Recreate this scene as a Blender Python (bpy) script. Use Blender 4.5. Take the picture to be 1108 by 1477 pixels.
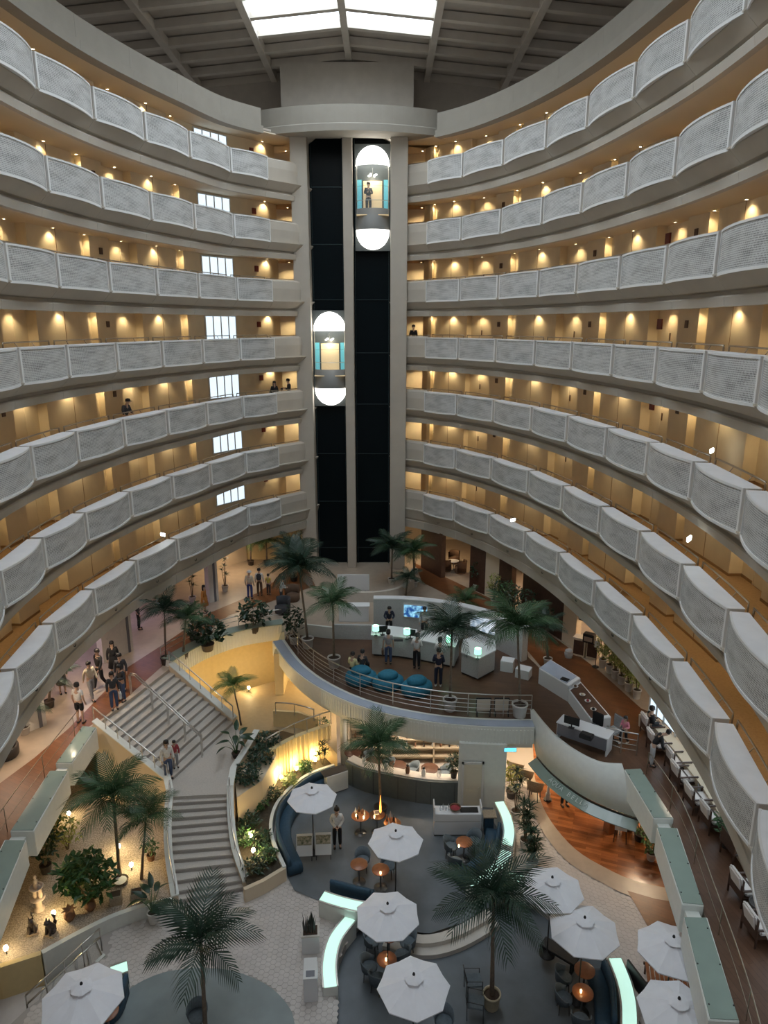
import bpy, bmesh, math, random
import numpy as np
from mathutils import Vector, Matrix
R = math.radians
for o in list(bpy.data.objects):
    bpy.data.objects.remove(o)
S = bpy.context.scene
COL = S.collection
rng = random.Random(7)

# ------------------------------------------------------------------ camera
cam = bpy.data.objects.new('camera', bpy.data.cameras.new('camera'))
COL.objects.link(cam)
cam.location = (0, 0, 18)
cam.rotation_euler = (R(90 - 14.83), 0, 0)
cam.data.sensor_fit = 'HORIZONTAL'
cam.data.sensor_width = 36
cam.data.lens = 36 * 1020 / 1108
cam.data.clip_end = 300
S.camera = cam
# ------------------------------------------------------------------ world and exposure
W = bpy.data.worlds.new('world'); S.world = W
W.use_nodes = True
bg = W.node_tree.nodes['Background']
bg.inputs[0].default_value = (0.95, 0.96, 1.0, 1)
bg.inputs[1].default_value = 0.20
S.view_settings.view_transform = 'Standard'
S.view_settings.look = 'None'
S.view_settings.exposure = 0.36
S.view_settings.gamma = 1
S.view_settings.use_curve_mapping = False
SKYLIGHT = 3.6          # daylight through the roof glazing
SPOT_W = 36             # corridor downlights

def lamp(kind, loc, energy, color, parent=None, size=0.1, angle=110, blend=0.8, rot=(0, 0, 0), sizey=None):
    d = bpy.data.lights.new('lamp', kind)
    d.energy = energy; d.color = color
    if kind == 'SPOT':
        d.spot_size = R(angle); d.spot_blend = blend; d.shadow_soft_size = size
    elif kind == 'AREA':
        d.size = size
        if sizey:
            d.shape = 'RECTANGLE'; d.size_y = sizey
    else:
        d.shadow_soft_size = size
    o = bpy.data.objects.new('lamp_light', d)
    COL.objects.link(o)
    o.location = loc; o.rotation_euler = rot
    if parent: o.parent = parent
    return o
WARM = (1.0, 0.76, 0.42)

# ------------------------------------------------------------------ materials
MATS = {}
def mat(name, col, rough=0.6, metal=0.0, var=0.0, scale=6.0, bump=0.0, bscale=40.0, emit=None, estr=0.0, spec=0.5, trans=0.0, alpha=1.0, coat=0.0, col2=None):
    m = bpy.data.materials.new(name); m.use_nodes = True
    nt = m.node_tree; b = nt.nodes['Principled BSDF']
    b.inputs['Base Color'].default_value = (*col, 1)
    b.inputs['Roughness'].default_value = rough
    b.inputs['Metallic'].default_value = metal
    b.inputs['Specular IOR Level'].default_value = spec
    b.inputs['Transmission Weight'].default_value = trans
    b.inputs['Alpha'].default_value = alpha
    b.inputs['Coat Weight'].default_value = coat
    tc = None
    if var or bump or col2:
        tc = nt.nodes.new('ShaderNodeTexCoord')
    if var or col2:
        n = nt.nodes.new('ShaderNodeTexNoise'); n.inputs['Scale'].default_value = scale
        n.inputs['Detail'].default_value = 4
        nt.links.new(tc.outputs['Object'], n.inputs['Vector'])
        mx = nt.nodes.new('ShaderNodeMix'); mx.data_type = 'RGBA'
        c2 = col2 if col2 else tuple(min(1, c * (1 + var)) for c in col)
        c1 = col if col2 else tuple(c * (1 - var) for c in col)
        mx.inputs['A'].default_value = (*c1, 1); mx.inputs['B'].default_value = (*c2, 1)
        mr = nt.nodes.new('ShaderNodeMapRange'); mr.inputs[1].default_value = 0.3; mr.inputs[2].default_value = 0.7
        nt.links.new(n.outputs['Fac'], mr.inputs[0])
        nt.links.new(mr.outputs[0], mx.inputs['Factor'])
        nt.links.new(mx.outputs['Result'], b.inputs['Base Color'])
    if bump:
        n2 = nt.nodes.new('ShaderNodeTexNoise'); n2.inputs['Scale'].default_value = bscale
        nt.links.new(tc.outputs['Object'], n2.inputs['Vector'])
        bp = nt.nodes.new('ShaderNodeBump'); bp.inputs['Strength'].default_value = bump; bp.inputs['Distance'].default_value = 0.02
        nt.links.new(n2.outputs['Fac'], bp.inputs['Height'])
        nt.links.new(bp.outputs[0], b.inputs['Normal'])
    if emit:
        b.inputs['Emission Color'].default_value = (*emit, 1)
        b.inputs['Emission Strength'].default_value = estr
    MATS[name] = m
    return m

def node_mat(name):
    m = bpy.data.materials.new(name); m.use_nodes = True
    MATS[name] = m
    return m, m.node_tree, m.node_tree.nodes['Principled BSDF']

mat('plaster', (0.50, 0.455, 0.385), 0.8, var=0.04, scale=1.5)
mat('plaster_shaded', (0.31, 0.285, 0.24), 0.8, var=0.04, scale=1.5)  # same plaster as the fascias, shade under the roof put into the colour
mat('roof', (0.52, 0.47, 0.41), 0.9, var=0.06, scale=2)
mat('roof_beam', (0.62, 0.57, 0.50), 0.85, var=0.05, scale=2)
mat('white_paint', (0.70, 0.69, 0.66), 0.55, var=0.03)
mat('panel_frame', (0.80, 0.80, 0.78), 0.5)
mat('planter_lid', (0.87, 0.88, 0.89), 0.5, var=0.03, scale=3)
mat('corridor_wall', (0.80, 0.70, 0.52), 0.8, var=0.04, scale=2)
mat('corridor_door', (0.74, 0.64, 0.47), 0.6)
mat('corridor_ceiling', (0.68, 0.60, 0.47), 0.85)
mat('corridor_carpet', (0.33, 0.205, 0.10), 0.9, var=0.12, scale=12)
mat('skirting', (0.34, 0.21, 0.10), 0.5)
mat('steel', (0.62, 0.60, 0.57), 0.28, metal=1.0)
mat('bronze_rail', (0.42, 0.36, 0.28), 0.3, metal=1.0)
mat('dark_metal', (0.06, 0.06, 0.06), 0.4, metal=0.6)
mat('black', (0.015, 0.015, 0.016), 0.5)
mat('dark_plate', (0.10, 0.05, 0.025), 0.5)
mat('red_box', (0.17, 0.022, 0.015), 0.5)
mat('sky_pane', (0.8, 0.9, 1.0), 0.3, emit=(0.80, 0.90, 1.0), estr=SKYLIGHT)
mat('window_day', (0.8, 0.9, 1.0), 0.3, emit=(0.66, 0.82, 0.95), estr=0.95)
mat('downlight_disc', (1, 0.9, 0.7), 0.4, emit=(1.0, 0.80, 0.50), estr=14)
mat('shaft_glass', (0.002, 0.006, 0.008), 0.3, spec=0.12)
mat('shaft_bar', (0.03, 0.05, 0.055), 0.3, metal=0.5)
mat('dome_glow', (1, 1, 1), 0.4, emit=(1.0, 0.98, 0.93), estr=3.2)
mat('exit_white', (1, 1, 1), 0.4, emit=(0.95, 1.0, 0.92), estr=5)
mat('lamp_glow', (1, 0.9, 0.7), 0.4, emit=(1.0, 0.82, 0.48), estr=16)

def perforated():
    m, nt, b = node_mat('perforated')
    N = nt.nodes.new
    tc = N('ShaderNodeTexCoord')
    v = N('ShaderNodeTexVoronoi'); v.inputs['Scale'].default_value = 20; v.inputs['Randomness'].default_value = 0.12
    nt.links.new(tc.outputs['UV'], v.inputs['Vector'])
    mp = N('ShaderNodeMapping'); mp.inputs['Scale'].default_value = (0.5, 1.5, 1.0)
    nt.links.new(tc.outputs['UV'], mp.inputs['Vector'])
    n = N('ShaderNodeTexNoise'); n.inputs['Scale'].default_value = 2.4; n.inputs['Detail'].default_value = 5; n.inputs['Distortion'].default_value = 0.3
    nt.links.new(mp.outputs[0], n.inputs['Vector'])
    # hole radius grows where the cloud pattern is dense
    rad = N('ShaderNodeMapRange'); rad.inputs[1].default_value = 0.36; rad.inputs[2].default_value = 0.64
    rad.inputs[3].default_value = 0.22; rad.inputs[4].default_value = 0.40
    nt.links.new(n.outputs['Fac'], rad.inputs[0])
    lt = N('ShaderNodeMath'); lt.operation = 'LESS_THAN'
    nt.links.new(v.outputs['Distance'], lt.inputs[0]); nt.links.new(rad.outputs[0], lt.inputs[1])
    mx = N('ShaderNodeMix'); mx.data_type = 'RGBA'
    mx.inputs['A'].default_value = (0.62, 0.62, 0.60, 1); mx.inputs['B'].default_value = (0.17, 0.17, 0.16, 1)
    nt.links.new(lt.outputs[0], mx.inputs['Factor'])
    nt.links.new(mx.outputs['Result'], b.inputs['Base Color'])
    b.inputs['Roughness'].default_value = 0.6
    bp = N('ShaderNodeBump'); bp.inputs['Strength'].default_value = 0.4; bp.inputs['Distance'].default_value = 0.01; bp.invert = True
    nt.links.new(lt.outputs[0], bp.inputs['Height']); nt.links.new(bp.outputs[0], b.inputs['Normal'])
perforated()

# ------------------------------------------------------------------ mesh helpers
class MB:
    """collects geometry for ONE mesh object"""
    def __init__(s): s.v = []; s.f = []; s.uv = {}
    def add(s, vs, fs):
        k = len(s.v); s.v += [tuple(q) for q in vs]; s.f += [tuple(i + k for i in f) for f in fs]; return s
    def box(s, x0, x1, y0, y1, z0, z1):
        return s.add([(x0,y0,z0),(x1,y0,z0),(x1,y1,z0),(x0,y1,z0),(x0,y0,z1),(x1,y0,z1),(x1,y1,z1),(x0,y1,z1)],
                     [(0,3,2,1),(4,5,6,7),(0,1,5,4),(1,2,6,5),(2,3,7,6),(3,0,4,7)])
    def obox(s, c, sx, sy, sz, rz=0, rx=0, ry=0):
        M = Matrix.Translation(c) @ Matrix.Rotation(rz, 4, 'Z') @ Matrix.Rotation(ry, 4, 'Y') @ Matrix.Rotation(rx, 4, 'X')
        k = len(s.v); s.box(-sx/2, sx/2, -sy/2, sy/2, -sz/2, sz/2)
        for i in range(k, k + 8): s.v[i] = tuple(M @ Vector(s.v[i]))
        return s
    def lathe(s, prof, c=(0,0,0), n=16, cap=True, squash=1.0):
        vs = []; fs = []
        for r, z in prof:
            for i in range(n):
                a = 2 * math.pi * i / n
                vs.append((c[0] + r * math.cos(a), c[1] + r * squash * math.sin(a), c[2] + z))
        m = len(prof)
        for j in range(m - 1):
            for i in range(n):
                a = j * n + i; b = j * n + (i + 1) % n
                fs.append((a, b, b + n, a + n))
        if cap:
            fs.append(tuple(reversed(range(n)))); fs.append(tuple(range((m - 1) * n, m * n)))
        return s.add(vs, fs)
    def tube(s, path, r, n=6, cap=True):
        path = [Vector(p) for p in path]; vs = []; fs = []
        rr = r if isinstance(r, (list, tuple)) else [r] * len(path)
        up = Vector((0, 0, 1))
        for i, p in enumerate(path):
            t = (path[min(i + 1, len(path) - 1)] - path[max(i - 1, 0)])
            t = t.normalized() if t.length > 1e-9 else Vector((0, 0, 1))
            a = t.cross(up)
            if a.length < 0.05: a = t.cross(Vector((1, 0, 0)))
            a.normalize(); b = t.cross(a)
            for k in range(n):
                q = 2 * math.pi * k / n
                vs.append(p + (a * math.cos(q) + b * math.sin(q)) * rr[i])
        for i in range(len(path) - 1):
            for k in range(n):
                a = i * n + k; b = i * n + (k + 1) % n
                fs.append((a, b, b + n, a + n))
        if cap:
            fs.append(tuple(reversed(range(n)))); fs.append(tuple(range(len(path) * n - n, len(path) * n)))
        return s.add(vs, fs)
    def prism(s, poly, z0, z1):
        n = len(poly)
        zz0 = z0 if isinstance(z0, (list, tuple)) else [z0] * n
        zz1 = z1 if isinstance(z1, (list, tuple)) else [z1] * n
        vs = [(p[0], p[1], zz0[i]) for i, p in enumerate(poly)] + [(p[0], p[1], zz1[i]) for i, p in enumerate(poly)]
        fs = [tuple(reversed(range(n))), tuple(range(n, 2 * n))] + [(i, (i + 1) % n, (i + 1) % n + n, i + n) for i in range(n)]
        return s.add(vs, fs)
    def sweep(s, path, prof, closed=True, caps=True):
        """path: list of ((x,y),(nx,ny)[,z]); profile (r,z) with r along the normal"""
        m = len(prof); vs = []; fs = []
        for q in path:
            z0 = q[2] if len(q) > 2 else 0
            for r, z in prof: vs.append((q[0][0] + q[1][0] * r, q[0][1] + q[1][1] * r, z + z0))
        e = m if closed else m - 1
        for i in range(len(path) - 1):
            for j in range(e):
                a = i * m + j; b = i * m + (j + 1) % m
                fs.append((a, b, b + m, a + m))
        if closed and caps:
            fs.append(tuple(reversed(range(m)))); fs.append(tuple(range((len(path) - 1) * m, len(path) * m)))
        return s.add(vs, fs)
    def mesh(s, name, material, smooth=False, recalc=True, bevel=0):
        me = bpy.data.meshes.new(name)
        me.from_pydata(s.v, [], s.f)
        if recalc or bevel:
            bm = bmesh.new(); bm.from_mesh(me)
            if bevel:
                bmesh.ops.bevel(bm, geom=[e for e in bm.edges if len(e.link_faces) == 2 and e.calc_face_angle(0) > 0.6], offset=bevel, segments=2, affect='EDGES', clamp_overlap=True)
            if recalc: bmesh.ops.recalc_face_normals(bm, faces=bm.faces)
            bm.to_mesh(me); bm.free()
        if smooth: me.polygons.foreach_set('use_smooth', [True] * len(me.polygons))
        mm = MATS[material] if isinstance(material, str) else material
        if mm: me.materials.append(mm)
        me.update()
        return me
    def build(s, name, material, parent=None, smooth=False, recalc=True, bevel=0):
        return link(name, s.mesh(name, material, smooth, recalc, bevel), parent)

def link(name, me, parent=None, loc=None, rot=None, scale=None):
    o = bpy.data.objects.new(name, me); COL.objects.link(o)
    if parent: o.parent = parent
    if loc is not None: o.location = loc
    if rot is not None: o.rotation_euler = rot
    if scale is not None: o.scale = scale if isinstance(scale, (tuple, list)) else (scale,) * 3
    return o
def tag(o, label=None, cat=None, group=None, kind=None):
    if label: o['label'] = label
    if cat: o['category'] = cat
    if group: o['group'] = group
    if kind: o['kind'] = kind
    return o
def struct(o, label=None, cat=None): return tag(o, label, cat, kind='structure')
def thing(name, label, cat, loc=(0,0,0), rz=0, group=None):
    o = bpy.data.objects.new(name, None); COL.objects.link(o)
    o.empty_display_size = 0.2
    o.location = loc; o.rotation_euler = (0, 0, rz)
    return tag(o, label, cat, group)
KIDS = {}
def copy_tree(o, parent=None):
    c = o.copy(); COL.objects.link(c); c.parent = parent
    for ch in [q for q in o.children]:
        copy_tree(ch, c)
    return c
def catmull(pts, per=8):
    out = []
    P_ = [pts[0]] + list(pts) + [pts[-1]]
    for i in range(1, len(P_) - 2):
        p0, p1, p2, p3 = [np.array(q, float) for q in P_[i - 1:i + 3]]
        for k in range(per):
            t = k / per
            out.append(tuple(0.5 * (2 * p1 + (p2 - p0) * t + (2 * p0 - 5 * p1 + 4 * p2 - p3) * t * t + (-p0 + 3 * p1 - 3 * p2 + p3) * t ** 3)))
    out.append(tuple(map(float, pts[-1])))
    return out
def with_normals(pts, toward=None, flip=False):
    out = []
    for i, p in enumerate(pts):
        a = pts[max(i - 1, 0)]; b = pts[min(i + 1, len(pts) - 1)]
        tx, ty = b[0] - a[0], b[1] - a[1]; l = math.hypot(tx, ty) or 1
        nx, ny = -ty / l, tx / l
        if toward is not None:
            if (toward[0] - p[0]) * nx + (toward[1] - p[1]) * ny < 0: nx, ny = -nx, -ny
        elif flip: nx, ny = -nx, -ny
        out.append(((p[0], p[1]), (nx, ny)))
    return out

# ================================================================== STRUCTURE: balconies round the atrium
FLOOR = lambda i: 25.3 - 3.0 * (i - 1)          # i = 1 (top) .. 7 (lowest gallery)
CEN = (-1.2, 21.0)
JL = [(-4.45, 42.6), (-5.0, 41.35), (-6.3, 39.95), (-7.9, 37.9), (-9.1, 34.75), (-10.15, 31.75), (-11.0, 28.6), (-11.48, 25.15), (-11.56, 21.92), (-11.2, 18.6), (-10.45, 15.3), (-9.4, 12.2), (-8.1, 9.2)]
JR = [(0.75, 42.9), (1.3, 42.0), (2.6, 41.0), (4.35, 39.1), (5.99, 36.3), (7.3, 33.0), (8.15, 29.7), (8.72, 26.1), (9.06, 22.75), (9.08, 19.3), (8.83, 15.9), (8.25, 12.55), (7.35, 9.4), (6.2, 6.5)]
PER = 8
CH = {'left': with_normals(catmull(JL, PER), CEN), 'right': with_normals(catmull(JR, PER), CEN)}
def seg(side, j0, j1): return CH[side][int(round(j0 * PER)):int(round(j1 * PER)) + 1]
def chain_at(side, u):
    """point and inward normal at joint parameter u"""
    k = min(max(u * PER, 0), len(CH[side]) - 1.001); i = int(k); t = k - i
    a, b = CH[side][i], CH[side][i + 1]
    p = [a[0][q] * (1 - t) + b[0][q] * t for q in (0, 1)]
    n = [a[1][q] * (1 - t) + b[1][q] * t for q in (0, 1)]; l = math.hypot(*n)
    return p, (n[0] / l, n[1] / l)
FIRST = 2                                        # joint where the first planter panel starts
ORD = ['top', 'second', 'third', 'fourth', 'fifth', 'sixth', 'lowest']
WALL = -1.8                                      # corridor wall behind the rail line

# planter box meshes, one per joint interval, shared by all seven levels (z = 0 at the rail top)
def planter_meshes(side, j, n):
    (ax, ay), na = chain_at(side, j + 0.035); (bx, by), nb = chain_at(side, j + 0.965)
    nx, ny = na[0] + nb[0], na[1] + nb[1]; l = math.hypot(nx, ny); nx, ny = nx / l, ny / l
    L = math.hypot(bx - ax, by - ay)
    K = 10
    def pt(t, r, z):       # r measured from the chord
        return (ax + (bx - ax) * t + nx * r, ay + (by - ay) * t + ny * r, z)
    D, SAG, ZT, ZB = 0.46, 0.22, -0.07, -1.17
    bow = lambda t: D + SAG * 4 * t * (1 - t)
    body = MB(); vs = []; 
    for k in range(K + 1):
        t = k / K; r = bow(t) - 0.03
        vs += [pt(t, 0.06, ZT - 0.02), pt(t, r, ZT - 0.02), pt(t, r, ZB + 0.02), pt(t, 0.06, ZB + 0.1)]
    body.add(vs, [(4*k + q, 4*k + (q+1) % 4, 4*k + 4 + (q+1) % 4, 4*k + 4 + q) for k in range(K) for q in range(4)] + [(0, 1, 2, 3), (4*K, 4*K+1, 4*K+2, 4*K+3)])
    lid = MB(); vs = []
    for k in range(K + 1):
        t = k / K; r = bow(t) - 0.015
        vs += [pt(t, 0.05, ZT), pt(t, r, ZT), pt(t, r, ZT - 0.03), pt(t, 0.05, ZT - 0.03)]
    lid.add(vs, [(4*k + q, 4*k + (q+1) % 4, 4*k + 4 + (q+1) % 4, 4*k + 4 + q) for k in range(K) for q in range(4)] + [(0, 1, 2, 3), (4*K, 4*K+1, 4*K+2, 4*K+3)])
    # perforated front sheet
    vs = []; fs = []; uv = []
    for k in range(K + 1):
        t = k / K; r = bow(t)
        vs += [pt(t, r, ZB), pt(t, r, ZT)]
    fs = [(2*k, 2*k+2, 2*k+3, 2*k+1) for k in range(K)]
    me = bpy.data.meshes.new('perforated_panel'); me.from_pydata(vs, [], fs)
    lay = me.uv_layers.new(name='UV')
    off = n * 3.37
    for p in me.polygons:
        for li in p.loop_indices:
            vi = me.loops[li].vertex_index
            lay.data[li].uv = (off + (vi // 2) / K * L, (vi % 2) * (ZT - ZB) + (n * 1.7) % 5)
    me.polygons.foreach_set('use_smooth', [True] * len(me.polygons))
    me.materials.append(MATS['perforated'])
    # raised white border
    fr = MB(); w = 0.055
    def strip(z0, z1):
        vs = []
        for k in range(K + 1):
            t = k / K; r = bow(t)
            vs += [pt(t, r - 0.02, z0), pt(t, r + 0.025, z0), pt(t, r + 0.025, z1), pt(t, r - 0.02, z1)]
        fr.add(vs, [(4*k + q, 4*k + (q+1) % 4, 4*k + 4 + (q+1) % 4, 4*k + 4 + q) for k in range(K) for q in range(4)] + [(0, 1, 2, 3), (4*K, 4*K+1, 4*K+2, 4*K+3)])
    strip(ZT - w, ZT + 0.005); strip(ZB - 0.02, ZB + w)
    for t0, t1 in ((-0.004, w / L), (1 - w / L, 1.004)):
        vs = [pt(t, bow(min(max(t, 0), 1)) + dr, z) for t in (t0, t1) for dr in (-0.03, 0.027) for z in (ZB - 0.02, ZT + 0.006)]
        fr.add(vs, [(0,1,3,2),(4,6,7,5),(0,4,5,1),(2,3,7,6),(0,2,6,4),(1,5,7,3)])
    # handrail with its posts
    ra = MB(); zr = 0.07
    pth = [chain_at(side, j + 0.05 + 0.9 * k / 8) for k in range(9)]
    top = [(p[0] + q[0] * -0.03, p[1] + q[1] * -0.03, zr) for p, q in pth]
    a, b = top[0], top[-1]
    ra.tube([(a[0], a[1], -0.30), (a[0], a[1], zr - 0.05)] + top[0:] + [(b[0], b[1], zr - 0.05), (b[0], b[1], -0.30)], 0.026, 6)
    for k in (3, 6):
        ra.tube([(top[k][0], top[k][1], zr), (top[k][0] + pth[k][1][0] * 0.12, top[k][1] + pth[k][1][1] * 0.12, -0.12)], 0.014, 5)
    return (body.mesh('planter_body', 'white_paint'), lid.mesh('planter_lid', 'planter_lid'), me,
            fr.mesh('panel_frame', 'panel_frame'), ra.mesh('handrail', 'bronze_rail', True))
NJ = {'left': len(JL) - 1, 'right': len(JR) - 1}
PLM = {(s, j): planter_meshes(s, j, j + (30 if s == 'left' else 0)) for s in CH for j in range(FIRST, NJ[s])}

PROF = [(0.50, -0.02), (0.50, -0.07), (0.44, -0.13), (0.15, -0.42), (0.02, -0.45), (0.02, -0.55), (0.17, -0.56), (0.20, -0.60), (0.16, -0.84), (-0.06, -0.84), (-0.08, -0.78), (-0.08, -0.02)]
PROF7 = [(0.50, -0.02), (0.50, -0.07), (0.46, -0.13), (0.34, -0.62), (0.27, -0.68), (0.27, -0.74), (0.32, -0.76), (0.28, -1.22), (-0.10, -1.22), (-0.12, -1.1), (-0.08, -0.02)]
FASC = {}
for s in CH:
    for j in range(0, NJ[s]):
        pth = seg(s, j, j + 1)
        # close each fascia casting 6 mm short so that the joints read
        p2 = list(pth)
        (p0, n0) = p2[0]; (p1, n1) = p2[1]
        d = math.hypot(p1[0]-p0[0], p1[1]-p0[1]); f = 0.012 / d
        p2[0] = ((p0[0] + (p1[0]-p0[0]) * f, p0[1] + (p1[1]-p0[1]) * f), n0)
        FASC[s, j, 0] = MB().sweep(p2, PROF).mesh('fascia_segment', 'plaster')
        FASC[s, j, 1] = MB().sweep(p2, PROF7).mesh('fascia_segment', 'plaster')

# corridor wall plan: flat wall, narrow lit niche, door alcove, repeated every two planters
def wall_plan(side, j0, j1):
    """list of (u, offset) along the chain"""
    out = [(j0, WALL)]
    u = 3.36 if side == 'left' else 1.42
    feats = []
    while u < j1 - 0.2:
        if u - 0.0 > j0:
            feats.append((u, u + 0.16, 0.32, 'niche'))
            feats.append((u + 1.05, u + 1.62, 0.42, 'door'))
        u += 2.0
    for a, b, d, k in feats:
        if b > j1: break
        n = max(2, int((a - out[-1][0]) * 6))
        u0 = out[-1][0]
        out += [(u0 + (a - u0) * q / n, WALL) for q in range(1, n + 1)]
        out += [(a + 0.0005, WALL - d), (b, WALL - d), (b + 0.0005, WALL)]
    n = max(2, int((j1 - out[-1][0]) * 6)); u0 = out[-1][0]
    out += [(u0 + (j1 - u0) * q / n, WALL) for q in range(1, n + 1)]
    return out, [f for f in feats if f[1] <= j1]
WP = {s: wall_plan(s, 0, NJ[s]) for s in CH}
def off(side, u, r):
    p, n = chain_at(side, u); return (p[0] + n[0] * r, p[1] + n[1] * r)
WIN = (2.36, 3.00)                               # window bay of the left-hand corridor
wallmesh = {}
for s in CH:
    mb = MB(); pl = WP[s][0]
    def strip(mb, pl, z0, z1):
        vs = []
        for u, r in pl:
            x, y = off(s, u, r); vs += [(x, y, z0), (x, y, z1)]
        mb.add(vs, [(2*k, 2*k+2, 2*k+3, 2*k+1) for k in range(len(pl) - 1)])
    if s == 'right':
        strip(mb, pl, 0, 2.34)
    else:
        strip(mb, [q for q in pl if q[0] <= WIN[0]] + [(WIN[0], WALL)], 0, 2.34)
        strip(mb, [(WIN[1], WALL)] + [q for q in pl if q[0] >= WIN[1]], 0, 2.34)
        strip(mb, [(WIN[0], WALL), (2.55, WALL), (2.8, WALL), (WIN[1], WALL)], 0, 0.75)
        strip(mb, [(WIN[0], WALL), (2.55, WALL), (2.8, WALL), (WIN[1], WALL)], 2.2, 2.34)
    wallmesh[s] = mb.mesh('corridor_wall', 'corridor_wall', recalc=False)
def basem(s):
    mb = MB(); pl = WP[s][0]
    vs = []
    for u, r in pl:
        for rr, z in ((r + 0.02, 0), (r + 0.02, 0.09), (r, 0.09)):
            x, y = off(s, u, rr); vs.append((x, y, z))
    mb.add(vs, [(3*k+q, 3*k+3+q, 3*k+4+q, 3*k+1+q) for k in range(len(pl) - 1) for q in (0, 1)])
    return mb.mesh('skirting', 'skirting')
SKM = {s: basem(s) for s in CH}
# recessed joint line in each flat wall panel: a thin dark reveal strip
doorm = MB().box(-0.45, 0.45, -0.02, 0.02, 0, 2.05).mesh('door_leaf', 'corridor_door', bevel=0.004)
handm = MB().box(-0.035, 0.035, -0.012, 0.012, -0.14, 0.14).mesh('lock_plate', 'dark_plate', bevel=0.004)
dframe = MB().box(-0.52, -0.45, -0.03, 0.03, 0, 2.12).box(0.45, 0.52, -0.03, 0.03, 0, 2.12).box(-0.52, 0.52, -0.03, 0.03, 2.05, 2.12).mesh('door_frame', 'corridor_wall')
plaq = MB().box(-0.11, 0.11, -0.012, 0.012, -0.13, 0.13).mesh('wall_plaque', 'dark_plate', bevel=0.004)
redm = MB().box(-0.16, 0.16, -0.03, 0.03, -0.19, 0.19).box(-0.10, 0.10, -0.036, -0.03, -0.02, 0.10).mesh('hydrant_plate', 'red_box', bevel=0.006)
revm = MB().box(-0.012, 0.012, -0.006, 0.006, 0.09, 2.3).mesh('wall_reveal', 'skirting')
dl_ring = MB().lathe([(0.05, 0.0), (0.085, 0.0), (0.085, 0.02), (0.05, 0.02)], n=12, cap=False).mesh('trim_ring', 'white_paint', True)
dl_disc = MB().lathe([(0.0, 0.0), (0.055, 0.0), (0.05, 0.012)], n=12, cap=False).mesh('lamp_disc', 'downlight_disc')
winf = MB()
def window_mesh():
    fr = MB(); gl = MB()
    a = off('left', WIN[0], WALL); b = off('left', WIN[1], WALL)
    L = math.hypot(b[0]-a[0], b[1]-a[1])
    n4 = 5
    fr.box(0, L, -0.05, 0.05, 0.75, 0.82); fr.box(0, L, -0.05, 0.05, 2.13, 2.2)
    for k in range(n4): fr.box(L*k/(n4-1) - 0.04, L*k/(n4-1) + 0.04, -0.05, 0.05, 0.75, 2.2)
    fr.box(0, L, -0.03, 0.03, 1.45, 1.50)
    ps = [MB().box(L*k/(n4-1), L*(k+1)/(n4-1), 0.03, 0.045, 0.8, 2.15).mesh('window_pane', 'window_day') for k in range(n4-1)]
    ang = math.atan2(b[1]-a[1], b[0]-a[0])
    return fr.mesh('window_frame', 'white_paint'), ps, a, ang
WFM, WPM, WLOC, WANG = window_mesh()

def slab(side, z0, z1, r1):
    pth = CH[side]
    return MB().sweep(pth, [(WALL - 0.5, z0), (r1, z0), (r1, z1), (WALL - 0.5, z1)])
FLM = {s: slab(s, -0.12, 0.0, 0.05).mesh('corridor_floor', 'corridor_carpet') for s in CH}
CLM = {s: slab(s, -0.72, -0.66, -0.06).mesh('corridor_ceiling', 'corridor_ceiling') for s in CH}
ENDM = {}
for s in CH:   # plain parapet between the tower and the first planter
    pth = seg(s, 0.6, FIRST + 0.02)
    ENDM[s] = (MB().sweep(pth, [(0.14, -0.02), (0.30, -0.12), (0.34, -0.5), (0.30, -1.17), (0.05, -1.17), (0.05, -0.02)]).mesh('parapet', 'plaster'),
               MB().tube([(p[0] - n[0]*0.03, p[1] - n[1]*0.03, 0.03) for p, n in seg(s, 0.7, FIRST)], 0.022).mesh('handrail', 'bronze_rail', True))
lampm = MB().lathe([(0.0, -0.01), (0.05, -0.01), (0.06, 0.02)], n=10, cap=False)
ovm = MB().lathe([(0.0, -0.02), (0.06, -0.02), (0.075, 0.0), (0.075, 0.03)], n=12, cap=False).mesh('fascia_speaker', 'dark_metal', True)

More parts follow.
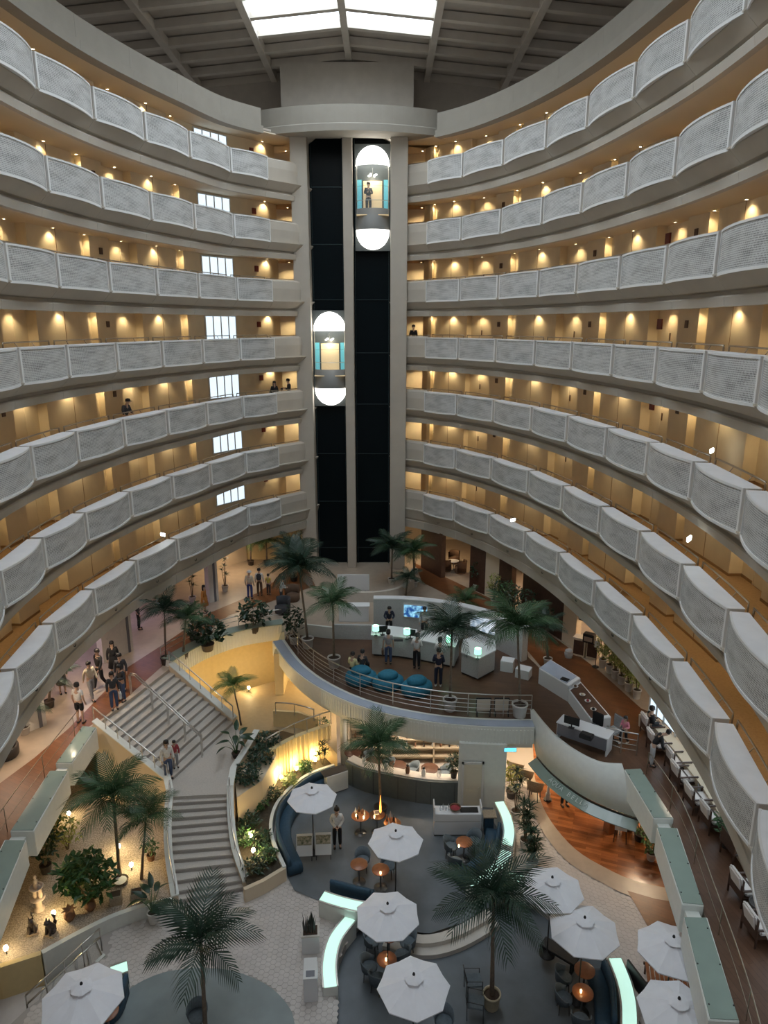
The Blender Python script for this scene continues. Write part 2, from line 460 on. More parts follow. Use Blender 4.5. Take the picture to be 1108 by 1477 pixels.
def facing(side, u):
    p, n = chain_at(side, u); return math.atan2(n[1], n[0]) + math.pi / 2     # local -y points into the atrium
for s in ('left', 'right'):
    other = 'left' if s == 'left' else 'right'
    for i in range(1, 8):
        F = FLOOR(i); RT = F + 1.09
        bal = link('balcony_floor', FLM[s], None, (0, 0, F))
        struct(bal, f'{ORD[i-1]} gallery walkway on the {other} side of the atrium', 'balcony')
        fs = [link('fascia_segment', FASC[s, j, 1 if i == 7 else 0], bal) for j in range(0, NJ[s])]
        link('parapet', ENDM[s][0], bal, (0, 0, 1.09)); link('handrail', ENDM[s][1], bal, (0, 0, 1.09))
        for j in range(FIRST, NJ[s]):
            me = PLM[s, j]
            pb = link('planter_box', me[0], bal, (0, 0, 1.09))
            link('planter_lid', me[1], pb); link('perforated_panel', me[2], pb); link('panel_frame', me[3], pb)
            link('handrail', me[4], bal, (0, 0, 1.09))
            if i == 7:
                (x, y), n = chain_at(s, j + 0.5)
                link('fascia_speaker', ovm, bal, (x + n[0] * 0.36, y + n[1] * 0.36, -0.5), (R(90), 0, math.atan2(n[1], n[0]) + R(90)))
        # room wall
        wl = link(f'wall_{s}', wallmesh[s], None, (0, 0, F))
        struct(wl, f'cream corridor wall behind the {ORD[i-1]} gallery on the {other}', 'wall')
        link('skirting', SKM[s], wl)
        cl = link('ceiling', CLM[s], None, (0, 0, F + 3.0))
        struct(cl, f'corridor soffit above the {ORD[i-1]} gallery on the {other}', 'ceiling')
        if s == 'left':
            w = link(f'window_{i}', WFM, None, (WLOC[0], WLOC[1], F), (0, 0, WANG))
            struct(w, f'corridor window with white mullions on the {ORD[i-1]} gallery', 'window')
            for pm in WPM: link('window_pane', pm, w)
        nlamp = 0
        spots = []
        for a, b, d, k in WP[s][1]:
            if a > NJ[s] - 1.3: break
            if k == 'door':
                um = a + (b - a) * 0.62
                x, y = off(s, um, WALL - d + 0.03)
                dr = link('door_leaf', doorm, wl, (x, y, 0.01), (0, 0, facing(s, um)))
                link('door_frame', dframe, dr)
                link('lock_plate', handm, dr, (-0.33, -0.03, 1.25))
                spots.append((a + (b - a) * 0.5, WALL - d * 0.2, 1.0))
                x, y = off(s, b + 0.17, WALL + 0.015)
                link('wall_plaque', plaq, wl, (x, y, 1.72), (0, 0, facing(s, b + 0.17)))
                if b + 0.55 < NJ[s]:
                    pass
            else:
                spots.append(((a + b) / 2, WALL + 0.02, 0.8))
                um = b + 0.42
                x, y = off(s, um, WALL + 0.006)
                link('wall_reveal', revm, wl, (x, y, 0), (0, 0, facing(s, um)))
                spots.append((um + 0.1, WALL + 0.20, 1.0))
        if s == 'right':
            for um in (6.72,):
                x, y = off(s, um, WALL + 0.06)
                rp = link('hydrant_plate', redm, None, (x, y, F + 1.72), (0, 0, facing(s, um)))
                tag(rp, f'dark red fire hydrant plate on the wall of the {ORD[i-1]} right-hand gallery', 'fire sign', 'red hydrant plates on the right-hand corridor walls')
        else:
            x, y = off(s, 1.7, WALL + 0.05)
            rp = link('hydrant_plate', redm, None, (x, y, F + 1.72), (0, 0, facing(s, 1.7)), 0.8)
            tag(rp, f'small dark red plate beside the window of the {ORD[i-1]} left-hand gallery', 'fire sign', 'red plates beside the corridor windows')
        # lit recess beside the lift tower
        if s == 'left': spots.append((1.35, WALL + 0.15, 1.2))
        for u, r, e in spots:
            x, y = off(s, u, r)
            t = thing('downlight', f'small warm downlight in the soffit of the {ORD[i-1]} gallery on the {other}', 'downlight', (x, y, F + 2.275), 0, f'corridor downlights of the {ORD[i-1]} gallery, {other} side')
            link('trim_ring', dl_ring, t, (0, 0, -0.018)); link('lamp_disc', dl_disc, t, (0, 0, -0.010))
            lamp('SPOT', (0, 0, -0.03), SPOT_W * e, WARM, t, 0.05, 125, 0.7)
# closing wall and lift landings behind the tower
ld_f = MB().box(-9.6, 6.4, 42.9, 45.0, -0.72, 0.0).mesh('floor_landing', 'corridor_carpet')
ld_w = MB().box(-9.6, 6.4, 44.95, 45.15, 0.0, 2.34).mesh('wall_landing', 'corridor_wall')
for i in range(1, 8):
    struct(link('floor_landing', ld_f, None, (0, 0, FLOOR(i))), f'lift landing floor behind the tower, {ORD[i-1]} gallery', 'floor')
    struct(link('wall_landing', ld_w, None, (0, 0, FLOOR(i))), f'cream landing wall behind the tower, {ORD[i-1]} gallery', 'wall')
    for x, w in ((-5.6, 'left'), (2.2, 'right')):
        t = thing('downlight', f'bright downlight on the lift landing {w} of the tower, {ORD[i-1]} gallery', 'downlight', (x, 44.2, FLOOR(i) + 2.275))
        link('trim_ring', dl_ring, t, (0, 0, -0.018)); link('lamp_disc', dl_disc, t, (0, 0, -0.010))
        lamp('SPOT', (0, 0, -0.03), SPOT_W * 2.2, WARM, t, 0.05, 140, 0.7)
struct(MB().box(-9.6, 6.4, 42.9, 45.1, 27.58, 27.68).build('ceiling_landing', 'corridor_ceiling'), 'soffit over the top lift landing', 'ceiling')
# exit lamps on galleries
exm = MB().box(-0.15, 0.15, -0.03, 0.03, -0.07, 0.07).mesh('exit_lamp', 'exit_white', bevel=0.01)
for (p, lab, rz) in (((10.24, 21.84, 14.2), 'lit white exit lamp hanging over the rail of the fifth right-hand gallery', 0.9), ((8.56, 18.98, 12.2), 'lit white exit lamp on the sixth right-hand gallery wall', 0.9), ((-10.09, 30.92, 8.75), 'lit white exit lamp behind the lowest left-hand rail', -0.6), ((6.22, 32.87, 8.9), 'lit white exit lamp behind the lowest right-hand rail', 0.6)):
    o = link('exit_lamp', exm, None, p, (0, 0, rz)); tag(o, lab, 'exit lamp')

# ================================================================== STRUCTURE: lift tower, ring beam, roof
def simple(name, mb, m, label, cat='trim', parent=None, smooth=False, bevel=0):
    o = mb.build(name, m, parent, smooth, bevel=bevel)
    if parent is None: struct(o, label, cat)
    return o
simple('tower_pier', MB().box(-5.02, -4.13, 41.3, 43.2, 3.4, 28.0), 'plaster', 'tall pale pier left of the lift shafts', 'column', bevel=0.03)
simple('tower_pier', MB().box(0.36, 1.28, 41.3, 43.2, 3.4, 28.0), 'plaster', 'tall pale pier right of the lift shafts', 'column', bevel=0.03)
simple('tower_pier', MB().box(-2.24, -1.72, 41.55, 43.0, 3.4, 28.0), 'plaster', 'slender pale pier between the two lift shafts', 'column', bevel=0.02)
for (x0, x1, lab) in ((-4.13, -2.24, 'left'), (-1.72, 0.36, 'right')):
    w = simple('shaft_glazing', MB().box(x0, x1, 42.65, 42.75, 3.4, 28.0), 'shaft_glass', f'dark glazed back of the {lab} lift shaft', 'glass wall')
    for k in range(9):
        MB().box(x0, x1, 42.60, 42.66, 4.4 + 3 * k - 0.02, 4.4 + 3 * k + 0.02).build('shaft_bar', 'shaft_bar', w)
    MB().tube([(x0 + 0.08, 42.5, 3.4), (x0 + 0.08, 42.5, 28)], 0.03).build('guide_rail', 'shaft_bar', w)
    MB().tube([(x1 - 0.08, 42.5, 3.4), (x1 - 0.08, 42.5, 28)], 0.03).build('guide_rail', 'shaft_bar', w)
# chamfered head of the shaft opening
simple('shaft_head', MB().prism([(-4.14, 28.0), (-4.14, 27.55), (-3.75, 27.85), (-0.05, 27.85), (0.37, 27.55), (0.37, 28.0)], 0, 1), 'plaster', 'chamfered head over the lift shafts', 'trim')
h = bpy.data.objects['shaft_head']
for v in h.data.vertices: v.co = (v.co.x, 41.5 + v.co.z * 1.2, v.co.y)
# ring beam under the roof
RB = [(0.20, 27.45), (0.22, 27.78), (0.06, 27.82), (0.06, 28.62), (-0.35, 28.62), (-0.35, 27.70), (-0.30, 27.45)]
for s in CH:
    a = 1.9 if s == 'left' else 2.1
    root = None
    for j in range(1, NJ[s]):
        j0 = max(a, j)
        p2 = list(seg(s, j0, j + 1))
        if len(p2) < 3: continue
        p2[0] = ((p2[0][0][0] * 0.985 + p2[1][0][0] * 0.015, p2[0][0][1] * 0.985 + p2[1][0][1] * 0.015), p2[0][1])
        o = MB().sweep(p2, RB).build('ring_beam' if root is None else 'beam_segment', 'plaster_shaded', root)
        if root is None: root = struct(o, f'pale ring beam under the roof on the {s} side', 'beam')
# bowed drum over the tower
dp = []
for k in range(17):
    t = -1 + k / 8
    dp.append((-1.87 + 4.68 * t, 39.95 + 1.15 * t * t))
dpn = with_normals(dp, (-1.87, 20))
simple('tower_drum', MB().sweep(dpn, [(0, 27.62), (0, 27.95), (-0.05, 28.0), (-0.05, 28.85), (-1.5, 28.85), (-1.5, 27.62)]), 'plaster_shaded', 'bowed pale drum over the lift tower', 'beam')
# roof
RX, RZ, SL = -1.95, 32.2, 0.095
zr = lambda x: RZ - abs(x - RX) * SL
YB = [46.4 - 2.15 * k for k in range(26)]
XB = [-20.0, -15.3, -10.85, -6.4, RX, 2.5, 6.95, 11.4, 16.0]
rf = MB()
for a in range(8):
    for k in range(25):
        if 3 <= k <= 17 and a in (3, 4): continue
        x0, x1, y1, y0 = XB[a], XB[a+1], YB[k], YB[k+1]
        rf.add([(x0, y0, zr(x0)+.4), (x1, y0, zr(x1)+.4), (x1, y1, zr(x1)+.4), (x0, y1, zr(x0)+.4)], [(0, 1, 2, 3)])
roof = struct(rf.build('ceiling', 'roof', recalc=False), 'dark grey pitched atrium roof deck', 'ceiling')
for k, y in enumerate(YB):
    for sgn, xe in ((-1, XB[0]), (1, XB[-1])):
        a, b = RX, xe
        MB().add([(a, y-.17, zr(a)+.35), (b, y-.17, zr(b)+.35), (b, y+.17, zr(b)+.35), (a, y+.17, zr(a)+.35), (a, y-.17, zr(a)-.02), (b, y-.17, zr(b)-.02), (b, y+.17, zr(b)-.02), (a, y+.17, zr(a)-.02)],
                 [(0,3,2,1),(4,5,6,7),(0,1,5,4),(1,2,6,5),(2,3,7,6),(3,0,4,7)]).build('roof_rafter', 'roof_beam', roof)
for x in XB:
    MB().box(x - .17, x + .17, YB[-1], YB[0], zr(x) - .1, zr(x) + .36).build('roof_purlin', 'roof_beam', roof)
for k in range(3, 18):
    for a in (3, 4):
        x0, x1 = XB[a], XB[a+1]; y1, y0 = YB[k] - .17, YB[k+1] + .17
        x0 += .17; x1 -= .17
        MB().add([(x0, y0, zr(x0)+.34), (x1, y0, zr(x1)+.34), (x1, y1, zr(x1)+.34), (x0, y1, zr(x0)+.34), (x0, y0, zr(x0)+.36), (x1, y0, zr(x1)+.36), (x1, y1, zr(x1)+.36), (x0, y1, zr(x0)+.36)],
                 [(0,3,2,1),(4,5,6,7),(0,1,5,4),(1,2,6,5),(2,3,7,6),(3,0,4,7)]).build('skylight_pane', 'sky_pane', roof)
# lift machine room and the wall under the gable
simple('machine_room', MB().box(-5.75, 1.65, 44.0, 45.4, 28.4, 32.0), 'roof_beam', 'plain machine room block above the lift tower', 'wall')
simple('wall_end', MB().box(-20, 16, 46.3, 46.6, 26.5, 33.0), 'roof', 'dark end wall under the roof gable', 'wall')
simple('wall_upper', MB().box(-20.2, -20, 0, 45.6, 26.5, 31.2), 'roof', 'dark left wall under the roof', 'wall')
simple('wall_upper', MB().box(16, 16.2, 0, 45.6, 26.5, 31.2), 'roof', 'dark right wall under the roof', 'wall')
for s in CH:
    simple('gallery_roof', MB().sweep(CH[s], [(-0.3, 27.75), (-6.5, 27.75), (-6.5, 27.85), (-0.3, 27.85)]), 'roof', f'flat roof deck over the top {s} gallery', 'roof deck')
vb = MB().box(-0.55, 0.55, -0.3, 0.3, 0, 0.75); vent = vb.build('ventilation_unit', 'roof_beam', None, bevel=0.03)
vent.location = (5.6, 39.6, 28.2); tag(vent, 'boxy grey ventilation unit behind the right ring beam', 'air unit')
for dx in (-0.26, 0.14): MB().box(dx - .1, dx + .1, -.32, -.29, .28, .5).build('air_outlet', 'black', vent)

# ------------------------------------------------------------------ lift cars
mat('car_glass', (0.55, 0.62, 0.62), 0.05, trans=0.0, alpha=0.18, spec=0.6)
mat('car_skirt', (0.22, 0.22, 0.21), 0.5)
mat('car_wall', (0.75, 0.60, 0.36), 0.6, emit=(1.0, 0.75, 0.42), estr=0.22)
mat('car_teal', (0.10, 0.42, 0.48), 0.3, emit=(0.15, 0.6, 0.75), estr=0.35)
mat('car_back', (0.06, 0.07, 0.07), 0.5)
def lift(x, zc, label):
    t = thing('lift_car', label, 'lift', (x, 41.75, zc))
    W_ = 0.93; n = 20
    def half(prof, name, m, a0=math.pi, a1=2*math.pi, smooth=True):
        mb = MB(); vs = []
        for r, z in prof:
            for i in range(n + 1):
                a = a0 + (a1 - a0) * i / n; vs.append((r * math.cos(a), r * 0.75 * math.sin(a) + 0.3, z))
        mb.add(vs, [(j*(n+1)+i, j*(n+1)+i+1, (j+1)*(n+1)+i+1, (j+1)*(n+1)+i) for j in range(len(prof)-1) for i in range(n)])
        return mb.build(name, m, t, smooth, recalc=False)
    dome = [(W_ * math.cos(q), 1.62 + 1.0 * math.sin(q)) for q in [R(a) for a in (0, 15, 30, 45, 60, 75, 88)]]
    half([(W_, 1.56)] + dome, 'upper_dome', 'dome_glow')
    bowl = [(W_ * math.cos(q), -1.72 - 0.98 * math.sin(q)) for q in [R(a) for a in (0, 15, 30, 45, 60, 75, 88)]]
    half([(W_, -1.68)] + bowl, 'lower_dome', 'dome_glow')
    half([(0.90, -0.60), (0.90, 0.55)], 'curved_glass', 'car_glass')
    half([(0.92, -1.70), (0.92, -0.60), (0.90, -0.60)], 'lower_skirt', 'car_skirt')
    half([(0.90, 0.5), (0.92, 0.5), (0.92, 1.6)], 'upper_band', 'car_glass')
    MB().box(-0.98, 0.98, 0.32, 0.36, -2.75, 2.70).build('back_plate', 'car_back', t)
    MB().box(-0.88, 0.88, -0.35, 0.3, -0.97, -0.93).build('floor_plate', 'car_wall', t)
    MB().box(-0.52, 0.52, 0.26, 0.31, -0.93, 0.85).build('rear_door', 'car_wall', t)
    for sx in (-1, 1): MB().box(sx*0.74 - .13, sx*0.74 + .13, 0.24, 0.31, -0.93, 0.9).build('teal_light_panel', 'car_teal', t)
    for sx in (-1, 1): MB().tube([(sx*0.86, 0.05, -0.95), (sx*0.86, 0.05, 1.6)], 0.02).build('mullion', 'steel', t)
    MB().tube([(0.9*math.cos(a), 0.675*math.sin(a)+.3, -0.2) for a in [math.pi*(1+k/10) for k in range(11)]], 0.015).build('inner_handrail', 'steel', t)
    ch = MB().tube([(0, 0, 1.45), (0, 0, 1.15)], 0.015).build('chandelier', 'steel', t)
    for k in range(6):
        a = k * math.pi / 3
        MB().lathe([(0.0, -0.05), (0.04, -0.035), (0.055, 0), (0.04, 0.035), (0.0, 0.05)], (0.2*math.cos(a), 0.16*math.sin(a), 1.12 - 0.06*(k % 2)), 8, False).build('lamp_globe', 'exit_white', ch, True)
    lamp('POINT', (0, -0.1, 0.9), 25, (1.0, 0.85, 0.62), t, 0.1)
    return t
lift(-3.13, 16.1, 'lit glass lift car with white domes, lower in the left shaft')
lift(-0.62, 24.75, 'lit glass lift car with white domes, higher in the right shaft')

# ================================================================== STRUCTURE: lobby level (z = 3.4) and ground level (z = 0)
from mathutils.geometry import tessellate_polygon
LZ = 3.4
mat('stone_beige', (0.44, 0.36, 0.28), 0.35, var=0.07, scale=3)
mat('stone_pale', (0.66, 0.61, 0.54), 0.4, var=0.05, scale=3)
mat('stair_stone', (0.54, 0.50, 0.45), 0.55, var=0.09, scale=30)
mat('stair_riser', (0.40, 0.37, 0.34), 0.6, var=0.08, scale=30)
mat('hex_tile', (0.60, 0.55, 0.51), 0.5, var=0.07, scale=2.5)
mat('hex_grout', (0.42, 0.38, 0.35), 0.8)
mat('ledge_white', (0.78, 0.80, 0.75), 0.5, var=0.03)
mat('glass_green', (0.30, 0.38, 0.33), 0.12, spec=0.6, var=0.05, scale=1.5)
mat('glass_blue', (0.46, 0.52, 0.62), 0.12, spec=0.6, var=0.05, scale=1.5)
mat('glow_glass', (0.6, 0.9, 0.8), 0.25, emit=(0.60, 0.95, 0.80), estr=0.62)
mat('concrete_blue', (0.145, 0.165, 0.182), 0.42, var=0.16, scale=1.4)
mat('concrete_teal', (0.25, 0.29, 0.29), 0.42, var=0.12, scale=1.2)
mat('yellow_wall', (0.80, 0.64, 0.34), 0.8, var=0.03)
mat('dark_wood', (0.085, 0.04, 0.026), 0.4, var=0.2, scale=5)
mat('interior_cream', (0.72, 0.60, 0.44), 0.7)
mat('mosaic', (0.52, 0.53, 0.52), 0.5, var=0.12, scale=26)

def plank_mat(name, c1, c2, rough, ang, width=0.14, length=1.4):
    m, nt, b = node_mat(name); N = nt.nodes.new
    tc = N('ShaderNodeTexCoord'); mp = N('ShaderNodeMapping')
    mp.inputs['Rotation'].default_value = (0, 0, ang)
    nt.links.new(tc.outputs['Object'], mp.inputs['Vector'])
    br = N('ShaderNodeTexBrick'); br.inputs['Scale'].default_value = 1
    br.inputs['Brick Width'].default_value = length; br.inputs['Row Height'].default_value = width
    br.inputs['Mortar Size'].default_value = 0.003; br.inputs['Mortar'].default_value = tuple(c * .35 for c in c1) + (1,)
    br.inputs['Color1'].default_value = (*c1, 1); br.inputs['Color2'].default_value = (*c2, 1)
    nt.links.new(mp.outputs[0], br.inputs['Vector'])
    n = N('ShaderNodeTexNoise'); n.inputs['Scale'].default_value = 2.2; n.inputs['Detail'].default_value = 5
    nt.links.new(mp.outputs[0], n.inputs['Vector'])
    mx = N('ShaderNodeMix'); mx.data_type = 'RGBA'; mx.blend_type = 'MULTIPLY'; mx.inputs['Factor'].default_value = 0.5
    nt.links.new(br.outputs['Color'], mx.inputs['A']); nt.links.new(n.outputs['Fac'], mx.inputs['B'])
    nt.links.new(mx.outputs['Result'], b.inputs['Base Color'])
    b.inputs['Roughness'].default_value = rough
plank_mat('wood_path', (0.27, 0.10, 0.035), (0.22, 0.08, 0.028), 0.38, 0.5)
plank_mat('wood_platform', (0.17, 0.09, 0.052), (0.145, 0.075, 0.042), 0.35, 0.2)
plank_mat('wood_lounge', (0.19, 0.098, 0.06), (0.16, 0.08, 0.047), 0.35, 1.35)
plank_mat('wood_red', (0.55, 0.20, 0.07), (0.26, 0.085, 0.03), 0.22, 0.35, 0.13, 1.1)

def ribbed(name, col):
    m, nt, b = node_mat(name); b.inputs['Base Color'].default_value = (*col, 1); b.inputs['Roughness'].default_value = 0.6

def flat(name, polys, z, m, label, thick=0.0, parent=None, cat='floor', kind='structure'):
    tris = tessellate_polygon([[Vector((p[0], p[1], 0)) for p in poly] for poly in polys])
    allp = [p for poly in polys for p in poly]
    mb = MB(); mb.add([(p[0], p[1], z) for p in allp], [tuple(t) for t in tris])
    if thick:
        k = 0
        for poly in polys:
            n = len(poly)
            mb.add([(p[0], p[1], z) for p in poly] + [(p[0], p[1], z - thick) for p in poly], [(i, (i+1) % n, (i+1) % n + n, i + n) for i in range(n)])
    me = mb.mesh(name, m, recalc=False)
    bm = bmesh.new(); bm.from_mesh(me)
    bmesh.ops.remove_doubles(bm, verts=bm.verts, dist=0.0005); bmesh.ops.recalc_face_normals(bm, faces=bm.faces)
    up = sum(f.normal.z * f.calc_area() for f in bm.faces)
    if up < 0: bmesh.ops.reverse_faces(bm, faces=bm.faces)
    bm.to_mesh(me); bm.free()
    o = link(name, me, parent)
    if parent is None: tag(o, label, cat, kind=kind)
    return o
def wall_run(pts, th, zb, top=0.0, side=1):
    """vertical wall whose top follows 3-D points; th to one side"""
    pn = with_normals([(p[0], p[1]) for p in pts])
    vs = []
    for (xy, n), p in zip(pn, pts):
        q = (xy[0] + n[0] * th * side, xy[1] + n[1] * th * side)
        b_ = zb if not callable(zb) else zb(p[2])
        vs += [(xy[0], xy[1], b_), (xy[0], xy[1], p[2] + top), (q[0], q[1], p[2] + top), (q[0], q[1], b_)]
    k = len(pts)
    return MB().add(vs, [(4*i+q, 4*i+(q+1) % 4, 4*i+4+(q+1) % 4, 4*i+4+q) for i in range(k-1) for q in range(4)] + [(0, 1, 2, 3), (4*k-4, 4*k-3, 4*k-2, 4*k-1)])
def curve3(pts, per=6): return catmull(pts, per)

# opening edge of the lobby floor
BOW = curve3([(5.62, 24.31), (5.82, 23.38), (6.11, 22.42), (6.61, 21.49), (7.26, 20.85), (8.0, 20.72)], 5)
PLAT = curve3([(-4.75, 31.2), (-3.6, 28.75), (-2.2, 26.9), (-0.4, 25.45), (1.78, 24.55), (3.9, 24.2), (5.65, 24.15)], 6)
ARCH = curve3([(-9.38, 28.35), (-8.3, 30.3), (-6.85, 31.65), (-4.95, 32.4)], 6)
OPEN = [(-8.9, 8), (-10.2, 12), (-10.9, 16), (-11.15, 20.6), (-11.2, 23.4), (-10.84, 23.77)] + ARCH + PLAT + BOW[1:] + [(8.62, 20.74), (8.72, 18), (8.2, 14.8), (7.6, 11.5), (6.7, 8.0)]
OUT = [(-22, 2), (16, 2), (16, 48), (-22, 48)]
flat('floor', [OUT, OPEN], LZ, 'stone_beige', 'polished beige stone floor of the lobby level', 0.3)
# brown timber walkways
flat('floor_walkway', [[(-12.65, 20.22), (-12.19, 21.65), (-11.79, 23.54), (-11.29, 28.42), (-10.44, 30.66), (-9.21, 34.39), (-7.11, 37.36), (-5.17, 42.79), (-3.97, 38.45), (-6.36, 35.82), (-8.06, 34.12), (-9.48, 29.93), (-10.34, 26.11), (-10.77, 24.26), (-11.2, 23.4), (-11.15, 20.6), (-10.9, 16), (-10.2, 12), (-13, 12)]], LZ + .006, 'wood_path', 'reddish brown timber walkway along the left of the lobby')
flat('floor_walkway', [[(1.93, 42.52), (3.94, 39.49), (6.04, 36.22), (8.42, 30.96), (9.4, 28.03), (10.12, 24.92), (10.24, 23.77), (8.48, 21.98), (8.07, 23.77), (7.19, 26.98), (6.66, 29.93), (5.4, 34.12), (4.06, 36.22), (2.24, 39.02)]], LZ + .006, 'wood_path', 'reddish brown timber walkway along the right of the lobby')
LOUNGE = [(10.12, 24.92), (10.8, 24.2), (10.9, 21), (10.7, 17), (10.0, 13), (8.6, 8), (6.7, 8), (7.6, 11.5), (8.2, 14.8), (8.72, 18), (8.62, 20.74), (8.0, 20.72), (8.48, 21.98), (10.24, 23.77)]
flat('floor_lounge', [LOUNGE], LZ + .008, 'wood_lounge', 'dark brown timber floor of the window lounge')
flat('floor_platform', [PLAT + BOW[1:-1] + [(8.0, 20.72), (8.48, 21.98), (8.07, 23.77), (7.19, 26.98), (6.55, 29.36), (6.67, 30.29), (4.83, 31.04), (-0.48, 32.64), (-4.19, 31.82), (-4.7, 32.0)]], LZ + .010, 'wood_platform', 'dark brown timber floor of the reception platform')

# ledges with green glass tops along the sides
def ledge(c, label, z1=3.6, z0=2.72, glass='glass_green', parent=None):
    """c: four top corners, outer pair last"""
    o = MB().prism(c, z0, z1).build('ledge_box', 'ledge_white', parent, bevel=0.015)
    if parent is None: struct(o, label, 'ledge')
    cx = sum(p[0] for p in c) / 4; cy = sum(p[1] for p in c) / 4
    ins = [(cx + (p[0] - cx) * 0.92, cy + (p[1] - cy) * 0.975) for p in c]
    g = MB().prism(ins, z1 + .002, z1 + .02).build('glass_top', glass, o)
    for t in (0.12, 0.5, 0.88):
        for e in ((0, 3), (1, 2)):
            a, b = ins[e[0]], ins[e[1]]
            x, y = a[0] + (b[0]-a[0])*t, a[1] + (b[1]-a[1])*t
            x += (cx - x) * 0.1
            MB().lathe([(0.02, 0), (0.02, .012), (0.0, .014)], (x, y, z1 + .02), 8, False).build('glass_bolt', 'dark_metal', g)
    return o
LL = [[(-11.2, 23.35), (-10.63, 23.25), (-10.6, 21.03), (-11.16, 21.03)], [(-11.17, 20.63), (-10.55, 20.63), (-10.3, 17.7), (-11.0, 17.7)], [(-10.98, 17.35), (-10.36, 17.35), (-9.6, 13.6), (-10.35, 13.5)]]
for c, w in zip(LL, ('beside the stair head', 'in the middle of the left walkway', 'at the left picture edge')): ledge(c, f'white ledge with green glass top {w}')
LR = [[(8.62, 20.74), (8.05, 20.7), (8.13, 18.25), (8.74, 18.25)], [(8.69, 17.85), (8.09, 17.88), (7.66, 14.99), (8.2, 14.93)], [(8.13, 14.58), (7.55, 14.6), (6.95, 11.85), (7.6, 11.82)]]
for c, w in zip(LR, ('nearest the curved white bow', 'in the middle of the window lounge edge', 'lowest in the picture')): ledge(c, f'white ledge with green glass top on the right, {w}')
for c in ([(-11.1, 21.1), (-10.75, 21.1), (-10.75, 20.55), (-11.1, 20.55)], [(-10.98, 17.8), (-10.55, 17.8), (-10.55, 17.25), (-10.98, 17.25)], [(8.6, 18.3), (8.25, 18.3), (8.25, 17.8), (8.6, 17.8)], [(8.1, 15.05), (7.75, 15.05), (7.7, 14.5), (8.05, 14.5)]):
    simple('ledge_link', MB().prism(c, 2.72, 3.42), 'ledge_white', 'recessed pale link between two glass topped ledges', 'ledge')
# slab edge under the side ledges
simple('slab_edge', wall_run([(-8.7, 8, 3.1), (-10.0, 12.5, 3.1), (-10.75, 16, 3.1), (-11.0, 20.6, 3.1), (-11.05, 23.5, 3.1)], 0.5, 2.6), 'ledge_white', 'pale slab edge under the left ledges', 'beam')
simple('slab_edge', wall_run([(8.5, 20.7, 3.1), (8.6, 18, 3.1), (8.05, 14.8, 3.1), (7.45, 11.5, 3.1), (6.6, 8.0, 3.1)], 0.45, 2.6), 'ledge_white', 'pale slab edge under the right ledges', 'beam')

def rib_fascia(pts, z0, z1, out, n, label, m='ledge_white'):
    """curved fascia with vertical ribs; pts plan curve, out +1/-1 side"""
    pn = with_normals(pts, flip=out < 0)
    o = struct(MB().sweep([(p, n_) for p, n_ in pn], [(0, z0), (0.06, z0), (0.06, z1), (0, z1)]).build('ribbed_fascia', m), label, 'fascia')
    L = [0]
    for a, b in zip(pts, pts[1:]): L.append(L[-1] + math.hypot(b[0]-a[0], b[1]-a[1]))
    k = int(L[-1] / 0.11); mb = MB()
    for i in range(k):
        s_ = (i + .5) * L[-1] / k
        j = max(q for q in range(len(L)) if L[q] <= s_); j = min(j, len(pts) - 2)
        t = (s_ - L[j]) / (L[j+1] - L[j])
        x = pts[j][0] + (pts[j+1][0]-pts[j][0]) * t; y = pts[j][1] + (pts[j+1][1]-pts[j][1]) * t
        nx, ny = pn[j][1]
        mb.obox((x + nx * .07, y + ny * .07, (z0 + z1) / 2), 0.055, 0.05, z1 - z0 - .02, math.atan2(ny, nx) + R(90))
    r = mb.build('ribs', m, o); r['kind'] = 'stuff'
    return o
# platform ledge: glass topped segments in front of the railing and the ribbed fascia below
def plat_ledge(u0, u1, label, rib=True):
    k0, k1 = int(u0 * 6), int(u1 * 6)
    pn = with_normals(PLAT)[k0:k1 + 1]
    pn = [(p, (-n[0], -n[1])) if n[1] > 0 or n[0] > 0.3 else (p, n) for p, n in pn]
    o = struct(MB().sweep(pn, [(0.02, 2.72), (0.62, 2.72), (0.62, 3.42), (0.02, 3.42)]).build('ledge_box', 'ledge_white'), label, 'ledge')
    MB().sweep([pn[0]] + pn[1:], [(0.16, 3.422), (0.58, 3.422), (0.58, 3.445), (0.16, 3.445)]).build('glass_top', 'glass_blue', o)
    if rib:
        pts = [(p[0] + n[0] * .62, p[1] + n[1] * .62) for p, n in pn]
        mb = MB()
        for (a, na), (b, nb) in zip(zip(pts, [q[1] for q in pn]), list(zip(pts, [q[1] for q in pn]))[1:]):
            L = math.hypot(b[0]-a[0], b[1]-a[1]); k = max(1, int(L / .11))
            for i in range(k):
                t = (i + .5) / k
                mb.obox((a[0] + (b[0]-a[0])*t, a[1] + (b[1]-a[1])*t, 3.02), .055, .05, .58, math.atan2(na[1], na[0]) + R(90))
        r = mb.build('ribs', 'ledge_white', o); r['kind'] = 'stuff'
    return o
plat_ledge(0.15, 2.0, 'blue glass topped ledge left of the reception platform', False)
plat_ledge(2.15, 5.0, 'long blue glass topped ledge in front of the reception platform')
plat_ledge(5.15, 6.0, 'short blue glass topped ledge beside the curved white bow')
pn = [(p, (-n[0], -n[1])) if n[1] > 0 or n[0] > 0.3 else (p, n) for p, n in with_normals(PLAT)]
simple('slab_edge', MB().sweep(pn, [(-0.25, 2.45), (0.45, 2.45), (0.45, 3.3), (-0.25, 3.3)]), 'ledge_white', 'pale slab edge under the reception platform', 'beam')
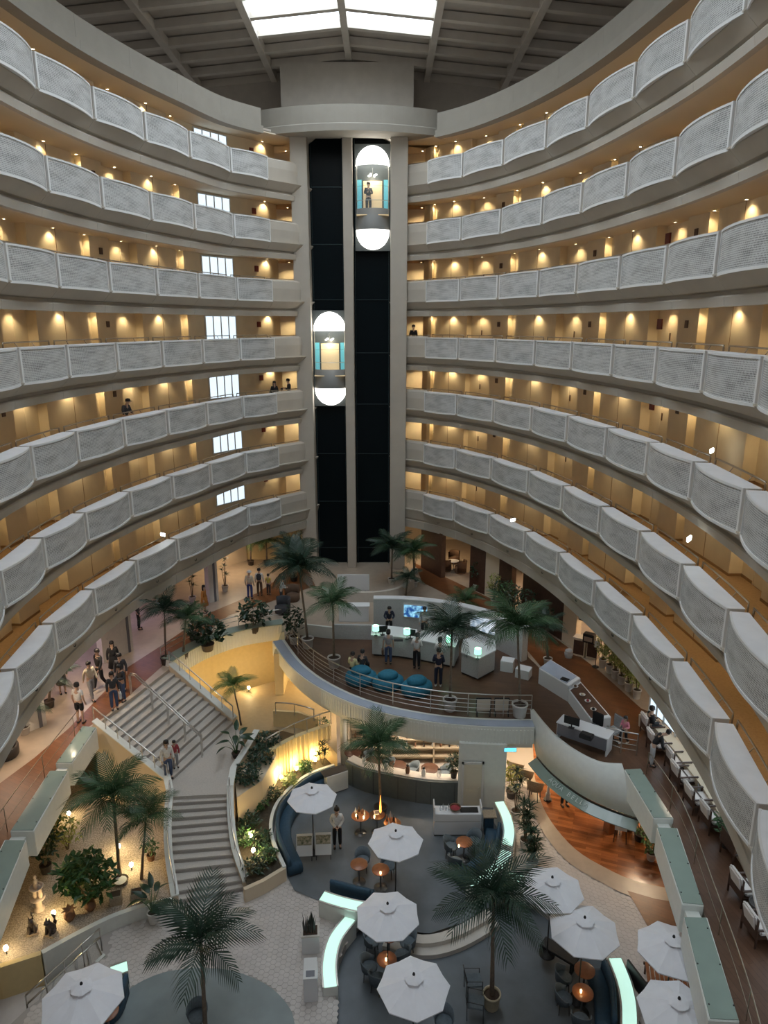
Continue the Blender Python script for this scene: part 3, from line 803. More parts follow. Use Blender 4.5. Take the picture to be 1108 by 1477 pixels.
# railing of the platform
def railing(pts, zb, bars, name, label, postevery=6, m='steel', r=0.02):
    t = MB().tube([(p[0], p[1], zb + bars[-1]) for p in pts], r * 1.25).build(name, m, None, True)
    tag(t, label, 'railing')
    for b in bars[:-1]:
        MB().tube([(p[0], p[1], zb + b) for p in pts], r * .7, 5).build('rail_bar', m, t, True)
    for i in range(0, len(pts), postevery):
        MB().tube([(pts[i][0], pts[i][1], zb), (pts[i][0], pts[i][1], zb + bars[-1])], r, 6).build('post', m, t)
    return t
railing([(p[0] - n[0]*.12, p[1] - n[1]*.12) for p, n in pn], LZ, (0.18, 0.36, 0.54, 0.72, 0.95), 'railing', 'steel railing with horizontal bars round the reception platform', 4)
# curved white bow and its glass canopy
btop = [(p[0], p[1], 3.72) for p in BOW]
bot = curve3([(5.74, 23.47), (5.99, 22.61), (6.41, 21.73), (6.94, 20.97), (7.59, 20.4), (8.38, 19.92)], 5)
mb = MB(); vs = []
pnb = with_normals(BOW, (5.65 + 3, 27))
for (p, n), q in zip(pnb, bot):
    vs += [(p[0] + n[0]*.14, p[1] + n[1]*.14, LZ), (p[0] + n[0]*.14, p[1] + n[1]*.14, 3.72), (p[0], p[1], 3.72), (p[0] * .5 + q[0] * .5 - n[0]*.05, p[1] * .5 + q[1] * .5 - n[1]*.05, 2.95), (q[0], q[1], 2.3), (q[0] + .1, q[1] + .2, 2.3)]
m_ = 6
mb.add(vs, [(i*m_+j, i*m_+j+1, i*m_+m_+j+1, i*m_+m_+j) for i in range(len(BOW)-1) for j in range(m_-1)])
bow = simple('curved_bow', mb, 'ledge_white', 'curved white parapet bowing out beside the service desk', 'parapet', smooth=True)
can = with_normals(bot, (4, 14))
cn = struct(MB().sweep(can, [(-0.05, 2.20), (0.30, 1.99), (0.30, 1.96), (-0.05, 2.16)]).build('glass_canopy', 'glass_green'), 'narrow green glass canopy strip under the white bow', 'canopy')
MB().sweep(can, [(-0.07, 2.16), (-0.02, 2.16), (-0.02, 2.24), (-0.07, 2.24)]).build('canopy_rail', 'dark_metal', cn)
def letter_mesh(ch, size, m, depth=.006):
    fc = bpy.data.curves.new('letter', 'FONT'); fc.body = ch; fc.size = size; fc.extrude = depth; fc.align_x = 'CENTER'; fc.align_y = 'CENTER'
    fo = bpy.data.objects.new('letter', fc); COL.objects.link(fo)
    dg_ = bpy.context.evaluated_depsgraph_get()
    me = bpy.data.meshes.new_from_object(fo.evaluated_get(dg_)); me.name = 'letter'
    bpy.data.objects.remove(fo); bpy.data.curves.remove(fc)
    me.materials.clear(); me.materials.append(MATS[m]); return me
mat('letter_pale', (.66, .74, .70), .5)
txt = 'AQUA BELLA'
for k_, ch in enumerate(txt):
    if ch == ' ': continue
    kk_ = 7.0 + k_ * .95
    i_ = int(kk_); f_ = kk_ - i_
    (pa, na), (pb, nb) = can[i_], can[i_ + 1]
    x_, y_ = pa[0] + (pb[0]-pa[0])*f_, pa[1] + (pb[1]-pa[1])*f_
    tx, ty = pb[0]-pa[0], pb[1]-pa[1]; l_ = math.hypot(tx, ty); T_ = Vector((tx / l_, ty / l_, 0)); N_ = Vector((na[0], na[1], 0))
    U_ = (N_ * -.35 + Vector((0, 0, .21))).normalized(); Z_ = T_.cross(U_)
    lo = link('letter', letter_mesh(ch, .24, 'letter_pale'), cn)
    M_ = Matrix((T_, U_, Z_)).transposed().to_4x4(); M_.translation = Vector((x_ + na[0]*.13, y_ + na[1]*.13, 2.10)) + Z_ * .012
    lo.matrix_world = M_
railing([(7.9, 22.28), (8.34, 21.94), (8.84, 21.77)], LZ, (0.2, 0.4, 0.6, 0.85), 'railing', 'short steel railing between bow and window lounge', 1)
# arched ledge left of the platform with ribbed face, yellow wall below
an = with_normals(ARCH, (-5.5, 27))
ar = struct(MB().sweep(an, [(-0.45, 2.9), (0.05, 2.9), (0.05, 3.72), (-0.45, 3.72)]).build('arched_ledge', 'ledge_white'), 'curved ledge with green stone top behind the staircase', 'ledge')
MB().sweep(an, [(-0.5, 3.722), (0.12, 3.722), (0.12, 3.76), (-0.5, 3.76)]).build('ledge_coping', 'glass_green', ar)
mb = MB()
for (a, na), (b, nb) in zip(an, an[1:]):
    L = math.hypot(b[0]-a[0], b[1]-a[1]); k = max(1, int(L / .12))
    for i in range(k):
        t = (i + .5) / k
        mb.obox((a[0] + (b[0]-a[0])*t + na[0]*.05, a[1] + (b[1]-a[1])*t + na[1]*.05, 3.28), .06, .05, .76, math.atan2(na[1], na[0]) + R(90))
mb.build('ribs', 'ledge_white', ar)['kind'] = 'stuff'
simple('wall_below', MB().sweep(an, [(-0.35, 0), (-0.25, 0), (-0.25, 2.95), (-0.35, 2.95)]), 'yellow_wall', 'warm yellow lit wall below the curved ledge', 'wall')
simple('wall_corner', MB().box(-5.1, -4.7, 29.9, 32.6, 0, 3.3), 'yellow_wall', 'warm yellow return wall under the platform', 'wall')
railing([(p[0] - n[0]*.55, p[1] - n[1]*.55) for p, n in an], LZ, (0.3, 0.6, 0.85), 'railing', 'steel railing behind the curved green ledge', 4)
# side walkway railings
railing(curve3([(-9.4, 9), (-10.6, 13), (-11.15, 17), (-11.3, 20.5), (-11.3, 23.4)], 4), LZ, (0.35, 0.85), 'railing', 'thin dark railing along the left walkway ledges', 3, 'bronze_rail', .012)
railing(curve3([(8.82, 20.7), (8.9, 18.2), (8.4, 15), (7.85, 12), (7.0, 9)], 4), LZ, (0.35, 0.85), 'railing', 'thin dark railing along the window lounge ledges', 3, 'bronze_rail', .012)

# ------------------------------------------------------------------ staircase
A0, A1 = (-10.84, 23.77), (-9.42, 28.2)
B0, B1 = (-7.85, 22.55), (-6.35, 26.45)
LZ2 = 1.75
NU, NL = 12, 13
lerp = lambda a, b, t: tuple(a[i] + (b[i] - a[i]) * t for i in range(len(a)))
land = [B0, B1, (-5.74, 25.68), (-5.7, 24.46), (-5.77, 23.13), (-5.59, 21.91), (-7.51, 21.76)]
st = struct(MB().prism(land, 0.0, LZ2).build('staircase', 'stair_stone'), 'broad pale stone staircase descending from lobby to lounge', 'staircase')
def step(poly, z, h, riser_line):
    o = MB().prism(poly, z - 0.9 if z > 1.0 else min(0, z - .05), z).build('step', 'stair_stone', st)
    (a, b) = riser_line
    dx, dy = b[0]-a[0], b[1]-a[1]; l = math.hypot(dx, dy); nx, ny = dy / l, -dx / l
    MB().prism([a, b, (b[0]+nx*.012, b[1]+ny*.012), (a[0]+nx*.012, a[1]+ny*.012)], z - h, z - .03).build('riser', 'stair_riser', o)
for k in range(NU - 1):
    t0, t1 = k / (NU - 1), (k + 1) / (NU - 1)
    z = LZ - (LZ - LZ2) * (k + 1) / NU
    a, b, c, d = lerp(A0, B0, t0), lerp(A1, B1, t0), lerp(A1, B1, t1), lerp(A0, B0, t1)
    o = MB().prism([a, b, c, d], z - 1.0, z).build('step', 'stair_stone', st)
    mb = MB(); a2, b2 = lerp(d, a, -.004), lerp(c, b, -.004)
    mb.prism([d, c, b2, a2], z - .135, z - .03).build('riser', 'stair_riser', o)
LC = curve3([(-7.51, 21.76), (-7.37, 20.9), (-7.09, 19.92), (-6.6, 18.78)], 8)
RC = curve3([(-5.59, 21.91), (-5.44, 21.15), (-5.12, 20.17), (-4.61, 19.32)], 8)
def curve_at(c, t):
    k = min(t * (len(c) - 1), len(c) - 1.0001); i = int(k); f = k - i
    return lerp(c[i][:2], c[i+1][:2], f)
for k in range(NL - 1):
    t0, t1 = k / (NL - 1), (k + 1) / (NL - 1)
    z = LZ2 - LZ2 * (k + 1) / NL
    a, b, c, d = curve_at(LC, t0), curve_at(RC, t0), curve_at(RC, t1), curve_at(LC, t1)
    o = MB().prism([a, b, c, d], 0, z).build('step', 'stair_stone', st)
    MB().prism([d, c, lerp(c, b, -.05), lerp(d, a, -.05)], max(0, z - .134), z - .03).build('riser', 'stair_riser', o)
# stringers
def stringer(pts, th, lab, side, top=.22):
    o = simple('stair_stringer', wall_run(pts, th, 0.0, top, side), 'interior_cream', lab, 'stringer')
    pn_ = with_normals([(p[0], p[1]) for p in pts]); vs = []
    for (xy, n), p in zip(pn_, pts):
        for r in (-.03, th + .03):
            for z in (0, .05): vs.append((xy[0] + n[0]*r*side, xy[1] + n[1]*r*side, p[2] + top + z))
    k = len(pts)
    MB().add(vs, [f for i in range(k-1) for f in ((4*i, 4*i+1, 4*i+5, 4*i+4), (4*i+2, 4*i+3, 4*i+7, 4*i+6), (4*i+1, 4*i+3, 4*i+7, 4*i+5), (4*i, 4*i+2, 4*i+6, 4*i+4))] + [(0, 1, 3, 2), (4*k-4, 4*k-3, 4*k-1, 4*k-2)]).build('stringer_coping', 'ledge_white', o)
    return o
L3 = [(A0[0], A0[1], LZ), (B0[0], B0[1], LZ2)]
up_l = [(A0[0] + (B0[0]-A0[0])*t, A0[1] + (B0[1]-A0[1])*t, LZ + (LZ2-LZ)*t) for t in (0, .5, 1)]
stringer(up_l, 0.2, 'cream wall with white coping left of the upper stair flight', -1)
up_r = [(A1[0] + (B1[0]-A1[0])*t, A1[1] + (B1[1]-A1[1])*t, LZ + (LZ2-LZ)*t) for t in (0, .5, 1)]
stringer(up_r, 0.25, 'cream wall with white coping right of the upper stair flight', 1)
zl = lambda c: [(p[0], p[1], LZ2 * (1 - i / (len(c) - 1))) for i, p in enumerate(c)]
stringer([(B0[0], B0[1], LZ2)] + zl(LC), 0.2, 'curved white coping wall left of the lower stair flight', -1, .3)
RW = [(-5.26, 25.53, 1.75), (-5.46, 24.23, 1.75), (-5.69, 23, 1.75)] + zl(RC)
stringer(RW, 0.18, 'curved white coping wall right of the landing and lower flight', 1, .3)
def handrail3(pts, h, label, posts, cat='handrail', lowbar=None):
    t = MB().tube([(p[0], p[1], p[2] + h) for p in pts], .028).build('stair_handrail', 'steel', None, True)
    tag(t, label, cat)
    for i in posts: MB().tube([(pts[i][0], pts[i][1], pts[i][2]), (pts[i][0], pts[i][1], pts[i][2] + h)], .02).build('post', 'steel', t)
    return t
mid = lambda a, b, t: tuple(a[i] + (b[i]-a[i])*t for i in range(3))
ul = [mid((A0[0]-.05, A0[1]-.1, LZ+.25), (B0[0]-.05, B0[1]-.1, LZ2+.25), t / 6) for t in range(7)]
handrail3(ul, .55, 'steel handrail on the left coping of the upper flight', range(7))
ur = [mid((A1[0], A1[1]+.12, LZ+.25), (B1[0], B1[1]+.12, LZ2+.25), t / 6) for t in range(7)]
handrail3(ur, .55, 'steel handrail on the right coping of the upper flight', range(7))
M0 = lerp(A0, A1, .5); M1 = lerp(B0, B1, .42)
for sgn in (-.07, .07):
    c0 = [(M0[0] - .2, M0[1] + .05 + sgn, LZ)] + [mid((M0[0]+.05, M0[1]+sgn, LZ), (M1[0]+.15, M1[1]+sgn, LZ2), t / 4) for t in range(5)]
    handrail3(c0, .9, 'steel centre handrail on the upper flight, ' + ('nearer of the pair' if sgn < 0 else 'farther of the pair'), (0, 2, 3, 4, 5))
for c, lab in ((LC, 'left'), (RC, 'right')):
    z3 = zl(c); off_ = -.08 if lab == 'left' else .08
    handrail3([(p[0] + off_, p[1], p[2] + .3) for p in z3], .38, f'thin steel handrail on the {lab} coping of the lower flight', range(0, len(z3), 4))

# ------------------------------------------------------------------ ground floor
LOW = [(-1.23, 14.52), (-1.36, 15.71), (-1.36, 16.6), (-1.02, 17.68), (-0.53, 18.39), (0.45, 17.94), (1.42, 17.81), (2.42, 18.2), (3.26, 18.75), (4.12, 19.18), (4.85, 18.83), (5.64, 17.94), (6.37, 17.12), (6.91, 15.93), (6.81, 14.52), (3.6, 9), (-0.6, 9)]
LOW = [tuple(p[:2]) for p in LOW]
hexpoly = [(-14, 9), (14, 9), (14, 34), (-14, 34)]
simple('floor_base', MB().box(-16, 14, 2, 47, -0.75, -0.66), 'concrete_teal', 'lower concrete base', 'floor')
flat('floor_lower_lounge', [[(p[0] , p[1]) for p in LOW]], -0.3, 'concrete_blue', 'blue grey concrete floor of the sunken lounge')
FR = [(-11.8, 2), (13, 2), (13, 46), (-14, 46), (-14, 17.6), (-10.0, 16.75), (-8.75, 17.47), (-8.28, 16.86), (-9.71, 15.2), (-10.5, 13.6), (-11.8, 10.5)]
flat('floor_ground', [FR, LOW], -0.012, 'hex_grout', 'grout bed of the hexagon tiled lounge floor', 0.6)
UPL = [(-3.31, 19.99), (-2.94, 19.29), (-2.22, 18.92), (-1.19, 18.52), (-0.52, 18.17), (0.45, 17.72), (1.4, 17.6), (2.39, 17.99), (3.22, 18.52), (4.07, 18.95), (4.55, 20.37), (4.86, 22.09), (4.54, 24.06), (2.87, 23.85), (0.17, 24.93), (-1.89, 26.34), (-3.21, 24.93), (-3.97, 22.46)]
flat('floor_upper_lounge', [UPL], 0.012, 'concrete_blue', 'blue grey concrete floor of the upper lounge')
POND = curve3([(-7.44, 14.66), (-7.23, 15.62), (-6.26, 16.28), (-4.69, 16.37), (-3.41, 15.92), (-2.64, 15.25), (-2.3, 14.47), (-1.4, 11.5), (-5.8, 11.5)], 4)
flat('floor_terrace', [POND], 0.012, 'concrete_teal', 'round grey green concrete terrace at the lower left')
WOODR = curve3([(6.22, 25.48), (6.12, 24.06), (6.26, 22.65), (6.79, 21.2), (7.62, 20.28), (8.48, 19.68), (9.83, 19.29)], 4)
BORD = curve3([(5.85, 25.48), (5.7, 23.85), (5.79, 22.28), (6.3, 20.7), (7.21, 19.68), (8.23, 18.97), (9.69, 18.69)], 4)
flat('floor_timber', [WOODR + [(12, 19.3), (12, 30), (7.0, 30)]], 0.014, 'wood_red', 'glossy red brown parquet floor under the bow')
flat('floor_border', [BORD + WOODR[::-1]], 0.013, 'stone_beige', 'polished beige stone border round the parquet')
flat('floor_timber', [[(8, 19.29), (8.79, 18.95), (9.92, 18.69), (9.31, 16.79), (8.26, 16.98)]], 0.016, 'wood_path', 'brown timber floor patch beside the umbrellas')
def inside(p, poly):
    x, y = p; c = False; j = len(poly) - 1
    for i in range(len(poly)):
        xi, yi = poly[i][:2]; xj, yj = poly[j][:2]
        if (yi > y) != (yj > y) and x < (xj - xi) * (y - yi) / (yj - yi) + xi: c = not c
        j = i
    return c
# hexagon tiles: the 300 that show largest singly, the rest as one part
hx = 0.098
tile = MB().prism([(hx * .96 * math.cos(R(60*k)), hx * .96 * math.sin(R(60*k))) for k in range(6)], -.011, 0.0).mesh('hex_tile', 'hex_tile')
cents = []
HEX = [(-11.0, 10.5), (-9.55, 15.2), (-8.15, 16.85), (-8.37, 17.65), (-7.47, 18.28), (-6.45, 18.52), (-4.59, 19.21), (-3.31, 19.99), (4.54, 24.06), (5.17, 25.39), (6.41, 25.86), (9.86, 18.04), (8.23, 14.28)]
nx_ = 0
for i in range(-120, 120):
    for j in range(0, 120):
        x = i * hx * 1.5; y = 10.5 + (j + (i % 2) * .5) * hx * math.sqrt(3)
        p = (x, y)
        if not inside(p, HEX) or inside(p, LOW) or inside(p, UPL) or inside(p, POND) or inside(p, BORD + [(12, 19.3), (12, 30), (7, 30)]): continue
        cents.append(p)
def inview(p):
    zc = p[1] * .9667 + 18 * .256; return abs(p[0]) < zc * .543 and p[1] > 11.9
cents.sort(key=lambda p: (0 if inview(p) else 1, p[1]))
fg = bpy.data.objects['floor_ground']
for p in cents[:300]: link('hex_tile', tile, fg, (p[0], p[1], 0.0))
mb = MB()
for p in cents[300:]:
    mb.prism([(p[0] + hx * .96 * math.cos(R(60*k)), p[1] + hx * .96 * math.sin(R(60*k))) for k in range(6)], -.011, 0.0)
mb.build('hex_tiles', 'hex_tile', fg, recalc=False)['kind'] = 'stuff'
# two curved steps down into the sunken lounge
sc = [(0.13, 17.83), (1.18, 17.52), (2.16, 17.78), (3.33, 18.52)]
scn = with_normals(curve3(sc, 5), (0.3, 10))
simple('curved_step', MB().sweep(scn, [(-.05, -.3), (.55, -.3), (.55, -.15), (-.05, -.15)]), 'stone_pale', 'lower curved stone step into the sunken lounge', 'step')
simple('curved_step', MB().sweep(scn, [(-.05, -.3), (.27, -.3), (.27, .0), (-.05, .0)]), 'stone_pale', 'upper curved stone step into the sunken lounge', 'step')

# ================================================================== GENERATORS: plants, furniture, people
mat('palm_leaf', (0.050, 0.110, 0.045), 0.45, var=0.25, scale=3)
mat('palm_leaf_dark', (0.022, 0.052, 0.030), 0.45, var=0.25, scale=3)
mat('palm_leaf_light', (0.12, 0.20, 0.055), 0.45, var=0.25, scale=3)
mat('leaf_yellow', (0.30, 0.30, 0.07), 0.5, var=0.25, scale=4)
mat('leaf_green', (0.045, 0.12, 0.035), 0.45, var=0.3, scale=5)
mat('leaf_dark', (0.018, 0.050, 0.022), 0.4, var=0.3, scale=5)
mat('leaf_pale', (0.18, 0.26, 0.08), 0.5, var=0.25, scale=5)
mat('trunk', (0.20, 0.155, 0.115), 0.85, var=0.2, scale=14, bump=.4)
mat('stem', (0.13, 0.10, 0.06), 0.8)
mat('pot_white', (0.74, 0.72, 0.68), 0.5)
mat('pot_cream', (0.60, 0.52, 0.36), 0.6, var=.06)
mat('pot_dark', (0.05, 0.042, 0.038), 0.5)
mat('soil', (0.075, 0.05, 0.035), 0.95, bump=.5)
FROND = {}
def frond_mesh(kind, variant):
    """unit-length feather frond lying along +x, drooping to -z"""
    key = (kind, variant)
    if key in FROND: return FROND[key]
    r_ = random.Random(variant * 31 + 5)
    mb = MB(); n = 19
    droop = (0.42, 0.58, 0.62, 0.56)[variant % 4]
    def P_(t): return Vector((t * (1 - .22 * droop * t), 0.03 * math.sin(3 * t + variant), 0.20 * t - droop * 1.15 * t ** 2.2))
    mb.tube([P_(t) for t in (0, .25, .5, .75, 1)], [.013, .010, .008, .005, .002], 4)
    for i in range(n):
        t = .13 + .87 * i / (n - 1)
        p = P_(t); d = (P_(min(t + .02, 1.0)) - P_(t - .02)).normalized()
        ln = .40 * (math.sin(math.pi * (0.12 + .80 * t)) ** .7) + .02
        for sgn in (-1, 1):
            side = Vector((0, sgn, 0)); 
            out = (side * (.85 - .35 * t) + d * (.45 + .35 * t) + Vector((0, 0, -.10 + r_.uniform(-.10, .10)))).normalized()
            tip = p + out * ln * .62; end = p + out * ln + Vector((0, 0, -.34 * ln))
            w = d * .017
            mb.add([p - w, p + w, tip + w * 1.1, tip - w * 1.1, end], [(0, 1, 2, 3), (3, 2, 4)])
    FROND[key] = mb.mesh('frond', kind, recalc=False)
    return FROND[key]
POTM = {}
def pot_mesh(kind, r, h):
    key = (kind, round(r, 2), round(h, 2))
    if key not in POTM:
        POTM[key] = (MB().lathe([(r * .74, 0), (r * .80, .02), (r * .97, h * .9), (r * 1.06, h * .9), (r * 1.06, h), (r * .9, h), (r * .88, h * .85)], n=18, cap=False).mesh('pot', kind, True),
                     MB().lathe([(r * .9, h * .86), (r * .5, h * .9), (0.0, h * .91)], n=14, cap=False).mesh('soil', 'soil', True))
    return POTM[key]
def palm(base_crown, label, fl, n=14, leaf='palm_leaf', pot=None, seed=0, group=None, tr=.05, name='palm_tree', up=0.35):
    base, (dx, h) = base_crown
    r_ = random.Random(seed)
    t = thing(name, label, 'palm', base, 0, group)
    z0 = 0
    if pot:
        pm = pot_mesh(*pot); po = link('pot', pm[0], t); link('soil', pm[1], po); z0 = pot[2] * .85
    MB().tube([(0, 0, z0), (dx * .3, .02, z0 + (h - z0) * .35), (dx * .75, 0, z0 + (h - z0) * .72), (dx, 0, h)], [tr * 1.25, tr, tr * .9, tr * .8], 8).build('trunk', 'trunk', t, True)
    for i in range(n):
        a = i * 2.39996 + seed; lev = i / n
        var = 0 if lev < .2 else 1 if lev < .5 else 2 if lev < .8 else 3
        el = R(74 - 70 * lev) * (0.65 + up) + r_.uniform(-.1, .1)
        s_ = fl * (0.78 + .22 * math.sin(math.pi * (lev * .8 + .2))) * r_.uniform(.9, 1.08)
        f = link('frond', frond_mesh(leaf, var), t, (dx, 0, h - .02 * lev), (r_.uniform(-.25, .25), -el, a), s_)
    return t
def leaf_cloud(pts, size, r_, flat_=.4, asp=.45):
    mb = MB()
    for p in pts:
        d = Vector((r_.uniform(-1, 1), r_.uniform(-1, 1), r_.uniform(-.6, .7))).normalized()
        s_ = d.cross(Vector((0, 0, 1)))
        if s_.length < .1: s_ = Vector((1, 0, 0))
        s_.normalize(); l = size * r_.uniform(.7, 1.25); w = l * asp * .5
        p = Vector(p); q = p + d * l; m = p + d * l * .5
        nrm = s_.cross(d) * (l * .08)
        mb.add([p, m + s_ * w + nrm, q, m - s_ * w + nrm], [(0, 1, 2), (0, 2, 3)])
    return mb
def bush(loc, label, rx, rz, n, size, leaf='leaf_green', seed=0, pot=None, stem=0.0, group=None, name='leafy_plant', ry=None, cat='plant', asp=.45):
    r_ = random.Random(seed * 7 + 3)
    t = thing(name, label, cat, loc, 0, group)
    z0 = 0
    if pot:
        pm = pot_mesh(*pot); po = link('pot', pm[0], t); link('soil', pm[1], po); z0 = pot[2] * .85
    pts = []
    for i in range(n):
        a = r_.uniform(0, 2 * math.pi); ph = math.acos(r_.uniform(-.95, 1)); q = r_.uniform(.35, 1) ** .5
        pts.append((rx * q * math.sin(ph) * math.cos(a), (ry or rx) * q * math.sin(ph) * math.sin(a), z0 + stem + rz + rz * q * math.cos(ph)))
    fo = leaf_cloud(pts, size, r_, asp=asp).build('foliage', leaf, t, recalc=False)
    mb = MB()
    for k in range(5):
        a = k * 1.256 + seed
        mb.tube([(0.03 * math.cos(a), .03 * math.sin(a), z0), (rx * .25 * math.cos(a), rx * .25 * math.sin(a), z0 + stem + rz * .6), (rx * .55 * math.cos(a), rx * .55 * math.sin(a), z0 + stem + rz * 1.4)], [.016, .011, .005], 5)
    mb.build('stems', 'stem', t)
    return t
ROS = {}
def rosette_mesh(leaf, n, l, seed=1):
    key = (leaf, n, l)
    if key not in ROS:
        r_ = random.Random(seed); mb = MB()
        for i in range(n):
            a = i * 2.4; el = R(r_.uniform(5, 75)); ll = l * r_.uniform(.75, 1.1)
            d = Vector((math.cos(a), math.sin(a), 0)); s_ = Vector((-math.sin(a), math.cos(a), 0)) * (l * .055)
            p1 = d * ll * .5 * math.cos(el) + Vector((0, 0, ll * .5 * math.sin(el)))
            p2 = d * ll * math.cos(el * .5) + Vector((0, 0, ll * .75 * math.sin(el) - ll * .18))
            mb.add([-s_ * .6, s_ * .6, p1 + s_, p1 - s_, p2], [(0, 1, 2, 3), (3, 2, 4)])
        ROS[key] = mb.mesh('leaf_rosette', leaf, recalc=False)
    return ROS[key]
def dracaena(loc, label, h, levels, l, leaf='leaf_green', pot=('pot_white', .2, .32), seed=0, group=None):
    t = thing('dracaena', label, 'plant', loc, seed * .7, group)
    if pot:
        pm = pot_mesh(*pot); po = link('pot', pm[0], t); link('soil', pm[1], po)
    r_ = random.Random(seed)
    for k in range(levels):
        a = k * 2.2; z = h * (0.35 + .65 * (k + 1) / levels); rr = .10 + .05 * r_.random()
        MB().tube([(0.02 * math.cos(a), .02 * math.sin(a), (pot[2] if pot else 0) * .8), (rr * math.cos(a), rr * math.sin(a), z)], [.018, .012], 5).build('cane', 'stem', t)
        link('leaf_rosette', rosette_mesh(leaf, 22, l), t, (rr * math.cos(a), rr * math.sin(a), z), (0, 0, k * 1.3), r_.uniform(.85, 1.15))
    return t
def blade_mesh(name, leaf, l, w, bend):
    mb = MB(); vs = []; n = 7
    for i in range(n):
        t = i / (n - 1); x = l * t * (1 - .15 * bend * t); z = -bend * l * t * t * .7
        ww = w * math.sin(math.pi * (.06 + .94 * t) ** .8) * .5 + .004
        vs += [(x, -ww, z + ww * .25), (x, 0, z), (x, ww, z + ww * .25)]
    mb.add(vs, [(3*i+q, 3*i+3+q, 3*i+4+q, 3*i+1+q) for i in range(n-1) for q in (0, 1)])
    return mb.mesh(name, leaf, True, recalc=False)
BL = [blade_mesh('large_leaf', 'leaf_dark', 1.0, .36, b) for b in (.1, .35, .7)]
BLG = [blade_mesh('large_leaf', 'leaf_green', 1.0, .36, b) for b in (.1, .35, .7)]
def paradise(loc, label, h, n, ll, pot=('pot_white', .2, .34), seed=0, leafs=None):
    r_ = random.Random(seed)
    t = thing('broadleaf_plant', label, 'plant', loc)
    z0 = 0
    if pot:
        pm = pot_mesh(*pot); po = link('pot', pm[0], t); link('soil', pm[1], po); z0 = pot[2] * .85
    for i in range(n):
        a = i * 2.4 + seed; rr = h * r_.uniform(.12, .42); z = z0 + h * r_.uniform(.45, 1.0)
        p = (rr * math.cos(a), rr * math.sin(a), z)
        s_ = MB().tube([(0.02 * math.cos(a), .02 * math.sin(a), z0), (p[0] * .45, p[1] * .45, z0 + (z - z0) * .6), p], [.016, .013, .009], 5).build('petiole', 'leaf_green', t)
        link('large_leaf', (leafs or BL)[i % 3], s_, p, (r_.uniform(-.5, .5), -r_.uniform(-.1, .7), a), ll * r_.uniform(.8, 1.15))
    return t

# ------------------------------------------------------------------ furniture
mat('canvas', (0.90, 0.90, 0.93), 0.8, var=0.02, scale=5)
mat('wood_table', (0.32, 0.12, 0.048), 0.3, var=0.15, scale=8)
mat('table_leg', (0.25, 0.25, 0.25), 0.35, metal=.8)
mat('chair_fabric', (0.15, 0.185, 0.21), 0.8, var=.1, scale=20)
mat('navy', (0.030, 0.075, 0.12), 0.7, var=.12, scale=12)
mat('teal_fabric', (0.016, 0.16, 0.25), 0.75, var=.15, scale=9)
mat('cushion', (0.78, 0.72, 0.68), 0.85, var=.03)
mat('frame_wood', (0.07, 0.035, 0.022), 0.45, var=.2, scale=10)
mat('grey_drum', (0.30, 0.33, 0.34), 0.5, var=.08)
mat('candle', (1, .8, .5), .4, emit=(1.0, .72, .35), estr=12)
mat('glass_clear', (0.75, 0.8, 0.82), 0.05, alpha=.35, spec=.7)
mat('paper', (0.80, 0.79, 0.76), 0.7)
def umbrella(tip, label, zb=0.0, r=.9, base=True):
    """tip: world position of the finial"""
    h = tip[2] - zb
    t = thing('parasol', label, 'umbrella', (tip[0], tip[1], zb), rng.uniform(0, .7), 'white octagonal parasols')
    MB().tube([(0, 0, .05), (0, 0, h - .05)], .02, 8).build('pole', 'dark_metal', t)
    MB().lathe([(.24, 0), (.24, .035), (.05, .06), (.04, .12)], n=20).build('base_plate', 'dark_metal', t, True)
    n = 8; K = 5; vs = [(0, 0, h - .06)]; fs = []
    za, zr_ = h - .06, h - .06 - r * .36
    pts = []
    for j in range(1, K + 1):
        q = j / K
        for i in range(n * 2):
            a = math.pi * i / n
            rr = r * q * (1 if i % 2 == 0 else math.cos(math.pi / n) * .985)
            z = za + (zr_ - za) * (q ** 1.1) - (0.02 * q if i % 2 else 0) - .0
            vs.append((rr * math.cos(a), rr * math.sin(a), z))
    m = 2 * n
    fs += [(0, 1 + i, 1 + (i + 1) % m) for i in range(m)]
    for j in range(K - 1):
        fs += [(1 + j*m + i, 1 + (j+1)*m + i, 1 + (j+1)*m + (i+1) % m, 1 + j*m + (i+1) % m) for i in range(m)]
    # short valance hem gives the cloth an edge
    k0 = len(vs)
    for i in range(m):
        x, y, z = vs[1 + (K-1)*m + i]; vs.append((x * .995, y * .995, z - .035))
    fs += [(1 + (K-1)*m + i, k0 + i, k0 + (i+1) % m, 1 + (K-1)*m + (i+1) % m) for i in range(m)]
    cn_ = MB().add(vs, fs).build('canopy', 'canvas', t, recalc=True)
    vc = []
    for j, (q, dz) in enumerate(((.02, .05), (.14, .018), (.26, -.03))):
        for i in range(m):
            a = math.pi * i / n; w = 1 + .05 * math.sin(i * 2.6) if j == 2 else 1
            vc.append((r * q * w * math.cos(a), r * q * w * math.sin(a), h - .045 + dz))
    MB().add(vc, [(j*m+i, (j+1)*m+i, (j+1)*m+(i+1) % m, j*m+(i+1) % m) for j in range(2) for i in range(m)]).build('vent_cap', 'canvas', cn_)
    for i in range(n):
        a = 2 * math.pi * i / n
        MB().tube([(.03 * math.cos(a), .03 * math.sin(a), h - .12), (r * .97 * math.cos(a), r * .97 * math.sin(a), zr_ - .015)], .008, 4).build('rib', 'table_leg', t)
    MB().lathe([(.012, -.04), (.03, -.02), (.038, .02), (.026, .06), (.0, .085)], (0, 0, h), 10, False).build('finial', 'black', t, True)
    return t
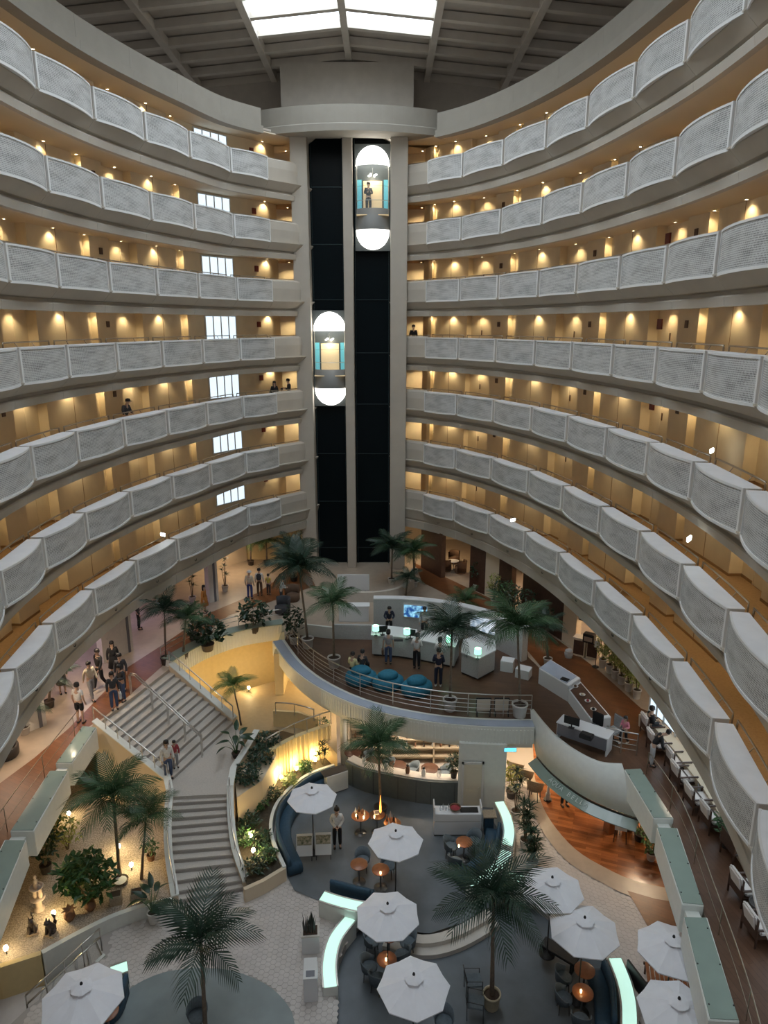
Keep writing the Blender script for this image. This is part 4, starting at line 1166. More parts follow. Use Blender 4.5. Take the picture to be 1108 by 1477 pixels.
def round_table(loc, label, r=.3, h=.72, candle=False, top='wood_table', group='round lounge tables'):
    t = thing('round_table', label, 'table', loc, 0, group)
    MB().lathe([(0, h - .035), (r - .02, h - .035), (r, h - .02), (r, h - .006), (r - .012, h), (0, h)], n=28, cap=False).build('table_top', top, t, True)
    MB().tube([(0, 0, .03), (0, 0, h - .03)], .03, 10).build('pedestal', 'table_leg', t)
    MB().lathe([(.22, 0), (.22, .015), (.06, .035), (.035, .05)], n=20).build('foot_plate', 'table_leg', t, True)
    return t
CHM = {}
def tub_parts():
    if CHM: return CHM
    seat = MB().lathe([(0, .40), (.20, .40), (.235, .42), (.235, .45), (.20, .475), (0, .48)], n=20, cap=False)
    sh = MB(); vs = []; n = 18
    for i in range(n + 1):
        a = R(-20 + 220 * i / n); hh = .60 + .19 * max(0, math.sin(a)) ** .8
        for rr, z in ((.235, .38), (.275, hh - .02), (.285, hh), (.262, hh), (.225, .44)):
            vs.append((rr * math.cos(a), rr * math.sin(a), z))
    m = 5
    sh.add(vs, [(i*m+j, i*m+(j+1) % m, (i+1)*m+(j+1) % m, (i+1)*m+j) for i in range(n) for j in range(m)] + [(0, 1, 2, 3, 4), tuple(range(n*m, n*m+5))])
    CHM['seat'] = seat.mesh('seat', 'chair_fabric', True); CHM['backrest'] = sh.mesh('backrest', 'chair_fabric', True)
    CHM['leg'] = MB().tube([(0, 0, 0), (-.03, 0, .41)], [.012, .017], 6).mesh('leg', 'dark_metal')
    return CHM
def tub_chair(loc, rz, label, scale=1.0):
    """local +y is the back"""
    c = tub_parts(); t = thing('tub_chair', label, 'chair', loc, rz, 'grey tub chairs of the lounge'); t.scale = (scale,) * 3
    link('seat', c['seat'], t); link('backrest', c['backrest'], t)
    for k in range(4): a = R(45 + 90 * k); link('leg', c['leg'], t, (.2 * math.cos(a), .2 * math.sin(a), 0), (0, 0, a))
    return t
AM = {}
def armchair(loc, rz, label, group='cushioned armchairs of the window lounge'):
    """low armchair, dark frame, pale cushions; local +y is the back"""
    if not AM:
        AM['leg'] = MB().box(-.02, .02, -.02, .02, 0, .52).mesh('leg', 'frame_wood')
        AM['arm'] = MB().box(-.03, .03, -.34, .30, .52, .55).mesh('armrest', 'frame_wood', bevel=.005)
        AM['seat'] = MB().box(-.27, .27, -.34, .16, .30, .43).mesh('seat_cushion', 'cushion', bevel=.035)
        AM['back'] = MB().box(-.27, .27, -.06, .06, 0, .52).mesh('back_cushion', 'cushion', bevel=.045)
        AM['frame'] = MB().box(-.30, .30, -.34, .30, .25, .29).box(-.30, .30, .26, .30, .29, .82).mesh('seat_frame', 'frame_wood')
        AM['strap'] = MB().box(-.29, .29, -.11, -.06, .432, .44).mesh('strap', 'frame_wood')
    t = thing('armchair', label, 'armchair', loc, rz, group)
    link('seat_frame', AM['frame'], t); link('seat_cushion', AM['seat'], t); link('back_cushion', AM['back'], t, (0, .22, .40), (R(-14), 0, 0)); link('strap', AM['strap'], t)
    for sx in (-.31, .31):
        link('armrest', AM['arm'], t, (sx, 0, 0))
        for sy in (-.30, .28): link('leg', AM['leg'], t, (sx, sy, 0))
    return t
def box_thing(name, label, cat, loc, size, m, rz=0, bevel=.01, group=None):
    o = MB().box(-size[0]/2, size[0]/2, -size[1]/2, size[1]/2, 0, size[2]).build(name, m, None, bevel=bevel)
    o.location = loc; o.rotation_euler = (0, 0, rz)
    return tag(o, label, cat, group)
def bottle(loc, label, h=.26, m='glass_clear', group='bottles and glasses'):
    o = MB().lathe([(0.0, 0), (.035, 0), (.037, h * .55), (.014, h * .75), (.013, h), (0, h)], n=10, cap=False).build('bottle', m, None, True)
    o.location = loc; return tag(o, label, 'bottle', group)
def candle(loc, label):
    t = thing('table_candle', label, 'candle', loc)
    MB().lathe([(.03, 0), (.036, .10), (.032, .10), (.028, .01)], n=12, cap=False).build('glass_holder', 'glass_clear', t, True)
    MB().lathe([(0, .01), (.022, .01), (.022, .05), (.014, .09), (0, .12)], n=8, cap=False).build('flame', 'candle', t, True)
    lamp('POINT', (0, 0, .2), .8, (1, .7, .35), t, .03)
    return t
def garden_lamp(loc, label, e=18):
    t = thing('garden_lamp', label, 'lamp', loc, 0, 'small garden lamps')
    MB().tube([(0, 0, 0), (0, 0, .16)], .018).build('stake', 'dark_metal', t)
    MB().lathe([(0, .14), (.05, .15), (.072, .21), (.06, .27), (0, .29)], n=12, cap=False).build('globe', 'lamp_glow', t, True)
    lamp('POINT', (0, 0, .42), e, (1, .72, .32), t, .08)
    return t
def desk_lamp(loc, label):
    t = thing('desk_lamp', label, 'lamp', loc, 0, 'green shaded counter lamps')
    MB().lathe([(.08, 0), (.08, .02), (.02, .03)], n=14).build('lamp_base', 'dark_metal', t)
    MB().tube([(0, 0, .02), (0, 0, .3)], .012).build('lamp_stem', 'dark_metal', t)
    MB().lathe([(.15, .26), (.14, .5), (.135, .5), (.145, .26)], n=18, cap=False).build('lamp_shade', 'green_shade', t, True)
    lamp('POINT', (0, 0, .58), 4, (.8, 1, .85), t, .06)
    return t
mat('green_shade', (0.3, 0.75, 0.55), .5, emit=(.35, .95, .62), estr=1.3)

# ------------------------------------------------------------------ people
mat('skin_tone', (0.55, 0.36, 0.26), 0.55)
mat('hair_black', (0.014, 0.011, 0.010), 0.5)
mat('shoe_dark', (0.02, 0.02, 0.022), 0.5)
mat('shoe_white', (0.75, 0.74, 0.72), 0.5)
CLOTH = {'white': (.74, .73, .70), 'cream': (.66, .58, .44), 'black': (.016, .016, .018), 'charcoal': (.05, .05, .055), 'denim': (.06, .09, .17), 'blue': (.05, .07, .22), 'grey': (.33, .33, .33), 'pink': (.62, .22, .28), 'red': (.35, .05, .06), 'yellow': (.62, .50, .10), 'orange': (.52, .22, .05), 'brown': (.13, .075, .045), 'lightgrey': (.55, .55, .55), 'paleyellow': (.72, .66, .36), 'floral': (.10, .09, .07), 'navy_dark': (.022, .026, .05)}
for k_, c_ in CLOTH.items(): mat('cloth_' + k_, c_, .85, var=.1, scale=14)
POSE = {
 'stand': dict(),
 'walk': dict(kn=((-.09, -.14, .50), (.09, .02, .50)), an=((-.09, -.22, .09), (.09, .24, .14)), el=((-.22, .08, 1.13), (.22, -.05, 1.13)), wr=((-.22, .14, .90), (.22, -.20, .94))),
 'folded': dict(el=((-.23, .03, 1.13), (.23, .03, 1.13)), wr=((-.05, -.16, .98), (.05, -.16, .98))),
 'carry': dict(el=((-.22, .02, 1.13), (.22, .02, 1.13)), wr=((-.10, -.24, 1.16), (.10, -.24, 1.16)), headf=.04),
 'lean': dict(el=((-.25, -.10, 1.15), (.25, -.10, 1.15)), wr=((-.12, -.30, 1.08), (.12, -.30, 1.08)), lean=.14, headf=.05),
 'sit': dict(sit=True),
 'bend': dict(lean=.42, el=((-.22, -.30, 1.0), (.22, -.30, 1.0)), wr=((-.12, -.42, .84), (.12, -.42, .84)), headf=.08),
 'run': dict(kn=((-.09, -.26, .58), (.09, .04, .50)), an=((-.09, -.10, .22), (.09, .30, .16)), el=((-.26, .14, 1.18), (.26, -.04, 1.16)), wr=((-.24, .00, 1.06), (.22, -.26, 1.20))),
}
JOBS = []
def person(loc, rz, pose, top, bottom, label, h=1.68, sleeves='long', shorts=False, hair='short', shoes='shoe_dark', hat=None, skirt=False, bag=None, cloth2=None):
    JOBS.append(dict(loc=loc, rz=rz, pose=pose, top=top, bottom=bottom, label=label, h=h, sleeves=sleeves, shorts=shorts, hair=hair, shoes=shoes, hat=hat, skirt=skirt, bag=bag, apron=cloth2))
def joints(pose):
    d = POSE[pose]
    J = dict(pel=(0, 0, .94), wst=(0, 0, 1.08), chs=(0, 0, 1.28), nck=(0, .0, 1.44), hd0=(0, -.01, 1.53), hd1=(0, -.02, 1.64))
    sh = [(-.165, .01, 1.385), (.165, .01, 1.385)]; el = [(-.225, .03, 1.12), (.225, .03, 1.12)]; wr = [(-.235, -.05, .88), (.235, -.05, .88)]
    hp = [(-.09, 0, .90), (.09, 0, .90)]; kn = [(-.10, -.02, .50), (.10, -.02, .50)]; an = [(-.105, .02, .09), (.105, .02, .09)]
    el = list(d.get('el', el)); wr = list(d.get('wr', wr)); kn = list(d.get('kn', kn)); an = list(d.get('an', an))
    if d.get('sit'):
        dz = -.42
        for k in J: J[k] = (J[k][0], J[k][1], J[k][2] + dz)
        sh = [(p[0], p[1], p[2] + dz) for p in sh]
        el = [(-.22, -.02, 1.12 + dz), (.22, -.02, 1.12 + dz)]; wr = [(-.12, -.28, 1.04 + dz), (.12, -.28, 1.04 + dz)]
        hp = [(-.09, 0, .50), (.09, 0, .50)]; kn = [(-.11, -.42, .50), (.11, -.42, .50)]; an = [(-.11, -.42, .09), (.11, -.42, .09)]
        J['pel'] = (0, .02, .52)
    ln = d.get('lean', 0)
    if ln:
        z0 = J['pel'][2]
        def sl(p):
            k = max(0, p[2] - z0) ; return (p[0], p[1] - k * ln * 1.5, z0 + k * math.cos(ln))
        for k in J: J[k] = sl(J[k])
        sh = [sl(p) for p in sh]
    hf = d.get('headf', 0)
    for k in ('hd0', 'hd1'): J[k] = (J[k][0], J[k][1] - hf, J[k][2] - hf * .3)
    to = [(a[0] * 1.08, a[1] - .15, a[2] - .055) for a in an]
    ha = []
    for e, w in zip(el, wr):
        v = (Vector(w) - Vector(e)).normalized(); ha.append(tuple(Vector(w) + v * .07))
    return J, sh, el, wr, hp, kn, an, to, ha
def skin_job(verts, edges, radii, root=0):
    me = bpy.data.meshes.new('sk'); me.from_pydata(verts, edges, [])
    o = bpy.data.objects.new('sk', me); COL.objects.link(o)
    o.modifiers.new('s', 'SKIN')
    if not me.skin_vertices: 
        bm = bmesh.new(); bm.from_mesh(me); bm.verts.layers.skin.verify(); bm.to_mesh(me); bm.free()
    for i, r in enumerate(radii):
        r = r if isinstance(r, tuple) else (r, r)
        me.skin_vertices[0].data[i].radius = r
        me.skin_vertices[0].data[i].use_root = (i == root)
    o.modifiers['s'].use_smooth_shade = True
    ss = o.modifiers.new('u', 'SUBSURF'); ss.levels = 1; ss.render_levels = 1
    return o
def build_people():
    work = []
    for q in JOBS:
        J, sh, el, wr, hp, kn, an, to, ha = joints(q['pose'])
        # body: one continuous figure
        V = [J['pel'], J['wst'], J['chs'], J['nck'], J['hd0'], J['hd1']]; Rr = [(.13, .10), (.12, .09), (.15, .10), .052, (.075, .085), (.078, .09)]
        E_ = [(0, 1), (1, 2), (2, 3), (3, 4), (4, 5)]
        def chain(root, pts, rad):
            k = root
            for p, r in zip(pts, rad):
                V.append(p); Rr.append(r); E_.append((k, len(V) - 1)); k = len(V) - 1
        for s_ in (0, 1):
            chain(2, [sh[s_], el[s_], wr[s_], ha[s_]], [.058, .042, .030, (.034, .020)])
            chain(0, [hp[s_], kn[s_], an[s_], to[s_]], [.085, .058, .038, (.040, .028)])
        nose = (J['hd1'][0], J['hd1'][1] - .115, J['hd1'][2] - .055)
        body = skin_job(V, E_, Rr)
        tV = [J['pel'], J['wst'], J['chs'], (J['nck'][0], J['nck'][1], J['nck'][2] - .045)]; tR = [(.148, .118), (.142, .112), (.168, .122), .072]; tE = [(0, 1), (1, 2), (2, 3)]
        for s_ in (0, 1):
            k = len(tV); end = wr[s_] if q['sleeves'] == 'long' else tuple(Vector(sh[s_]).lerp(Vector(el[s_]), .75))
            mid_ = el[s_] if q['sleeves'] == 'long' else tuple(Vector(sh[s_]).lerp(Vector(el[s_]), .4))
            tV += [sh[s_], mid_, end]; tR += [.075, .060, .050]; tE += [(2, k), (k, k + 1), (k + 1, k + 2)]
        shirt = skin_job(tV, tE, tR)
        bV = [(J['pel'][0], J['pel'][1], J['pel'][2] + .06), J['pel']]; bR = [(.142, .112), (.148, .118)]; bE = [(0, 1)]
        for s_ in (0, 1):
            k = len(bV); k_end = an[s_] if not q['shorts'] else tuple(Vector(hp[s_]).lerp(Vector(kn[s_]), .92)); k_mid = kn[s_] if not q['shorts'] else tuple(Vector(hp[s_]).lerp(Vector(kn[s_]), .5))
            bV += [hp[s_], k_mid, k_end]; bR += [.100, .078 if not q['shorts'] else .095, .062 if not q['shorts'] else .09]; bE += [(1, k), (k, k + 1), (k + 1, k + 2)]
        pants = skin_job(bV, bE, bR)
        work.append((q, body, shirt, pants, J, an, to, wr, ha, el, hp, kn))
    bpy.context.view_layer.update()
    dg = bpy.context.evaluated_depsgraph_get()
    for q, body, shirt, pants, J, an, to, wr, ha, el, hp, kn in work:
        t = thing('person', q['label'], 'person', q['loc'], q['rz'])
        t.scale = (q['h'] / 1.735,) * 3
        ms = []
        for o, m, nm in ((body, 'skin_tone', 'body'), (shirt, 'cloth_' + q['top'], 'shirt'), (pants, 'cloth_' + q['bottom'], 'trousers')):
            me = bpy.data.meshes.new_from_object(o.evaluated_get(dg)); me.name = nm
            me.materials.clear(); me.materials.append(MATS[m]); ms.append(me)
        # face and fingers joined to the body mesh
        mb = MB(); hx_, hy_, hz_ = J['hd1']
        mb.lathe([(0, -.03), (.014, -.02), (.012, 0), (0, .02)], (hx_, hy_ - .098, hz_ - .05), 6, False)
        for sx in (-1, 1): mb.lathe([(0, -.03), (.012, -.02), (.016, .01), (0, .03)], (hx_ + sx * .088, hy_ + .005, hz_ - .045), 6, False)
        for s_ in (0, 1):
            w, hnd = Vector(wr[s_]), Vector(ha[s_]); d = (hnd - w).normalized(); sd = d.cross(Vector((1, 0, 0)))
            if sd.length < .2: sd = d.cross(Vector((0, 1, 0)))
            sd.normalize(); dn = d.cross(sd)
            for f, ln in ((-1.5, .055), (-.5, .068), (.5, .064), (1.5, .048)):
                a = hnd + sd * f * .017
                mb.tube([a, a + d * ln * .55, a + d * ln * .95 + dn * .018], [.0085, .008, .006], 5)
            a = w + d * .035 + sd * .028
            mb.tube([a, a + sd * .025 + d * .03, a + sd * .03 + d * .055], [.010, .009, .007], 5)
        bm = bmesh.new(); bm.from_mesh(ms[0])
        tmp = mb.mesh('x', 'skin_tone', True); bm.from_mesh(tmp); bm.to_mesh(ms[0]); bm.free(); bpy.data.meshes.remove(tmp)
        bo = link('body', ms[0], t); link('shirt', ms[1], t)
        if q['skirt']:
            p = J['pel']
            MB().lathe([(.155, .12), (.17, 0), (.24, -.45), (.235, -.45)], (p[0], p[1], p[2]), 18, False).build('skirt', 'cloth_' + q['bottom'], t, True)
        else:
            link('trousers', ms[2], t)
        # eyes and mouth
        MB().lathe([(0, -.008), (.009, 0), (0, .008)], (hx_ - .032, hy_ - .093, hz_ - .03), 6, False).lathe([(0, -.008), (.009, 0), (0, .008)], (hx_ + .032, hy_ - .093, hz_ - .03), 6, False).box(hx_ - .022, hx_ + .022, hy_ - .098, hy_ - .088, hz_ - .094, hz_ - .086).build('facial_features', 'hair_black', bo)
        # hair
        if q['hat']:
            MB().lathe([(.10, -.02), (.108, .03), (.085, .085), (0, .105)], (hx_, hy_ + .005, hz_), 14, False).lathe([(.10, -.02), (.155, -.025), (.155, -.015), (.10, -.005)], (hx_, hy_ - .02, hz_), 14, False).build('hat', 'cloth_' + q['hat'], t, True)
        prof = [(.098, -.02), (.106, .03), (.088, .082), (.04, .108), (0, .112)]
        hm = MB().lathe(prof, (hx_, hy_ + .014, hz_), 14, False)
        back = {'short': -.07, 'bob': -.14, 'long': -.30, 'bun': -.08}[q['hair']]
        vs = []; fs = []; n_ = 10
        for i in range(n_ + 1):
            a = R(-15 + 210 * i / n_)
            for rr, z in ((.104, .02), (.108, back * .5), (.088, back), (.07, back), (.085, 0)):
                vs.append((hx_ + rr * math.cos(a), hy_ + .014 + rr * math.sin(a), hz_ + z))
        hm.add(vs, [(i*5+j, i*5+(j+1) % 5, (i+1)*5+(j+1) % 5, (i+1)*5+j) for i in range(n_) for j in range(5)])
        if q['hair'] == 'bun': hm.lathe([(0, -.04), (.035, -.02), (.045, .01), (.03, .045), (0, .055)], (hx_, hy_ + .07, hz_ + .09), 8, False)
        if not q['hat'] or q['hair'] != 'short': hm.build('hair', 'hair_black', t, True)
        for a, b in zip(an, to):
            v = Vector((a[0], (a[1] + b[1]) / 2 + .01, a[2] - .045))
            MB().obox(v, .085, .25, .075, 0).build('shoe', q['shoes'], t, True, bevel=.025)
        if q['bag']:
            kind, colr = q['bag']; c0 = J['chs']
            if kind == 'backpack':
                bg_ = MB().box(-.14, .14, .10, .25, -.24, .16).build('backpack', 'cloth_' + colr, t, bevel=.05); bg_.location = (c0[0], c0[1] + .01, c0[2])
                for sx in (-.09, .09): MB().tube([(sx, .12, .15), (sx, -.10, .10), (sx, -.12, -.08), (sx, .10, -.20)], .015, 5).build('shoulder_strap', 'cloth_' + colr, bg_)
            else:
                w = wr[1]
                bg_ = MB().box(-.03, .07, -.15, .15, -.40, -.12).build('handbag', 'cloth_' + colr, t, bevel=.03); bg_.location = w
                MB().tube([(.02, -.10, -.13), (.02, -.05, .02), (.02, .05, .02), (.02, .10, -.13)], .008, 5).build('bag_handle', 'cloth_' + colr, bg_)
        if q['apron']:
            p = J['pel']
            MB().lathe([(.16, .1), (.175, -.05), (.19, -.42), (.185, -.42)], (p[0], p[1] - .01, p[2]), 16, False).build('apron', 'cloth_' + q['apron'], t, True)
    for q in work:
        for o in q[1:4]:
            me = o.data; bpy.data.objects.remove(o); bpy.data.meshes.remove(me)

# ================================================================== LOBBY LEVEL
mat('leaf_bamboo', (0.30, 0.36, 0.10), 0.5, var=0.25, scale=5)
mat('fin_white', (0.74, 0.70, 0.64), 0.6, var=.04)
mat('stripe_grey', (0.18, 0.18, 0.20), 0.5)
mat('screen_blue', (0.05, 0.2, 0.5), .3, emit=(.08, .35, .85), estr=.9)
mat('screen_pale', (0.5, 0.6, 0.7), .3, emit=(.55, .70, .85), estr=.7)
mat('counter_white', (0.78, 0.79, 0.80), .4)
mat('lobby_ceiling', (0.62, 0.55, 0.45), .8)
for s in CH:
    simple('ceiling_lobby', MB().sweep(CH[s], [(-0.1, 6.12), (-11, 6.12), (-11, 6.2), (-0.1, 6.2)]), 'lobby_ceiling', f'lobby ceiling under the lowest gallery, {s} side', 'ceiling')
simple('ceiling_lobby', MB().box(-9, 5, 43.0, 48, 6.12, 6.2), 'lobby_ceiling', 'lobby ceiling behind the lift tower', 'ceiling')
simple('wall_back', MB().box(-22, 16, 47.6, 47.9, 3.4, 6.3), 'interior_cream', 'cream back wall of the lobby', 'wall')
simple('wall_left', MB().box(-21.9, -21.6, 2, 48, 3.4, 6.3), 'interior_cream', 'cream outer wall left of the lobby', 'wall')
simple('wall_right', MB().box(15.4, 15.7, 2, 48, 3.4, 6.3), 'interior_cream', 'cream outer wall right of the lobby', 'wall')
def wall_between(a, b, th, z0, z1, name, m, label, cat='wall'):
    dx, dy = b[0]-a[0], b[1]-a[1]; l = math.hypot(dx, dy); nx, ny = -dy / l * th, dx / l * th
    return simple(name, MB().prism([a, b, (b[0]+nx, b[1]+ny), (a[0]+nx, a[1]+ny)], z0, z1), m, label, cat)
# left: radial fin walls with a grey end stripe
for a, b, lab in (((-9.44, 35.82), (-9.04, 36.22), 'beside the people at the far left'), ((-12.49, 28.75), (-11.61, 30.07), 'behind the walking group'), ((-13.55, 22.8), (-12.73, 23.77), 'at the left picture edge')):
    w = wall_between(a, b, .4, 3.4, 6.14, 'fin_wall', 'fin_white', f'pale fin wall with grey stripe {lab}')
    dx, dy = b[0]-a[0], b[1]-a[1]; l = math.hypot(dx, dy); ux, uy = dx / l, dy / l
    p = (b[0] - ux * .16, b[1] - uy * .16)
    MB().prism([p, (p[0] - ux*.12, p[1] - uy*.12), (p[0] - ux*.12 + uy*.03, p[1] - uy*.12 - ux*.03), (p[0] + uy*.03, p[1] - ux*.03)], 3.4, 6.13).build('grey_stripe', 'stripe_grey', w)
simple('wall_shop', MB().box(-9.0, -5.2, 43.2, 43.5, 3.4, 6.14), 'yellow_wall', 'warm cream wall behind the palms left of the tower', 'wall')
wall_between((-9.0, 43.2), (-13.5, 38.5), .3, 3.4, 6.14, 'wall_shop', 'interior_cream', 'cream lobby wall at the far left')
wall_between((-17, 36), (-17, 18), .3, 3.4, 6.14, 'wall_shop', 'interior_cream', 'cream bar wall behind the left fin walls')
# bar lighting behind the fins: ceiling panels added to light up the lobby
mat('bar_panel_lilac', (.7, .6, 1), .5, emit=(.66, .56, 1.0), estr=.9)
mat('bar_panel_warm', (1, .8, .6), .5, emit=(1.0, .72, .50), estr=2.5)
def ceil_panel(loc, sx, sy, m, label, e, col):
    t = thing('ceiling_light_panel', label, 'ceiling light', loc)
    MB().box(-sx/2, sx/2, -sy/2, sy/2, -.03, 0).build('diffuser', m, t)
    MB().box(-sx/2-.04, -sx/2, -sy/2, sy/2, -.05, 0).box(sx/2, sx/2+.04, -sy/2, sy/2, -.05, 0).build('panel_frame', 'white_paint', t)
    lamp('AREA', (0, 0, -.06), e, col, t, sx, sizey=sy)
    return t
ceil_panel((-12.6, 33.5, 6.1), 1.6, 2.2, 'bar_panel_lilac', 'lilac ceiling light panel of the left bar, far end', 12, (.86, .70, 1))
ceil_panel((-13.6, 28.5, 6.1), 1.6, 2.4, 'bar_panel_lilac', 'lilac ceiling light panel of the left bar, middle', 14, (.74, .68, 1))
ceil_panel((-13.8, 23.0, 6.1), 1.6, 2.4, 'bar_panel_warm', 'warm ceiling light panel over the left walkway', 55, (1, .72, .52))
ceil_panel((-9.0, 40.2, 6.1), 1.2, 1.6, 'bar_panel_warm', 'warm ceiling light panel left of the lift tower', 45, (1, .76, .48))
ceil_panel((9.3, 36.5, 6.1), 1.6, 1.6, 'bar_panel_warm', 'warm ceiling light panel of the tea room', 70, (1, .8, .62))
ceil_panel((11.3, 29.4, 6.1), 1.4, 1.4, 'bar_panel_warm', 'warm ceiling light panel over the coffee counter', 120, (1, .80, .58))
ceil_panel((10.4, 22.5, 6.1), .6, 2.4, 'bar_panel_warm', 'warm ceiling light panel over the window lounge', 35, (1, .80, .62))
ceil_panel((3.2, 42.6, 6.1), .9, .9, 'bar_panel_warm', 'warm ceiling light panel right of the lift tower', 45, (1, .72, .40))
for x, y, w in ((-11.5, 26.3, 'before the middle fin wall'), (-11.9, 22.2, 'before the leftmost fin wall'), (-10.4, 31.2, 'by the far left fin wall'), (-12.6, 25.2, 'beside the middle fin wall')):  # spots put in to brighten the fronts of the fin walls
    t = thing('downlight', f'lobby ceiling downlight {w}', 'downlight', (x, y, 6.12))
    link('trim_ring', dl_ring, t, (0, 0, -0.018)); link('lamp_disc', dl_disc, t, (0, 0, -0.010))
    lamp('SPOT', (0, 0, -0.03), 130, (1, .80, .58), t, .06, 130, .8)
# right: dark timber screens, cream piers, openings
RW_ = [((2.29, 41.72), (3.39, 39.73), 'dark_wood', 'dark timber wall panel right of the tower plants'), ((4.89, 38.12), (5.62, 37.04), 'dark_wood', 'dark timber wall panel with potted plant in front'),
       ((5.62, 37.04), (6.2, 36.02), 'interior_cream', 'cream stone pier between timber panels'), ((6.2, 36.02), (6.71, 35.04), 'dark_wood', 'dark timber wall panel behind the dark shrubs'),
       ((7.16, 34.3), (8.49, 31.11), 'dark_wood', 'long dark timber wall behind the shrubs'), ((8.49, 31.11), (8.88, 30.22), 'interior_cream', 'cream pier with a small framed notice'), ]
for a, b, m, lab in RW_: wall_between(a, b, .3, 3.4, 6.14, 'wall_panel', m, lab)
wall_between((11.8, 36), (8.6, 40.5), .3, 3.4, 6.14, 'wall_shop', 'interior_cream', 'cream back wall of the tea room')
tw = wall_between((11.4, 36.2), (9.4, 39.0), .05, 4.1, 5.9, 'window_tea', 'window_day', 'bright daylight window of the tea room', 'window')
for t_ in (0, .33, .66, 1):
    MB().tube([(11.38 - 2.0*t_, 36.2 + 2.8*t_, 4.1), (11.38 - 2.0*t_, 36.2 + 2.8*t_, 5.9)], .04).build('mullion', 'white_paint', tw)
wall_between((13.4, 27.2), (12.6, 32.5), .3, 3.4, 6.14, 'wall_shop', 'interior_cream', 'cream back wall behind the coffee counter')
wall_between((10.77, 29.64), (10.9, 24.46), .3, 3.4, 6.14, 'wall_shop', 'interior_cream', 'cream wall behind the row of bamboo pots')
nt_ = MB().obox((0, 0, 0), .3, .03, .38).build('framed_notice', 'dark_plate', None); nt_.location = (9.05, 30.18, 5.05); nt_.rotation_euler = (0, 0, R(-56)); tag(nt_, 'small dark framed notice on the cream pier', 'notice')
MB().box(-.1, .1, -.025, -.016, -.12, .12).build('notice_print', 'paper', nt_)
# window wall of the lounge
WW = [(9.98, 23.8), (10.22, 23.0), (10.4, 21.4), (10.5, 19.4), (10.4, 16.6), (10.0, 13.4), (9.3, 10.5)]
for k in range(6):
    a, b = WW[k], WW[k+1]
    w = simple(f'window_lounge_{k+1}', wall_run([(a[0], a[1], 5.7), (b[0], b[1], 5.7)], .04, 4.0), 'window_day', f'bright daylight window pane {("at the far end", "second from the far end", "third along", "fourth along", "fifth along", "nearest")[k]} of the window lounge', 'window')
    for t_ in (0, .5, 1):
        MB().tube([(a[0] + (b[0]-a[0])*t_, a[1] + (b[1]-a[1])*t_, 3.9), (a[0] + (b[0]-a[0])*t_, a[1] + (b[1]-a[1])*t_, 5.75)], .045, 6).build('mullion', 'white_paint', w)
simple('window_bench', MB().sweep(with_normals(WW, (8, 20)), [(-.05, 3.4), (.42, 3.4), (.45, 3.9), (-.05, 3.9)]), 'interior_cream', 'cream sill bench along the lounge windows', 'bench')
simple('wall_lintel', MB().sweep(with_normals(WW, (8, 20)), [(-.1, 5.7), (.15, 5.7), (.15, 6.14), (-.1, 6.14)]), 'plaster', 'pale lintel over the lounge windows', 'lintel')

# planter round the tower foot
pf = curve3([(-2.04, 36.02), (-0.53, 36.02), (0.81, 36.63), (1.75, 38.12)], 5)
simple('tower_planter', wall_run([(p[0], p[1], 3.95) for p in pf], .2, 3.4), 'stone_pale', 'low curved stone planter at the foot of the lift tower', 'planter')
# white panels in front of the tower
def panel_thing(name, label, cat, a, b, z0, z1, th, m):
    dx, dy = b[0]-a[0], b[1]-a[1]; l = math.hypot(dx, dy)
    o = MB().box(0, l, 0, th, 0, z1 - z0).build(name, m, None, bevel=.012)
    o.location = (a[0], a[1], z0); o.rotation_euler = (0, 0, math.atan2(dy, dx)); return tag(o, label, cat)
sb_ = panel_thing('sign_board', 'blank white sign panel standing before the lift shafts', 'sign', (-2.57, 36.63), (-0.81, 36.63), 3.8, 4.75, .06, 'counter_white')
for x in (.15, 1.5): MB().box(x, x + .05, 0, .05, -.4, 0).build('leg', 'dark_metal', sb_)
cb = panel_thing('white_cabinet', 'white low cabinet with rounded lid left of reception', 'cabinet', (-2.29, 33.32), (-0.78, 33.32), 3.4, 4.2, .5, 'counter_white')
MB().box(-.02, 1.56, -.02, .52, .8, .86).build('cabinet_lid', 'planter_lid', cb, bevel=.02)
simple('platform_screen', wall_run([(*(-2.43, 31.27), 4.15), (*(-0.56, 31.19), 4.15)], .12, 3.4), 'mosaic', 'low mosaic screen at the back of the platform', 'screen wall')
simple('platform_screen', wall_run([(*(-4.18, 31.74), 4.0), (*(-2.43, 31.27), 4.0)], .12, 3.4), 'ledge_white', 'low pale screen at the left of the platform', 'screen wall')
# reception back wall
rw = curve3([(-0.52, 32.39), (1.23, 32.31), (3.23, 31.66), (4.92, 30.51), (6.15, 28.89)], 6)
rwn = with_normals(rw, (1.5, 20))
bw = struct(MB().sweep(rwn, [(0, 3.4), (0, 5.0), (-.35, 5.0), (-.35, 3.4)]).build('reception_wall', 'mosaic'), 'curved mosaic wall behind the reception counters', 'wall')
MB().sweep(rwn, [(.03, 5.0), (.03, 5.05), (-.38, 5.05), (-.38, 5.0)]).build('wall_coping', 'counter_white', bw)
def screen(p, n, w, h, z, m, label):
    t = thing('wall_screen', label, 'screen', (p[0] + n[0]*.05, p[1] + n[1]*.05, z), math.atan2(n[1], n[0]) + R(90))
    MB().box(-w/2-.04, w/2+.04, -.02, .03, -h/2-.04, h/2+.04).build('screen_frame', 'white_paint', t)
    MB().box(-w/2, w/2, -.03, -.02, -h/2, h/2).build('screen_image', m, t)
    return t
